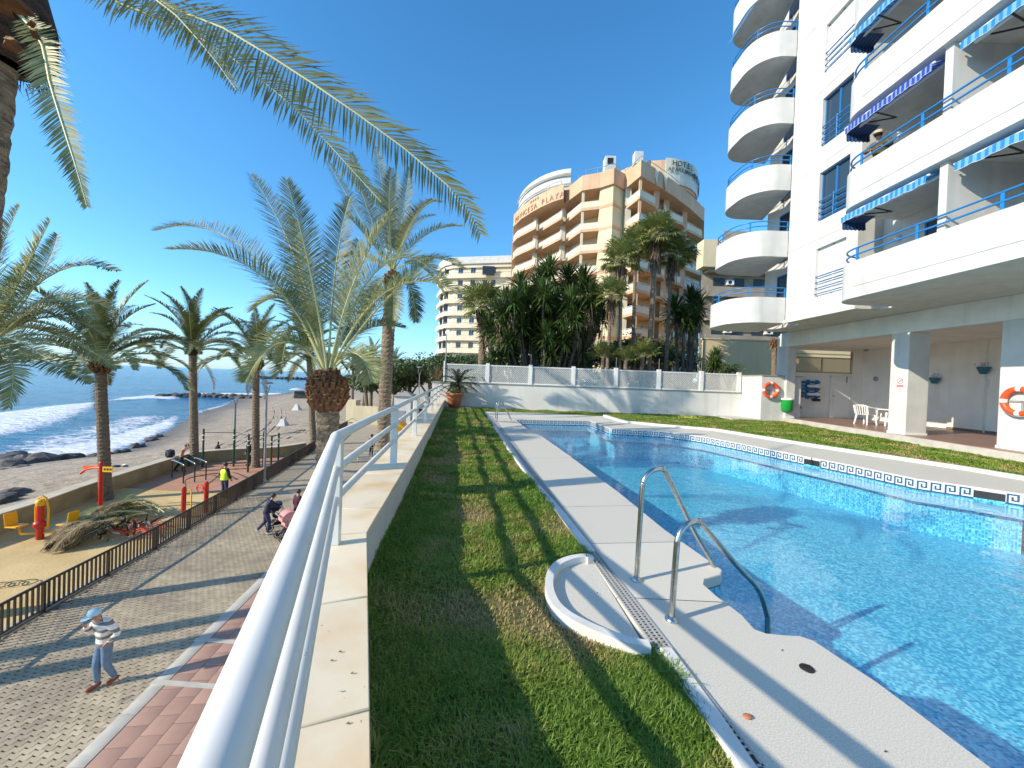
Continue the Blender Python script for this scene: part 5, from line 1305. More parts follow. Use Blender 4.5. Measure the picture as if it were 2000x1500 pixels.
# ---- ivory block of flats (left)
ib = thing('apartment_building', 'ivory apartment block with curved balcony bands beside the hotel, farthest left', 'building', (-10, 92, 0))
IO = [(P(993, 600, 88).x + .8, 110), (P(993, 600, 88).x + .8, 88), (P(885, 600, 91).x, 91), (P(872, 600, 92).x, 92.4), (P(864, 600, 95).x, 95), (P(858, 600, 100).x, 100), (P(856, 600, 110).x, 112)]
mb = MB(); mb.prism(IO[::-1] , 0, 28.0); mb.build('wall', M['cream2'], ib)
c_a = P(900, 600, 90)
for i in range(9):
    z = 25.2 - i * 2.9 + .0
    o1 = offset(IO, .0); big = offset(IO, -.9 if i else -.5)
    mb = MB(); pth = [Vector((x, y, 0)) for x, y in offset(IO, .75)[1:]]
    mb = MB(); band(mb, [(p.x, p.y) for p in smooth_path(pth[:5], 3)], -.7, z - .45, z + .55); mb.build('balcony_band', M['cream2'], ib)
    rl = MB(); rl.tube([(p.x, p.y, z + .8) for p in smooth_path(pth[:4], 2)], .04, 4); rl.build('handrail', M['grey_metal'], ib)
    for px_ in (897, 922, 946, 962):
        if i == 0 and px_ == 962: w_ = 1.6
        else: w_ = .65
        q = P(px_, 600, 90); yy = IO[1][1] + (q.x - IO[1][0]) * (IO[2][1] - IO[1][1]) / (IO[2][0] - IO[1][0])
        mb = MB(); mb.box(q.x - w_, q.x + w_, yy - .08, yy + .1, z + .75, z + 2.15); w__ = mb.build('window', M['beige'] if (i * 3 + px_) % 5 == 0 else M['white_metal'], ib)
        mb = MB(); mb.box(q.x - w_ + .1, q.x - .05, yy - .12, yy - .081, z + .85, z + 2.05); mb.box(q.x + .05, q.x + w_ - .1, yy - .12, yy - .081, z + .85, z + 2.05); mb.build('pane', M['glass'], w__)
    for (x, y) in ((IO[3][0] - .2, IO[3][1]), (IO[4][0], IO[4][1])):
        mb = MB(); mb.box(x - .5, x + .4, y - .3, y + .5, z + .6, z + 2.3); mb.build('window', M['darkglass'], ib)
mb = MB(); mb.prism(offset(IO, .9)[::-1], 28.0, 29.6); mb.build('roof_band', M['white'], ib)
mb = MB(); mb.prism(offset(IO, .5)[::-1], 27.2, 28.0); mb.build('eaves', M['cream2'], ib)
mb = MB(); q = P(955, 600, 88.2); mb.box(q.x - 1.7, q.x + 1.0, 87.2, 88.2, 25.2, 27.0); mb.build('dark_loggia', M['darkglass'], ib)
# ---- shaded sand-coloured block behind the white building
sb_ = thing('apartment_building', 'shaded sand-coloured apartment block with air conditioners behind the white building', 'building', (24, 40, 0))
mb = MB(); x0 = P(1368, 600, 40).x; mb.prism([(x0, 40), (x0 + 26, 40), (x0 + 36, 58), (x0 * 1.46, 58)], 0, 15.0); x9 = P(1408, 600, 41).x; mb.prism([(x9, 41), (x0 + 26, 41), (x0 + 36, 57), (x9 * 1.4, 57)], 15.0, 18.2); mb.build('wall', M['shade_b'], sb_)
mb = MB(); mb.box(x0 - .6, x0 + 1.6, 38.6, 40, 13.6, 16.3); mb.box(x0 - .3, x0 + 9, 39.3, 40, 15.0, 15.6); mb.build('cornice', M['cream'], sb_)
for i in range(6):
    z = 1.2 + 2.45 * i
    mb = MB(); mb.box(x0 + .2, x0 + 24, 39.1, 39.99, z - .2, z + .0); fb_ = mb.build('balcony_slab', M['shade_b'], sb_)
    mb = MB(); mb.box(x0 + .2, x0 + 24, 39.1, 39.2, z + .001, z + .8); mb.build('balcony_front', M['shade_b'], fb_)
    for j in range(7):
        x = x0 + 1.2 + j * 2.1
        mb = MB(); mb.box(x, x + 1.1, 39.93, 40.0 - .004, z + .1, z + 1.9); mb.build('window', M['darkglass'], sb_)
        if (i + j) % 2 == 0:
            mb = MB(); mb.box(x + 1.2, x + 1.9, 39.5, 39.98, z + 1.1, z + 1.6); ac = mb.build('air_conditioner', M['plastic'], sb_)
            mb = MB(); mb.lathe((x + 1.5, 39.495, z + 1.35), [(0, 0), (.2, 0)], 10, axis=(0, -1, 0)); mb.build('fan_grille', M['black'], ac)
# beige garden wall and fence rods right of the yuccas
bw = MB(); x0 = P(1374, 700, 27).x; bw.box(x0, x0 + 12, 27, 27.3, 0, 4.9); bw.box(x0 - .1, x0 + 12.1, 26.95, 27.35, 4.901, 5.0); tag(bw.build('boundary_wall', M['cream'], bevel=.02), 'tall plain yellow boundary wall behind the lattice fence at right', 'wall')
mb = MB(); q = P(1512, 700, 24); 
tk = thing('ringed_palm', 'slim ringed palm trunk against the yellow wall beside the white building', 'tree', (q.x, 24, 0))
mb.tube([(q.x, 24, 0), (q.x + .05, 24, 2), (q.x, 24, 4.4)], [.19, .16, .16], 10); mb.build('trunk', M['trunk'], tk)
ringx = q.x
# raised garden ground behind the wall
gr = MB(); gr.box(-4.1, 60, GY + .26, 120, -5.1, -.02); gr.box(-4.1, 11.9, 20.7 + .255, 20.97, -5, -.03); struct(gr.build('garden_ground', M['soil']))
# ================================================================ PALMS AND OTHER PLANTS
def set_tone(me, tone):
    a = me.attributes.new('tone', 'FLOAT', 'POINT'); a.data.foreach_set('value', tone)
def frond_mesh(curve, n=64, leaf=.42, width=.022, seed=0, name='frond', mats=None, start=.16, vee=35, rr=.022, droop=.5, upref=(0, 0, 1)):
    """feather leaf: rachis along curve (list of points) with two rows of narrow leaflets"""
    rnd = random.Random(seed); mb = MB(); P_ = smooth_path(curve, 8); L = [0]
    for a, b in zip(P_, P_[1:]): L.append(L[-1] + (b - a).length)
    T = L[-1]
    def at(s):
        for k in range(len(L) - 1):
            if s <= L[k + 1] + 1e-6: break
        f = (s - L[k]) / (L[k + 1] - L[k] + 1e-9); return P_[k].lerp(P_[k + 1], f), (P_[k + 1] - P_[k]).normalized()
    m = 12; pts = [at(T * i / m)[0] for i in range(m + 1)]
    mb.tube(pts, [rr * (1 - .85 * i / m) + .002 for i in range(m + 1)], 5, mi=1); tone = [1.0] * len(mb.v)
    for i in range(n):
        s = start + (1 - start) * (i / (n - 1)) ** .92
        p, d = at(T * min(s, .999))
        up = Vector(upref); side_ = d.cross(up)
        if side_.length < .05: side_ = Vector((1, 0, 0))
        side_.normalize(); upv = side_.cross(d).normalized()
        prof = math.sin(math.pi * min(1, (s - start) / (1 - start) * .80 + .16)) ** .7
        for sg in (-1, 1):
            ll = leaf * prof * rnd.uniform(.82, 1.12); fw = .42 + .62 * s + rnd.uniform(-.12, .12); vv = math.tan(R(vee)) * rnd.uniform(.35, 1.25)
            dr = (side_ * sg + upv * vv * .75 + d * fw).normalized()
            w = width * rnd.uniform(.8, 1.15); wv = dr.cross(upv * .6 + side_ * sg * -.4).normalized() * w / 2
            g = Vector((0, 0, -1)) * ll * droop * rnd.uniform(.10, .42)
            a = p; b = p + dr * ll * .5 + g * .3; c = p + dr * ll + g
            k = len(mb.v)
            mb.v += [tuple(a - wv * .6), tuple(a + wv * .6), tuple(b + wv), tuple(b - wv), tuple(c)]
            mb.f += [(k, k + 1, k + 2, k + 3), (k + 3, k + 2, k + 4)]; mb.m += [0, 0]; mb.s += [False, False]
            tone += [rnd.uniform(.75, 1.3)] * 5
    me = mb.mesh(name, mats or [M['frond'], M['rachis']]); set_tone(me, tone); return me
def gen_curve(L, e0, droop, n=7, twist=0):
    """arching curve from the origin heading +X, starting elevation e0 (deg), ending e0-droop"""
    p = Vector((0, 0, 0)); out = [p.copy()]
    for i in range(n):
        e = R(e0 - droop * ((i + .5) / n) ** 1.5); p = p + Vector((math.cos(e), math.sin(twist) * .1 * i / n, math.sin(e))) * (L / n); out.append(p.copy())
    return out
FV = []   # frond variants for unit length crowns (length 3.4 m)
for i, (e0, dr_) in enumerate([(84, 30), (76, 55), (66, 75), (52, 85), (36, 90), (18, 80), (0, 65), (-25, 45)]):
    FV.append(frond_mesh(gen_curve(3.4, e0, dr_, twist=i), n=96, leaf=.50, width=.030, seed=i, mats=[M['frond_far'], M['rachis']]))
FD = frond_mesh(gen_curve(2.6, -45, 40), n=40, leaf=.40, width=.03, seed=50, mats=[M['dryfrond'], M['rachis']])
def trunk(parent, p0, p1, r0, r1, bow=0.0, ringed=True, n=14, name='trunk', m=None):
    p0 = Vector(p0); p1 = Vector(p1); H = (p1 - p0).length; rows = max(10, int(H / .09)); mb = MB(); vs = []
    d = (p1 - p0).normalized(); sx = d.cross(Vector((0, 1, 0))).normalized(); sy = d.cross(sx)
    for i in range(rows + 1):
        t = i / rows; c = p0.lerp(p1, t) + Vector((bow * math.sin(math.pi * t), 0, 0)); r = r0 + (r1 - r0) * t
        if t < .08: r *= 1 + .25 * (1 - t / .08)
        for j in range(n):
            a = 2 * math.pi * j / n
            k = 1 + (.07 if (i + j * 3 // n) % 2 else -.02) + random.uniform(-.035, .035)
            vs.append(c + (sx * math.cos(a) + sy * math.sin(a)) * r * k)
    mb.add(vs, [(i * n + j, i * n + (j + 1) % n, (i + 1) * n + (j + 1) % n, (i + 1) * n + j) for i in range(rows) for j in range(n)], 0, False)
    return mb.build(name, m or M['trunk'], parent)
def scale_mesh(w, l, th):
    m = MB(); m.add([(0, -w, -th), (0, w, -th), (0, w * .8, th * .7), (0, -w * .8, th * .7), (l, -w * .55, l * .5 - th * .5), (l, w * .55, l * .5 - th * .5), (l * .80, w * .7, l * .62 + th * .4), (l * .62, 0, l * .75 + th * 1.3), (l * .80, -w * .7, l * .62 + th * .4)],
          [(0, 1, 5, 4), (1, 2, 6, 5), (2, 7, 6), (3, 0, 4, 8), (3, 8, 7), (2, 3, 7)], 1); m.add(m.v[4:9], [(0, 1, 2, 3, 4)], 0); return m.mesh('frond_base', [M['boot'], M['boot_side']])
M['boot_side'] = mat('leaf_base_side', (.20, .085, .03), .85, (.09, .04, .02), 10)
SCL = scale_mesh(.066, .21, .038)
def boot(parent, c, r, h, n=60, dark=False, sc=1.0):
    """swollen base of the crown: cut leaf bases as overlapping scales"""
    c = Vector(c); mb = MB(); mb.lathe(c, [(r * .55, -.05), (r * .88, h * .3), (r * .85, h * .6), (r * .45, h * .95), (0, h)], 12); b = mb.build('crown_base', M['boot_dark'], parent)
    for i in range(n):
        t = i / n; z = h * t; a = i * 2.399; rr = r * (.50 + .42 * math.sin(math.pi * (t * .75 + .12))) * (1 - .45 * max(0, t - .7) / .3)
        o = link('frond_base', SCL, b); o.location = Vector((rr * math.cos(a), rr * math.sin(a), z - .05 + (c.z - org(b).z)) ) + Vector((c.x - org(b).x, c.y - org(b).y, 0)); o.rotation_euler = (random.uniform(-.2, .2), -.35 + random.uniform(-.25, .15) - .6 * t, a + random.uniform(-.2, .2)); k_ = sc * random.uniform(.75, 1.15); o.scale = (k_, k_, k_)
    return b
def palm(label, base, crown, fronds=26, L=3.4, tr=.2, seed=0, bt=None, group=None, bow=0, dead=3, elev=(0, 7), variants=None, name='date_palm'):
    rnd = random.Random(seed); base = Vector(base); crown = Vector(crown); t = thing(name, label, 'palm tree', tuple(base), group)
    trunk(t, base - Vector((0, 0, .1)), crown - Vector((0, 0, .1)), tr * 1.15, tr * .95, bow)
    if bt: boot(t, crown - Vector((0, 0, bt[1] * .8)), bt[0], bt[1], bt[2], sc=bt[3] if len(bt) > 3 else 1)
    else:
        mb = MB(); mb.lathe(crown, [(tr * .9, -.3), (tr * 1.35, -.05), (tr * 1.2, .2), (tr * .5, .4), (0, .42)], 10); mb.build('crown_base', M['boot_dark'], t)
    for i in range(fronds):
        q = (i / max(1, fronds - 1)) ** .85; v = int(elev[0] + (elev[1] - elev[0]) * q + rnd.uniform(-.4, .4)); v = max(0, min(7, v))
        o = link('frond', FV[v], t); o.location = crown - base + Vector((0, 0, .12 - .1 * q)); s = L / 3.4 * rnd.uniform(.85, 1.1)
        o.scale = (s, s, s); o.rotation_euler = (rnd.uniform(-.12, .12), rnd.uniform(-.1, .1), i * 2.399 + rnd.uniform(-.3, .3))
    for i in range(dead):
        o = link('dead_frond', FD, t); o.location = crown - base; s = L / 3.8; o.scale = (s, s, s); o.rotation_euler = (0, rnd.uniform(-.2, .3), rnd.uniform(0, 6.28))
    return t
def bez(a, c, b, k=7):
    return [a * (1 - t) ** 2 + c * 2 * t * (1 - t) + b * t * t for t in [i / k for i in range(k + 1)]]
def thru(a, m_, b): # curve through three points
    c = m_ * 2 - (a + b) * .5; return bez(a, c, b)
def shaped_palm(t, crown, specs, leaf, width, n, seed, dens=None, rr=.025, vee=38, start=.2, upref=(.1, -.5, .85)):
    """fronds that pass two sighted points: (mid px, depth change), (tip px, depth change)"""
    for i, (mx, my, md, tx, ty, td) in enumerate(specs):
        a = Vector(crown) + Vector((0, 0, .0)); m_ = P(mx, my, crown.y + md); b = P(tx, ty, crown.y + td)
        pts = [p - Vector(t.location) for p in thru(a, m_, b)]
        me = frond_mesh(pts, n=n, leaf=leaf, width=width, seed=seed + i, start=start, rr=rr, vee=vee, upref=upref); link('frond', me, t)
# --- big palm in the middle
c7 = P(641, 742, 9.5); b7 = Vector((c7.x + .1, 9.5, ZP))
t7 = thing('date_palm', 'big date palm in front with pineapple shaped trunk top and long silvery fronds', 'palm tree', tuple(b7))
trunk(t7, b7 - Vector((0, 0, .1)), P(641, 800, 9.5), .27, .25, n=26)
boot(t7, P(639, 797, 9.5), .43, .82, 185, sc=1.0)
top7 = P(641, 738, 9.5)
shaped_palm(t7, top7, [
    (480, 488, .2, 305, 450, .9), (520, 545, -.4, 330, 486, -.9), (575, 500, .5, 490, 342, .8), (608, 540, -.3, 560, 352, -.6), (590, 560, .6, 578, 430, 1.6),
    (655, 530, .3, 683, 388, .4), (688, 560, -.3, 765, 415, -.8), (672, 600, .9, 700, 470, 2.0), (745, 520, .2, 868, 548, .3), (755, 570, -.6, 900, 575, -1.0), (740, 600, .5, 850, 505, 1.2),
    (575, 595, .0, 492, 606, .2), (585, 640, .3, 551, 705, .6), (560, 668, -.6, 480, 745, -1.0), (700, 650, .8, 790, 640, 1.8), (690, 690, -.5, 725, 745, -1.0), (590, 690, 1.0, 540, 735, 2.0),
    (700, 620, 1.2, 745, 560, 2.4), (600, 620, .8, 560, 520, 2.0)], .66, .022, 128, 100, rr=.034, start=.3)
# --- tall palm behind it
c8 = P(767, 500, 15.5)
t8 = thing('date_palm', 'tall date palm with smooth ringed trunk rising beside the handrail', 'palm tree', (c8.x - .15, 15.5, ZP))
trunk(t8, (c8.x - .15, 15.5, ZP - .1), P(765, 540, 15.5), .26, .23, n=20, bow=-.05); boot(t8, P(766, 562, 15.5), .30, .6, 50, sc=.8)
shaped_palm(t8, P(767, 530, 15.5), [
    (750, 390, .2, 735, 288, .5), (715, 400, -.3, 686, 298, -.5), (700, 420, .3, 640, 316, .8), (790, 400, .2, 800, 328, .4), (815, 420, -.3, 862, 395, -.4), (830, 460, .5, 902, 442, .9), (840, 505, -.4, 905, 525, -.9),
    (705, 450, -.6, 655, 400, -1.4), (690, 500, .4, 640, 520, .8), (800, 560, .2, 812, 628, .4), (735, 560, -.3, 712, 620, -.6), (770, 420, 1.0, 775, 340, 2.0), (760, 410, -1.0, 765, 330, -2.2), (735, 430, 1.2, 700, 370, 2.5),
    (800, 450, 1.2, 850, 420, 2.6), (800, 440, -1.0, 845, 390, -2.4), (720, 500, 1.2, 670, 470, 2.5), (820, 520, 1.0, 870, 580, 2.2), (770, 570, -.8, 765, 640, -1.4)], .58, .028, 100, 200, rr=.028)
# --- near palm at the upper left corner
p1c = P(-25, 40, 3.5)
t1 = thing('date_palm', 'near palm at the upper left corner with brown crown base and long overhanging fronds', 'palm tree', (p1c.x - .75, 3.5, ZP))
trunk(t1, (p1c.x - .75, 3.5, ZP - .1), P(-28, 120, 3.5), .20, .175, n=24, bow=-.03); 
mb = MB(); q = P(-10, 118, 3.5); mb.lathe(q, [(.17, 0), (.30, .02), (.37, .12), (.37, .45), (.30, .75), (0, .9)], 20); bb = mb.build('crown_base', M['boot_dark'], t1)
rnd = random.Random(3); mb = MB()
for i in range(900):
    a = rnd.uniform(0, 6.283); z = rnd.uniform(-.02, .5); r = .36; s_ = q + Vector((r * math.cos(a), r * math.sin(a), z)); e = s_ + Vector((rnd.uniform(-.04, .04) + .04 * math.cos(a), rnd.uniform(-.04, .04) + .04 * math.sin(a), -rnd.uniform(.04, .14))); w = Vector((-math.sin(a), math.cos(a), 0)) * .006
    mb.add([s_ - w, s_ + w, e], [(0, 1, 2)])
mb.build('fibre', M['boot_dark'], t1, kind='stuff')
for i, (px_, py_, s_) in enumerate([(62, 25, 1.3), (55, 104, .75), (85, 75, .5), (15, 20, 1.2), (30, 95, .8), (70, 50, .4)]):
    o = link('frond_base', SCL, t1); v = P(px_ - 12, py_, 3.5 - .33); o.location = v - Vector(t1.location); o.rotation_euler = (0, .2, R(-80 + i * 12)); o.scale = (s_ * .9, s_ * .8, s_ * .45)
top1 = P(5, -20, 3.5)
def nearfrond(spec, leaf, n, seed, w=.017, vee=20, droop=.9, start=.2, rr=.016, upref=(0, -.88, .45)):
    pts = [P(x, y, d) - Vector(t1.location) for x, y, d in spec]; me = frond_mesh(pts, n=n, leaf=leaf, width=w, seed=seed, vee=vee, droop=droop, start=start, rr=rr, upref=upref); link('frond', me, t1)
nearfrond([(5, -40, 3.5), (60, -160, 3.4), (170, -110, 3.3), (290, -5, 3.25), (430, 52, 3.2), (575, 140, 3.15), (705, 228, 3.1), (825, 318, 3.05), (905, 395, 3.0), (938, 455, 3.0)], .40, 130, 300, w=.017)
nearfrond([(0, -40, 3.5), (30, -120, 3.5), (110, -80, 3.5), (215, -2, 3.5), (350, 52, 3.5), (460, 118, 3.45), (575, 210, 3.4), (672, 315, 3.4), (745, 395, 3.4)], .30, 120, 310, w=.015)
nearfrond([(0, -40, 3.5), (80, -110, 3.3), (200, -60, 3.2), (320, 10, 3.1), (385, 75, 3.1), (430, 130, 3.1), (462, 176, 3.1)], .17, 70, 320, w=.012, start=.3)
nearfrond([(30, 20, 3.4), (80, 80, 3.2), (98, 160, 3.1), (125, 250, 3.05), (150, 330, 3.0), (170, 402, 3.0)], .20, 110, 330, w=.013, start=.1, droop=.5)
nearfrond([(-10, 0, 3.5), (-80, -60, 3.8), (-200, -60, 4.0), (-330, 60, 4.2)], .4, 60, 340)
nearfrond([(-10, 0, 3.5), (-20, -140, 4.0), (60, -260, 4.6), (200, -260, 5.2)], .4, 60, 350)
nearfrond([(-10, 0, 3.5), (-60, -140, 3.2), (-20, -330, 2.8), (150, -500, 2.4)], .4, 60, 360)
# --- palm at the far left with trunk out of view
c2 = P(-32, 700, 9.8)
t2 = thing('date_palm', 'palm at the left edge whose fronds spread in over the beach', 'palm tree', (c2.x, 9.8, ZP))
trunk(t2, (c2.x, 9.8, ZP - .1), c2, .22, .2); mb = MB(); mb.lathe(c2, [(.2, -.3), (.32, -.05), (.25, .25), (0, .4)], 10); mb.build('crown_base', M['boot_dark'], t2)
shaped_palm(t2, c2 + Vector((0, 0, .2)), [
    (-10, 530, .2, 38, 402, .4), (40, 545, -.3, 98, 430, -.3), (60, 570, .4, 112, 458, 1.0), (95, 540, -.3, 228, 530, -.4), (110, 590, .4, 215, 605, .6), (80, 590, -.8, 185, 625, -1.2), (95, 655, .3, 228, 720, .5), (70, 700, -.3, 178, 748, -.5),
    (20, 700, -.6, 18, 795, -1.0), (50, 640, .9, 150, 665, 2.0), (40, 620, -1.2, 120, 560, -2.2), (-60, 560, 0, -100, 430, 0), (0, 600, 1.2, 60, 520, 2.6), (-10, 560, -1.0, 0, 450, -2.0), (20, 580, .4, 70, 500, 1.2),
    (60, 620, .1, 160, 600, .1), (10, 660, -1.2, 90, 700, -2.4), (90, 620, .5, 205, 655, 1.0)], .56, .026, 104, 400, rr=.026)
# --- row of palms by the sea wall
p = G(207, 975, ZP); palm('date palm on the playground right behind the red exercise post', p, P(196, 712, p.y), 36, 4.2, .21, 11, bt=(.34, .5, 30), dead=1, elev=(0, 5.7))
p = G(380, 908, ZP); palm('date palm behind the parallel bars with full round crown', p, P(376, 688, p.y), 36, 4.2, .22, 12, dead=2, elev=(0, 5.5))
p = G(499, 912, ZP); palm('date palm with dark knobbly crown base standing left of the street lamp', p, P(500, 706, p.y), 30, 4.0, .21, 13, bt=(.42, .6, 36, 1.2), dead=2, elev=(0, 5.6))
p = G(612, 868, ZP); palm('date palm in shade directly behind the big front palm', p, P(604, 690, p.y), 36, 4.4, .25, 14, bt=(.4, .6, 20), dead=5, elev=(0, 7))
for i, (px_, py_, d, L, lab) in enumerate([(727, 700, 62, 3.6, 'small distant palm with orange fruit seen left of the tall ringed trunk'), (709, 712, 58, 3.4, 'distant leaning palm beside the small palm with orange fruit'), (690, 716, 75, 4, 'distant palm farthest left behind the big palm'),
                                           (772, 712, 66, 3.2, 'distant palm half hidden behind the tall ringed trunk')]):
    c = P(px_, py_, d); palm(lab, (c.x + (1 if i == 1 else 0), d, -5), c, 20, L, .25, 30 + i, bt=(.6, .9, 12, 2.2), dead=1)
# ---------------------------------------------------------------- fan palms (behind the garden wall)
def fan_mesh(seed, rl=.75, pet=.9, n=24):
    rnd = random.Random(seed); mb = MB(); mb.tube([(0, 0, 0), (pet * .5, 0, .10), (pet, 0, .05)], [.02, .016, .012], 4, mi=1); c = Vector((pet, 0, .05))
    for i in range(n):
        a = R(-140 + 280 * i / (n - 1)); L = rl * (1 - .25 * abs(a) / R(140)) * rnd.uniform(.9, 1.1); d = Vector((math.cos(a), math.sin(a), .15 + .1 * math.cos(a)))
        w = Vector((-math.sin(a), math.cos(a), 0)) * .038; b = c + d * L * .6; e = c + d * L + Vector((0, 0, -.25 * L * rnd.uniform(.6, 1.8)))
        k = Vector((0, 0, .015 if i % 2 else -.015))
        mb.add([c, b + w + k, e, b - w - k], [(0, 1, 2, 3)])
    return mb.mesh('fan_leaf', [M['fan'], M['rachis']])
FAN = [fan_mesh(i) for i in range(4)]
def dead_skirt(parent, c, r, h, n, seed, mat_=None, w=.03):
    rnd = random.Random(seed); mb = MB(); tone = []
    for i in range(n):
        a = rnd.uniform(0, 6.283); z = rnd.uniform(0, h); rr = r * rnd.uniform(.3, .8); s_ = Vector(c) + Vector((rr * math.cos(a), rr * math.sin(a), -z * .75)); l = rnd.uniform(.25, .6)
        e = s_ + Vector((rnd.uniform(.05, .25) * r * math.cos(a), rnd.uniform(.05, .25) * r * math.sin(a), -l)); w_ = Vector((-math.sin(a), math.cos(a), 0)) * w * rnd.uniform(.5, 1.3)
        mb.add([s_ - w_, s_ + w_, e + w_ * .3, e - w_ * .3], [(0, 1, 2, 3)]); tone += [rnd.uniform(.5, 1.5)] * 4
    me = mb.mesh('dead_leaf_skirt', mat_ or M['skirt']); set_tone(me, tone); o = link('dead_leaf_skirt', me, parent); o.location = Vector((0, 0, 0)) - org(parent); o['kind'] = 'stuff'; return o
def fanpalm(label, px_, py_, d, base_z, n, sc, seed, tr=.17, skirt=1.3):
    rnd = random.Random(seed); c = P(px_, py_, d); t = thing('fan_palm', label, 'palm tree', (c.x, d, base_z)); trunk(t, (c.x + rnd.uniform(-.2, .2), d, base_z), c - Vector((0, 0, .1)), tr * 1.1, tr * .8)
    mb = MB(); mb.lathe(c - Vector((0, 0, skirt)), [(tr * .9, 0), (tr * 1.7, .3), (tr * 2.0, skirt * .8), (tr * .8, skirt + .1), (0, skirt + .12)], 10); mb.build('crown_base', M['boot_dark'], t)
    dead_skirt(t, c, .45 * sc, skirt * 1.4, 260, seed)
    for i in range(n):
        o = link('fan_leaf', FAN[i % 4], t); e = R(75 - 115 * (i / n)); o.location = c - Vector(t.location); o.rotation_euler = (rnd.uniform(-.3, .3), -e, i * 2.399 + rnd.uniform(-.2, .2)); s = sc * rnd.uniform(.85, 1.15); o.scale = (s, s, s)
fanpalm('tallest fan palm with thick rough crown base in front of the hotel', 1281, 462, 22.6, 0, 40, .98, 1, .15, skirt=1.6)
fanpalm('fan palm with two toned crown left of the tallest fan palm', 1214, 510, 22, 0, 36, .86, 2, .10)
fanpalm('dense dark fan palm right behind the tallest fan palm', 1312, 500, 23.6, 0, 40, .95, 3, .12)
fanpalm('shorter fan palm with slim trunk nearest the yucca mass', 1194, 578, 21.7, 0, 26, .75, 4, .10)
fanpalm('slim fan palm between the tallest fan palm and the hotel corner', 1242, 480, 24.5, 0, 30, .85, 6, .12)
fanpalm('fan palm in front of the ivory block left of the yucca mass', 944, 600, 27, 0, 34, 1.2, 5, .26)
# ---------------------------------------------------------------- yuccas
def rosette_mesh(seed, n=90, L=1.0, w=.042, mats=None, name='rosette', droop=.35):
    rnd = random.Random(seed); mb = MB(); tone = []
    for i in range(n):
        q = i / n; e = R(88 - 125 * q + rnd.uniform(-8, 8)); a = i * 2.399 + rnd.uniform(-.2, .2); l = L * rnd.uniform(.8, 1.1) * (.8 + .2 * math.sin(math.pi * q))
        d = Vector((math.cos(a) * math.cos(e), math.sin(a) * math.cos(e), math.sin(e))); wv = Vector((-math.sin(a), math.cos(a), 0)) * w; s_ = d * .05
        b = s_ + d * l * .55; c = s_ + d * l + Vector((0, 0, -l * droop * q * rnd.uniform(.2, 1)))
        mb.add([s_ - wv * .5, s_ + wv * .5, b + wv, b - wv, c], [(0, 1, 2, 3), (3, 2, 4)]); tone += [rnd.uniform(.6, 1.4)] * 5
    me = mb.mesh(name, mats or M['yucca']); set_tone(me, tone); return me
ROS = [rosette_mesh(i) for i in range(5)]; SMALLROS = rosette_mesh(20, 34, .6, .03)
def yucca(label, heads, group=None, base_px=None):
    """heads: list of (px, py, depth, size)"""
    hs_ = [(P(x, y, d), s) for x, y, d, s in heads]; cx = sum(h[0].x for h in hs_) / len(hs_); cy = sum(h[0].y for h in hs_) / len(hs_)
    t = thing('yucca', label, 'yucca', (cx, cy, 0)); rnd = random.Random(len(heads))
    for i, (h, s) in enumerate(hs_):
        mb = MB(); b = Vector((cx + (h.x - cx) * .35, cy + (h.y - cy) * .35, 0)); mid = b.lerp(h, .55) + Vector((0, 0, -.1)); mb.tube([b, mid, h], [.13, .09, .07], 7); mb.build('stem', M['bark'], t)
        o = link('rosette', ROS[i % 5], t); o.location = h - Vector(t.location); o.scale = (s, s, s); d = (h - b).normalized(); o.rotation_euler = (rnd.uniform(-.2, .2) - d.y * .5, d.x * .6, rnd.uniform(0, 6))
        o2 = link('rosette', ROS[(i + 2) % 5], t); o2.location = h - Vector(t.location) + Vector((rnd.uniform(-.3, .3), rnd.uniform(-.3, .3), -.35 * s)); o2.scale = (s * .85,) * 3; o2.rotation_euler = (rnd.uniform(-.4, .4), rnd.uniform(-.4, .4), 1)
        if not (len(hs_) > 10 and h.x < 3.0 and (i % 3)): dead_skirt(t, h - Vector((0, 0, .5)), .4 * s, 1.3 * s, 90, i + 7)
    return t
rnd = random.Random(5); heads = []
outline = [(955, 640), (985, 590), (1015, 560), (1060, 545), (1075, 530), (1110, 545), (1140, 550), (1165, 590), (1172, 612)]
for x, y in outline: heads.append((x, y, 24 + rnd.uniform(-.8, 1.5), 1.35))
for row, (xa, xb, y, n_) in enumerate([(1000, 1150, 585, 6), (975, 1160, 618, 7), (985, 1130, 648, 6), (1000, 1110, 672, 4), (1010, 1090, 695, 3)]):
    for i in range(n_): heads.append((xa + (xb - xa) * i / (n_ - 1) + rnd.uniform(-8, 8), y + rnd.uniform(-8, 8), 22.8 + rnd.uniform(-.6, 1.2), 1.25))
ty = yucca('huge dark many-headed yucca clump behind the lattice fence in front of the hotel', heads)
cq = P(1070, 625, 24.6); crown_later = (cq, ty)
yucca('young yucca at the foot of the left side of the big clump', [(965, 700, 22, .9), (978, 690, 22.4, .9)])
yucca('twin-headed yucca with hanging dead leaves near the yellow wall', [(1318, 605, 24, 1.35), (1350, 590, 24.5, 1.4), (1362, 600, 24.6, 1.35), (1335, 620, 23.8, 1.2), (1356, 625, 24, 1.1)])
yucca('bright green spiky yucca just above the lattice at right', [(1398, 702, 22.4, 1.0), (1392, 712, 22.4, .9)])
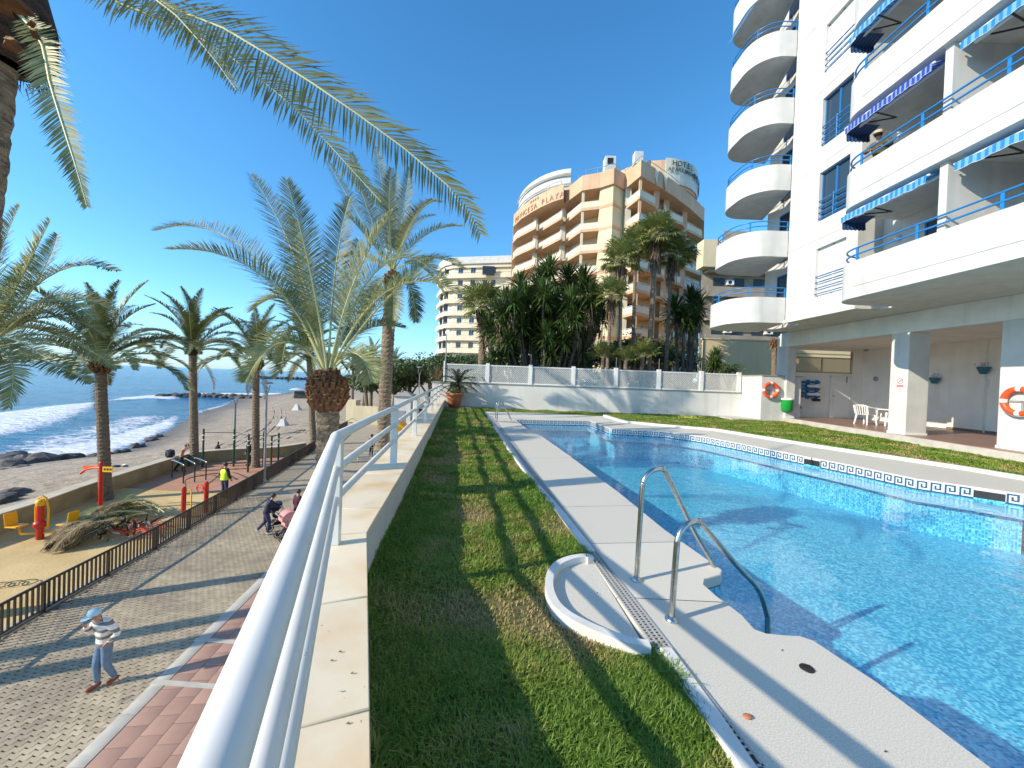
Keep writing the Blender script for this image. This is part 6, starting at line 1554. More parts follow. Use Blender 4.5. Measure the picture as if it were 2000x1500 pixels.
# ---------------------------------------------------------------- bushes and trees made of leaf clusters
def crown_mesh(name, pos, rad, n, leaf, seed, m, lobes=14, parent=None, kind=None):
    rng = np.random.default_rng(seed); rad = np.array(rad, float); L = rng.normal(size=(lobes, 3)); L /= np.linalg.norm(L, axis=1)[:, None]; L[:, 2] = np.abs(L[:, 2]) * .9 - .15
    lc = L * rad * rng.uniform(.45, .8, (lobes, 1)); lr = rng.uniform(.28, .5, lobes)
    k = rng.integers(0, lobes, n); d = rng.normal(size=(n, 3)); d /= np.linalg.norm(d, axis=1)[:, None]; rr = rng.uniform(.7, 1.05, n) ** .5
    c = lc[k] + d * (rad * lr[k][:, None]) * rr[:, None] + np.array(pos)
    nrm = d + rng.normal(size=(n, 3)) * .5; nrm /= np.linalg.norm(nrm, axis=1)[:, None]
    t = np.cross(nrm, rng.normal(size=(n, 3))); t /= np.linalg.norm(t, axis=1)[:, None]; b = np.cross(nrm, t); s = leaf * rng.uniform(.6, 1.3, n)[:, None]
    V = np.stack([c - t * s, c + b * s * .45, c + t * s, c - b * s * .45], 1).reshape(-1, 3)
    if parent is not None: V = V - np.array(org(parent))
    me = bpy.data.meshes.new(name); me.vertices.add(n * 4); me.vertices.foreach_set('co', V.ravel().astype(np.float32)); me.loops.add(n * 4); me.polygons.add(n)
    me.loops.foreach_set('vertex_index', np.arange(n * 4, dtype=np.int32)); me.polygons.foreach_set('loop_start', np.arange(0, n * 4, 4, dtype=np.int32)); me.update(calc_edges=True); me.validate()
    set_tone(me, np.repeat(rng.uniform(.6, 1.45, n), 4).astype(np.float32)); me.materials.append(m); return link(name, me, parent, kind=kind)
def bush(label, px_, py_, d, rad, n, leaf, seed, m='hedge', cat='bush', name='bush', z0=0.0):
    c = P(px_, py_, d); t = thing(name, label, cat, (c.x, c.y, z0)); crown_mesh('foliage', tuple(c), rad, n, leaf, seed, M[m], parent=t)
    mb = MB(); mb.tube([(c.x, c.y, z0), (c.x + .05, c.y, max(z0 + .3, c.z))], [.09, .05], 6)
    for a in range(5):
        mb.tube([(c.x, c.y, z0 + (c.z - z0) * .5), (c.x + rad[0] * .5 * math.cos(a * 1.3), c.y + rad[1] * .5 * math.sin(a * 1.3), c.z)], [.05, .02], 5)
    mb.build('stem', M['bark'], t); return t
crown_mesh('inner_foliage', tuple(P(1068, 650, 25)), (3.2, 1.3, 3.3), 11000, .17, 77, M['yucca'], 22, crown_later[1], kind='stuff')
bush('dark green bush between the yucca clump and the slim fan palm', 1155, 700, 24, (1.6, 1.2, 1.3), 2600, .09, 1)
bush('low grey green bush in front of the fan palm trunks', 1210, 712, 23, (1.7, .9, .7), 2200, .08, 2)
bush('rounded bush left of the twin-headed yucca', 1245, 690, 27, (2.6, 1.5, 1.5), 3200, .10, 3)
bush('dark hedge between the fan palm trunks and the yellow wall', 1300, 705, 28, (3.5, 1.2, 1.6), 3600, .10, 4)
bush('small bush low against the yellow wall at the end of the lattice', 1425, 722, 22, (.9, .6, .45), 900, .06, 5)
bush('dark hedge far behind the yucca clump', 1100, 712, 28, (5, 1.5, 1.5), 4200, .11, 6)
bush('low green hedge behind the potted plant', 925, 712, 30, (3.6, 2, 1.0), 3600, .10, 7)
t = None
for i, (x, y, d, r) in enumerate([(1178, 700, 22.0, .7), (1255, 698, 22.2, .75), (1222, 706, 21.6, .6)]):
    c = P(x, y, d); t = thing('dwarf_fan_palm', ['pale low dwarf fan palm at the left of the row above the lattice', 'pale low dwarf fan palm at the right of the row above the lattice', 'smallest dwarf fan palm between the other two'][i], 'palm tree', (c.x, d, 0))
    mb = MB(); mb.tube([(c.x, d, 0), (c.x, d, c.z)], .12, 7); mb.build('trunk', M['trunk'], t)
    for k in range(20):
        o = link('fan_leaf', FAN[k % 4], t); o.location = c - Vector(t.location); e = R(80 - 80 * k / 20); o.rotation_euler = (random.uniform(-.3, .3), -e, k * 2.4); o.scale = (r, r, r)
# far trees beyond the promenade
for i, (x, y, d, rx, rz, lab) in enumerate([(840, 728, 58, 6.5, 3.4, 'broad dark ficus tree farthest right beside the terrace corner'), (800, 735, 62, 5.5, 3.2, 'rounded ficus tree behind the kiosk'), (770, 745, 66, 5, 2.8, 'ficus tree left of the kiosk behind the tall trunk'),
                                            (745, 752, 60, 4.2, 2.6, 'small dark tree left of the tall ringed trunk'), (712, 745, 80, 5, 2.4, 'distant green tree behind the beach hut'), (890, 722, 70, 8, 3.6, 'dark tree behind the lattice fence end')]):
    c = P(x, y, d); t = thing('ficus_tree', lab, 'tree', (c.x, d, -5)); crown_mesh('crown', tuple(c), (rx, rx * .8, rz), 6500, .22, 40 + i, M['fartree'], 20, t)
    mb = MB(); mb.tube([(c.x, d, -5.1), (c.x + .2, d, -2), (c.x, d, c.z)], [.4, .32, .2], 8)
    for a in range(4): mb.tube([(c.x + .1, d, -1.8), (c.x + rx * .4 * math.cos(a * 1.6), d + rx * .4 * math.sin(a * 1.6), c.z)], [.2, .08], 6)
    mb.build('trunk', M['bark'], t)
# ---------------------------------------------------------------- potted plants
q = G(890, 794, .05); t = thing('terracotta_pot', 'large terracotta pot in the terrace corner', 'flower pot', (q.x, q.y - .0, .06)); q.z = .06; q.y = 20.0 - .1
mb = MB(); mb.lathe((q.x, q.y, .062), [(0, 0), (.29, 0), (.40, .55), (.43, .60), (.48, .60), (.49, .72), (.45, .74), (.42, .70), (0, .66)], 24); mb.build('pot', M['terracotta'], t); 
t.location = (q.x, q.y, .06); t.children[0].location = (0, 0, 0); t.children[0].data.transform(Matrix.Translation(Vector((q.x - q.x, 0, 0))))
me = t.children[0].data; off = Vector((sum(v.co.x for v in me.vertices) / len(me.vertices), sum(v.co.y for v in me.vertices) / len(me.vertices), min(v.co.z for v in me.vertices))); me.transform(Matrix.Translation(-off))
cyc = thing('cycad', 'dark green cycad growing in the large terracotta pot', 'plant', (q.x + .15, q.y, .75)); mb = MB(); mb.tube([(q.x + .15, q.y, .70), (q.x + .18, q.y, 1.25)], [.14, .16], 8); mb.build('trunk', M['boot_dark'], cyc)
CY = [frond_mesh(gen_curve(1.15, e, dd, 5), n=38, leaf=.17, width=.022, seed=70 + i, mats=[M['cycad'], M['cycad']], start=.08, vee=25, rr=.01, droop=.1) for i, (e, dd) in enumerate([(70, 60), (45, 70), (20, 60), (-5, 40)])]
for i in range(34):
    o = link('frond', CY[min(3, i // 9)], cyc); o.location = (.03, 0, .50); o.rotation_euler = (0, 0, i * 2.399)
mb = MB(); rnd = random.Random(8)
for i in range(160):
    a = rnd.uniform(0, 6.3); r = rnd.uniform(0, .4); z = rnd.uniform(.76, 1.05); c = Vector((q.x + r * math.cos(a), q.y + r * math.sin(a), z)); s_ = .05; mb.add([c, c + Vector((s_, rnd.uniform(-s_, s_), s_)), c + Vector((0, s_, s_ * 1.4))], [(0, 1, 2)])
tag(mb.build('pot_undergrowth', M['fan']), 'light green undergrowth at the foot of the potted cycad', 'plant')
dp = thing('dry_grass_plant', 'spiky reddish brown dry plant at the left end of the lattice fence', 'plant', (-4.05, 21.1, .3)); c = P(853, 745, 21.1)
me = rosette_mesh(90, 60, 1.15, .018, M['dryfrond'], 'leaves', .1); o = link('leaves', me, dp); o.location = c - Vector(dp.location); mb = MB(); mb.tube([c - Vector((0, 0, 1.3)), c], .08, 6); mb.build('stem', M['boot_dark'], dp)
q = G(1447, 806, .07); t = thing('terracotta_pot', 'small terracotta pot on the slab by the white block wall', 'flower pot', (q.x, q.y, .07)); mb = MB(); mb.lathe((q.x, q.y, .072), [(0, 0), (.13, 0), (.19, .22), (.21, .23), (.21, .28), (.17, .28), (0, .25)], 18); mb.build('pot', M['terracotta'], t)
ct = thing('cactus', 'two small columnar cacti in the small terracotta pot', 'cactus', (q.x, q.y, .33)); 
for dx, h in ((-.07, .2), (.09, .16)): mb = MB(); mb.tube([(q.x + dx, q.y, .33), (q.x + dx, q.y, .33 + h * .6), (q.x + dx, q.y, .33 + h)], [.04, .045, .015], 8); mb.build('stem', M['fan'], ct)
fl_ = G(1345, 818, 0); mb = MB(); rnd = random.Random(4)
for i in range(120):
    c = Vector((fl_.x + rnd.gauss(0, .28), fl_.y + rnd.gauss(0, .15), rnd.uniform(.02, .14))); s_ = .035; mb.add([c, c + Vector((s_, 0, s_ * .5)), c + Vector((s_ * .3, s_ * .5, s_))], [(0, 1, 2)])
tag(mb.build('weed_patch', mat('yellow_green_weed', (.42, .48, .06), .7)), 'bright yellow green weed patch in the back lawn', 'plant')

# continuous dark hedge right behind the lattice
t = thing('hedge', 'clipped dark green hedge running right behind the lattice fence', 'hedge', (4, 22.2, 0))
for i, x in enumerate((-1.6, .8, 3.2, 5.6, 8.0, 10.4)):
    o = crown_mesh('foliage', (x, 22.1 + .1 * (i % 2), 1.15), (1.7, .55, 1.25), 2600, .075, 120 + i, M['hedge'], 16, t)
mb = MB()
for x in range(-3, 12): mb.tube([(x + .3, 22.2, -.1), (x + .35, 22.2, 1.6)], [.05, .02], 5)
mb.build('stem', M['bark'], t)
# three more palms of the sea wall row, just past the left edge of the view; their shadows cross the promenade
sh = Vector((.915, .405, 0)).normalized()
for i, ((x, y), back, h) in enumerate([((80, 1268), 7.6, 8.2), ((300, 1268), 9.5, 10.2)]):
    q = G(x, y, ZP) - sh * back
    palm(['date palm of the sea wall row past the left edge, the farther one', 'taller date palm of the sea wall row past the left edge, the nearer one'][i], (q.x, q.y, ZP), (q.x, q.y, ZP + h), 30, 3.4, .21, 60 + i, dead=2)

boot(tk, Vector((ringx, 24, 4.15)), .24, .55, 34, sc=.6)
for i in range(9):
    o = link('dead_frond', FD, tk); o.location = (0, 0, 4.4); o.scale = (.22, .22, .22); o.rotation_euler = (0, random.uniform(-.6, .2), i * .7)
# ================================================================ PEOPLE
def skin(name, joints, edges, m, parent, sub=2, root=0):
    names = list(joints); idx = {k: i for i, k in enumerate(names)}
    me = bpy.data.meshes.new(name); me.from_pydata([joints[k][0] for k in names], [(idx[a], idx[b]) for a, b in edges], [])
    me.materials.append(m); o = link(name, me, parent)
    bm = bmesh.new(); bm.from_mesh(me); ly = bm.verts.layers.skin.verify(); bm.verts.ensure_lookup_table()
    for i, k in enumerate(names):
        r = joints[k][1]; bm.verts[i][ly].radius = (r if isinstance(r, tuple) else (r, r)); bm.verts[i][ly].use_root = (i == root)
    bm.to_mesh(me); bm.free()
    s = o.modifiers.new('skin', 'SKIN'); s.use_smooth_shade = True; u = o.modifiers.new('sub', 'SUBSURF'); u.levels = sub; u.render_levels = sub; return o
def person(label, loc, yaw, pose=None, h=1.72, top='navy', legs='denim', shoes='black', hair='hair', hat=None, sleeves=True, cat='person', bare=False, coat=False, vest=None, group=None):
    J = dict(pel=(0, 0, .96), spi=(0, .01, 1.13), che=(0, 0, 1.32), nec=(0, .015, 1.47), hd0=(0, .035, 1.55), hd1=(0, .045, 1.63), hd2=(0, .03, 1.70),
             sR=(.17, 0, 1.41), eR=(.24, -.03, 1.14), wR=(.25, .06, .90), sL=(-.17, 0, 1.41), eL=(-.24, -.03, 1.14), wL=(-.25, .06, .90),
             hR=(.09, 0, .90), kR=(.10, .02, .50), aR=(.10, -.03, .09), tR=(.11, .13, .035), hL=(-.09, 0, .90), kL=(-.10, .02, .50), aL=(-.10, -.03, .09), tL=(-.11, .13, .035))
    J.update(pose or {}); V = {k: Vector(v) for k, v in J.items()}
    for s in 'RL':
        d = (V['w' + s] - V['e' + s]).normalized(); V['p' + s] = V['w' + s] + d * .075
    rad = dict(pel=(.13, .10), spi=(.115, .09), che=(.14, .10), nec=.052, hd0=.062, hd1=.083, hd2=.06, sR=.058, eR=.040, wR=.027, pR=.030, sL=.058, eL=.040, wL=.027, pL=.030,
               hR=.088, kR=.056, aR=.038, tR=.032, hL=.088, kL=.056, aL=.038, tL=.032)
    E = [('pel', 'spi'), ('spi', 'che'), ('che', 'nec'), ('nec', 'hd0'), ('hd0', 'hd1'), ('hd1', 'hd2'), ('che', 'sR'), ('sR', 'eR'), ('eR', 'wR'), ('wR', 'pR'), ('che', 'sL'), ('sL', 'eL'), ('eL', 'wL'), ('wL', 'pL'),
         ('pel', 'hR'), ('hR', 'kR'), ('kR', 'aR'), ('aR', 'tR'), ('pel', 'hL'), ('hL', 'kL'), ('kL', 'aL'), ('aL', 'tL')]
    jj = {k: (tuple(V[k]), rad[k]) for k in rad}
    # fingers: five short bent chains rooted in each palm
    for s in 'RL':
        d = (V['p' + s] - V['w' + s]).normalized(); sd_ = d.cross(Vector((0, 0, 1)));
        if sd_.length < .1: sd_ = Vector((0, 1, 0))
        sd_.normalize(); n_ = sd_.cross(d)
        for i in range(5):
            if i == 4: a = V['p' + s] + sd_ * .030 - d * .02; b = a + (sd_ * .8 + d * .6).normalized() * .035
            else: a = V['p' + s] + sd_ * (-.027 + .018 * i) + d * .02; b = a + d * (.055 + (.008 if i in (1, 2) else 0)) + n_ * -.02
            jj['f%s%d' % (s, i)] = (tuple(a), .0105); jj['g%s%d' % (s, i)] = (tuple(b), .008); E += [('p' + s, 'f%s%d' % (s, i)), ('f%s%d' % (s, i), 'g%s%d' % (s, i))]
    t = thing('person', label, cat, (0, 0, 0), group); body = skin('body', jj, E, M['skin'], t, 1)
    hd = V['hd1']; fw = Vector((0, 1, 0)); 
    fdir = (V['hd1'] - V['nec']); tilt = fdir.y
    f_ = MB(); nz = hd + Vector((0, .10, -.015)); f_.add([nz + Vector((-.013, -.012, 0)), nz + Vector((.013, -.012, 0)), nz + Vector((0, .018, -.012)), nz + Vector((0, -.015, .04)), nz + Vector((0, -.012, -.025))], [(0, 2, 3), (2, 1, 3), (0, 4, 2), (2, 4, 1)])
    f_.build('nose', M['skin'], t)
    e_2 = MB()
    for sx in (-.03, .03): e_2.ball(hd + Vector((sx, .083, .018)), .010, 6)
    e_2.build('eyes', M['hair'], t); 
    mo = MB(); mo.obox(hd + Vector((-.022, .088, -.055)), hd + Vector((.022, .088, -.055)), .01, .007); mo.build('mouth', M['wine'], t)
    er = MB()
    for sx in (-1, 1): er.ball(hd + Vector((sx * .088, 0, 0)), .024, 6, sc=(.4, .8, 1.2))
    er.build('ears', M['skin'], t)
    # hair as a cap on skull
    if hair:
        hb = MB(); hb.ball(hd + Vector((0, -.018, .030)), .100, 12, sc=(.98, 1.0, 1.0)); o = hb.build('hair', M[hair], t)
    if hat:
        c = hd + Vector((0, .0, .055)); hb = MB(); hb.lathe(c, [(.108, -.03), (.112, .01), (.095, .06), (.05, .085), (0, .09)], 16); o = hb.build('hat', M[hat[0]], t)
        if hat[1] == 'cap':
            b_ = MB(); pts = [(c.x + .095 * math.cos(R(a)), c.y + .06 + .15 * math.sin(R(a)), c.z - .035 - .03 * math.sin(R(a))) for a in range(0, 181, 20)]; low = [(x, y, z - .008) for x, y, z in pts]
            b_.add(pts, [tuple(range(len(pts)))]); b_.add(low, [tuple(range(len(pts)))[::-1]]); b_.build('peak', M[hat[0]], o)
        else:
            b_ = MB(); b_.lathe(c, [(.10, -.03), (.16, -.035), (.16, -.028), (.10, -.022)], 16); b_.build('brim', M[hat[0]], o)
    def sub(keys, edges, k_, nm, m):
        jj2 = {a: (tuple(V[a]), (rad[a] if isinstance(rad[a], tuple) else (rad[a],) * 2)) for a in keys}
        jj2 = {a: (p, (r[0] * k_ + .012, r[1] * k_ + .012)) for a, (p, r) in jj2.items()}; return skin(nm, jj2, edges, m, t, 2)
    if not bare:
        V['hem'] = V['pel'] + Vector((0, 0, -.10 if not coat else -.32)); rad['hem'] = (.15, .12) if not coat else (.19, .15)
        ks = ['hem', 'pel', 'spi', 'che', 'sR', 'eR', 'sL', 'eL']; ed = [('hem', 'pel'), ('pel', 'spi'), ('spi', 'che'), ('che', 'sR'), ('sR', 'eR'), ('che', 'sL'), ('sL', 'eL')]
        V['col'] = V['nec'] + Vector((0, 0, -.03)); rad['col'] = .055; ks.append('col'); ed.append(('che', 'col'))
        if sleeves: ks += ['wR', 'wL']; ed += [('eR', 'wR'), ('eL', 'wL')]
        sub(ks, ed, 1.28, 'jacket', M[top])
        if vest: sub(['hem', 'pel', 'spi', 'che', 'sR', 'sL'], [('hem', 'pel'), ('pel', 'spi'), ('spi', 'che'), ('che', 'sR'), ('che', 'sL')], 1.6, 'vest', M[vest])
    V['wst'] = V['pel'] + Vector((0, 0, .06)); rad['wst'] = (.125, .10)
    sub(['pel', 'wst', 'hR', 'kR', 'aR', 'hL', 'kL', 'aL'], [('pel', 'wst'), ('pel', 'hR'), ('hR', 'kR'), ('kR', 'aR'), ('pel', 'hL'), ('hL', 'kL'), ('kL', 'aL')], 1.15, 'trousers', M[legs])
    for s in 'RL':
        a, b = V['a' + s], V['t' + s]; sh = MB(); d = (b - a); d.z = 0; d.normalize(); sh.tube([a - d * .05 + Vector((0, 0, -.035)), a + Vector((0, 0, -.03)), b + Vector((0, 0, .008)), b + d * .03], [.04, .048, .042, .028], 8); sh.build('shoe', M[shoes], t)
    s_ = h / 1.76; t.scale = (s_, s_, s_); t.location = loc; t.rotation_euler.z = yaw; return t
def yaw_to(fx, fy): return math.atan2(-fx, fy)
q = G(203, 1338, ZP); person('person in grey and white striped jacket, jeans and pale blue cap eating while walking', (q.x, q.y, ZP), yaw_to(-.30, -.95), h=1.70, top='striped', legs='denim', shoes='brownleather', hair=None, hat=('capblue', 'cap'), pose=dict(
    che=(0, .05, 1.32), nec=(0, .09, 1.45), hd0=(.02, .13, 1.52), hd1=(.03, .17, 1.59), hd2=(.03, .17, 1.66), sR=(.18, .05, 1.40), eR=(.29, .12, 1.16), wR=(.14, .25, 1.38), sL=(-.18, .04, 1.40), eL=(-.36, -.04, 1.18), wL=(-.22, .06, 1.02),
    kR=(.07, .10, .50), aR=(.06, .08, .09), tR=(.06, .23, .035), kL=(-.08, .02, .50), aL=(-.09, -.14, .11), tL=(-.10, -.01, .04)))
q = G(519, 1044, ZP); person('person in dark top and navy leggings leaning forward to push a pushchair', (q.x, q.y, ZP), yaw_to(.75, .55), h=1.70, top='navy', legs='navyjean', shoes='plastic', hair='hair', pose=dict(
    spi=(0, .06, 1.13), che=(0, .12, 1.30), nec=(0, .18, 1.43), hd0=(0, .22, 1.50), hd1=(0, .25, 1.57), hd2=(0, .24, 1.64), sR=(.17, .12, 1.38), sL=(-.17, .12, 1.38), eR=(.20, .30, 1.18), wR=(.16, .50, 1.08), eL=(-.20, .30, 1.18), wL=(-.16, .50, 1.08),
    kR=(.09, .12, .50), aR=(.09, .05, .09), tR=(.09, .21, .035), kL=(-.09, -.02, .52), aL=(-.09, -.30, .22), tL=(-.09, -.22, .10)))
q = G(580, 1032, ZP); person('person in dark purple coat walking beside the pushchair', (q.x, q.y, ZP), yaw_to(.5, .85), h=1.66, top='wine', legs='blackcloth', shoes='black', hair='brownhair' if 'brownhair' in M else 'hair', coat=True)
q = G(438, 972, ZP); person('person in yellow hi-vis vest over black sleeves standing behind the railing', (q.x, q.y, ZP), yaw_to(.25, .95), h=1.82, top='blackcloth', legs='navyjean', shoes='black', vest='hivis', pose=dict(eR=(.25, .02, 1.12), wR=(.22, .14, .92)))
q = G(353, 921, ZP); person('shirtless person with raised arms at the parallel bars', (q.x, q.y, ZP), yaw_to(.85, .35), h=1.80, legs='blackcloth', bare=True, pose=dict(spi=(0, .05, 1.13), che=(0, .12, 1.31), nec=(0, .18, 1.44), hd0=(0, .23, 1.50), hd1=(0, .27, 1.57), hd2=(0, .27, 1.64),
    sR=(.17, .13, 1.40), eR=(.20, .36, 1.42), wR=(.09, .34, 1.62), sL=(-.17, .13, 1.40), eL=(-.20, .36, 1.42), wL=(-.09, .34, 1.62), kR=(.10, .20, .52), aR=(.10, .12, .09), tR=(.1, .28, .035), kL=(-.10, -.10, .50), aL=(-.1, -.35, .12), tL=(-.1, -.2, .035)))
q = G(331, 917, ZP); person('person in navy bending over beside the sea wall', (q.x, q.y, ZP), yaw_to(-.5, .6), h=1.70, top='navy', legs='blackcloth', pose=dict(spi=(0, .12, 1.08), che=(0, .32, 1.16), nec=(0, .45, 1.20), hd0=(0, .51, 1.18), hd1=(0, .56, 1.15), hd2=(0, .58, 1.10), sR=(.17, .36, 1.17), sL=(-.17, .36, 1.17),
    eR=(.2, .46, .94), wR=(.18, .52, .74), eL=(-.2, .46, .94), wL=(-.18, .52, .74)))
q = G(486, 909, ZP); person('person in black standing half hidden behind the palm with the knobbly crown base', (q.x, q.y, ZP), yaw_to(-.3, -.9), h=1.75, top='blackcloth', legs='navy')
q = PX(1694, 262, 10.30); person('person in olive jacket and beige flat cap leaning on the upper balcony railing', (10.55, 11.35, 7.42), yaw_to(-.85, -.55), h=1.80, top='olive', legs='blackcloth', hair='hatgrey' if 'hatgrey' in M else 'hair', hat=('hatbeige', 'cap'), pose=dict(
    spi=(0, .05, 1.14), che=(0, .12, 1.32), nec=(0, .20, 1.45), hd0=(0, .25, 1.51), hd1=(0, .29, 1.58), hd2=(0, .29, 1.65), sR=(.18, .12, 1.40), eR=(.28, .28, 1.20), wR=(.14, .44, 1.16), sL=(-.18, .12, 1.40), eL=(-.28, .28, 1.20), wL=(-.14, .44, 1.16)))
# pushchairs
def pushchair(label, loc, yaw, m1, m2):
    t = thing('pushchair', label, 'pushchair', (0, 0, 0)); fr_ = MB()
    for sx in (-.22, .22):
        fr_.tube([(sx, -.45, 1.0), (sx, -.25, .75), (sx, .35, .18)], .014, 6); fr_.tube([(sx, .15, .72), (sx, -.35, .18)], .014, 6)
    fr_.tube([(-.22, -.45, 1.0), (.22, -.45, 1.0)], .02, 6); fr_.build('frame', M['grey_metal'], t)
    s_ = MB(); s_.box(-.2, .2, -.2, .22, .48, .54); s_.box(-.2, .2, -.26, -.18, .54, .95); s_.build('seat', M[m1], t, bevel=.02)
    h_ = MB(); prof = [(-.05 + .32 * math.cos(R(a)) * -1, .80 + .30 * math.sin(R(a))) for a in range(-10, 121, 18)]
    h_.strip([(-.22, y, z) for y, z in prof], [(.22, y, z) for y, z in prof], 0, True)
    for sx in (-.22, .22): h_.add([(sx, y, z) for y, z in prof] + [(sx, -.05, .8)], [tuple(range(len(prof) + 1))])
    h_.build('hood', M[m2], t); k_ = MB(); k_.box(-.18, .18, -.25, .2, .2, .34); k_.build('basket', M['blackcloth'], t)
    for sx in (-.25, .25):
        for y, r in ((.35, .10), (-.35, .13)):
            w = MB(); w.tube([(sx + .02 * math.copysign(1, sx), y + r * math.cos(a), r + .01 + r * math.sin(a)) for a in [i * math.pi / 8 for i in range(16)]], .018, 6, closed=True); w.lathe((sx, y, r + .01), [(0, -.015), (r * .6, -.015), (r * .6, .015), (0, .015)], 10, axis=(1, 0, 0)); w.build('wheel', M['black'], t)
    t.location = loc; t.rotation_euler.z = yaw
q = G(545, 1031, ZP); pushchair('dark pushchair pushed along the promenade', (q.x, q.y, ZP), yaw_to(.75, .55), 'blackcloth', 'navy')
q = G(566, 1050, ZP); pushchair('small pink pushchair partly hidden by the white handrail', (q.x, q.y, ZP), yaw_to(.6, .7), 'pink', 'pink')
# ================================================================ EXERCISE EQUIPMENT
def gz(px, py, z): return G(px, py, z)
b = G(78, 1052, ZP); t = thing('seated_exerciser', 'red and yellow double seat exercise machine near the sea wall', 'exercise machine', (b.x, b.y, ZP))
mb = MB(); mb.tube([b, b + Vector((0, 0, 1.25))], [.11, .10], 12); mb.build('post', M['red'], t)
mb = MB()
for s_ in (-1, 1): mb.tube([b + Vector((s_ * .22, .05, .35)), b + Vector((s_ * .24, .05, 1.1)), b + Vector((s_ * .15, .05, 1.5)), b + Vector((0, .05, 1.58))], .035, 8)
mb.lathe(b + Vector((0, 0, 1.25)), [(.12, 0), (.16, .12), (.1, .22), (0, .24)], 10); mb.build('handle_frame', M['yellow'], t)
mb = MB(); mb.lathe(b + Vector((0, 0, .45)), [(.17, 0), (.2, .1), (.17, .2), (.1, .22)], 12); mb.build('collar', M['red'], t)
for s_, dy in ((-1, -.12), (1, .25)):
    mb = MB(); mb.tube([b + Vector((0, 0, .22)), b + Vector((s_ * .55, dy, .2)), b + Vector((s_ * .66, dy, .45))], .045, 8); mb.build('arm', M['yellow'], t)
    mb = MB(); c = b + Vector((s_ * .72, dy, .5)); mb.box(c.x - .22, c.x + .22, c.y - .2, c.y + .2, c.z - .03, c.z + .03); mb.obox(c + Vector((s_ * .2, 0, .04)), c + Vector((s_ * .26, 0, .48)), .38, .05, up=(1, 0, 0)); mb.build('seat', M['yellow'], t, bevel=.02)
b = G(196, 998, ZP); t = thing('exercise_post', 'tall red exercise post with orange curved arm and yellow instruction plate', 'exercise machine', (b.x, b.y, ZP))
mb = MB(); mb.tube([b, b + Vector((0, 0, 2.15))], .085, 12); mb.lathe(b + Vector((0, 0, 2.15)), [(.085, 0), (.09, .03), (.05, .08), (0, .09)], 12); mb.build('post', M['red'], t)
mb = MB(); mb.tube([b + Vector((0, 0, 1.95)), b + Vector((-.4, .05, 1.93)), b + Vector((-.85, .1, 1.80)), b + Vector((-1.05, .1, 1.62))], .05, 8); mb.obox(b + Vector((-.9, .08, 1.92)), b + Vector((0, 0, 1.98)), .04, .14); mb.build('curved_arm', M['ring'], t)
mb = MB(); mb.box(b.x + .1, b.x + .55, b.y - .05, b.y - .02, ZP + 1.78, ZP + 2.02); pl_ = mb.build('instruction_plate', M['yellow'], t)
mb = MB()
for k in range(3): mb.box(b.x + .16 + .13 * k, b.x + .25 + .13 * k, b.y - .056, b.y - .051, ZP + 1.86, ZP + 1.95)
mb.build('pictogram', M['black'], pl_)
for i, ((x, y), hh) in enumerate([((358, 1010), 1.3), ((402, 1000), 1.35)]):
    b = G(x, y, ZP); t = thing('exercise_post', ['red exercise post with yellow bar just behind the railing, left one of the pair', 'red exercise post with orange wheel just behind the railing, right one of the pair'][i], 'exercise machine', (b.x, b.y, ZP))
    mb = MB(); mb.tube([b, b + Vector((0, 0, hh))], .09, 12); mb.lathe(b + Vector((0, 0, hh)), [(.09, 0), (.05, .05), (0, .06)], 10); mb.build('post', M['red'], t)
    if i: mb = MB(); mb.tube([b + Vector((-.28 + .16 * math.cos(a), -.02, hh - .25 + .16 * math.sin(a))) for a in [k * math.pi / 8 for k in range(16)]], .025, 6, closed=True); mb.obox(b + Vector((-.45, 0, hh - .25)), b + Vector((0, 0, hh - .25)), .04, .04); mb.build('wheel', M['ring'], t)
    else: mb = MB(); mb.tube([b + Vector((.1, 0, hh - .1)), b + Vector((.32, 0, hh - .05)), b + Vector((.34, 0, .1))], .03, 8); mb.build('yellow_bar', M['yellow'], t)
a_, b_ = G(358, 1010, ZP), G(402, 1000, ZP); lp = MB(); lp.tube(smooth_path([a_ + Vector((0, .1, 1.35)), a_ + Vector((-.35, .5, 1.5)), a_ + Vector((-.2, 1.0, 1.55)), b_ + Vector((-.1, .9, 1.55)), b_ + Vector((.05, .1, 1.3))], 4), .02, 6); tag(lp.build('handle_loop', M['fence']), 'thin dark bent tube handle above the two red exercise posts', 'handle bar')
# parallel bars
for i, (p0, p1) in enumerate([((336, 933), (358, 944)), ((360, 929), (380, 941)), ((380, 927), (402, 937))]):
    a = G(*p0, ZP); b = G(*p1, ZP); t = thing('parallel_bar', ['left hand bar of the three metal exercise rails', 'middle bar of the three metal exercise rails', 'right hand bar of the three metal exercise rails'][i], 'exercise bar', (a.x, a.y, ZP), 'parallel bars')
    mb = MB(); mb.tube(smooth_path([a + Vector((0, 0, .98)), a + Vector((.03, -.02, 1.06)), b + Vector((-.06, .04, 1.06)), b + Vector((0, 0, 1.0))], 3), .032, 8); mb.build('bar', M['steel'], t)
    for p in (a, b): mb = MB(); mb.tube([p, p + Vector((0, 0, 1.0))], .034, 8); mb.build('leg', M['fence'], t)
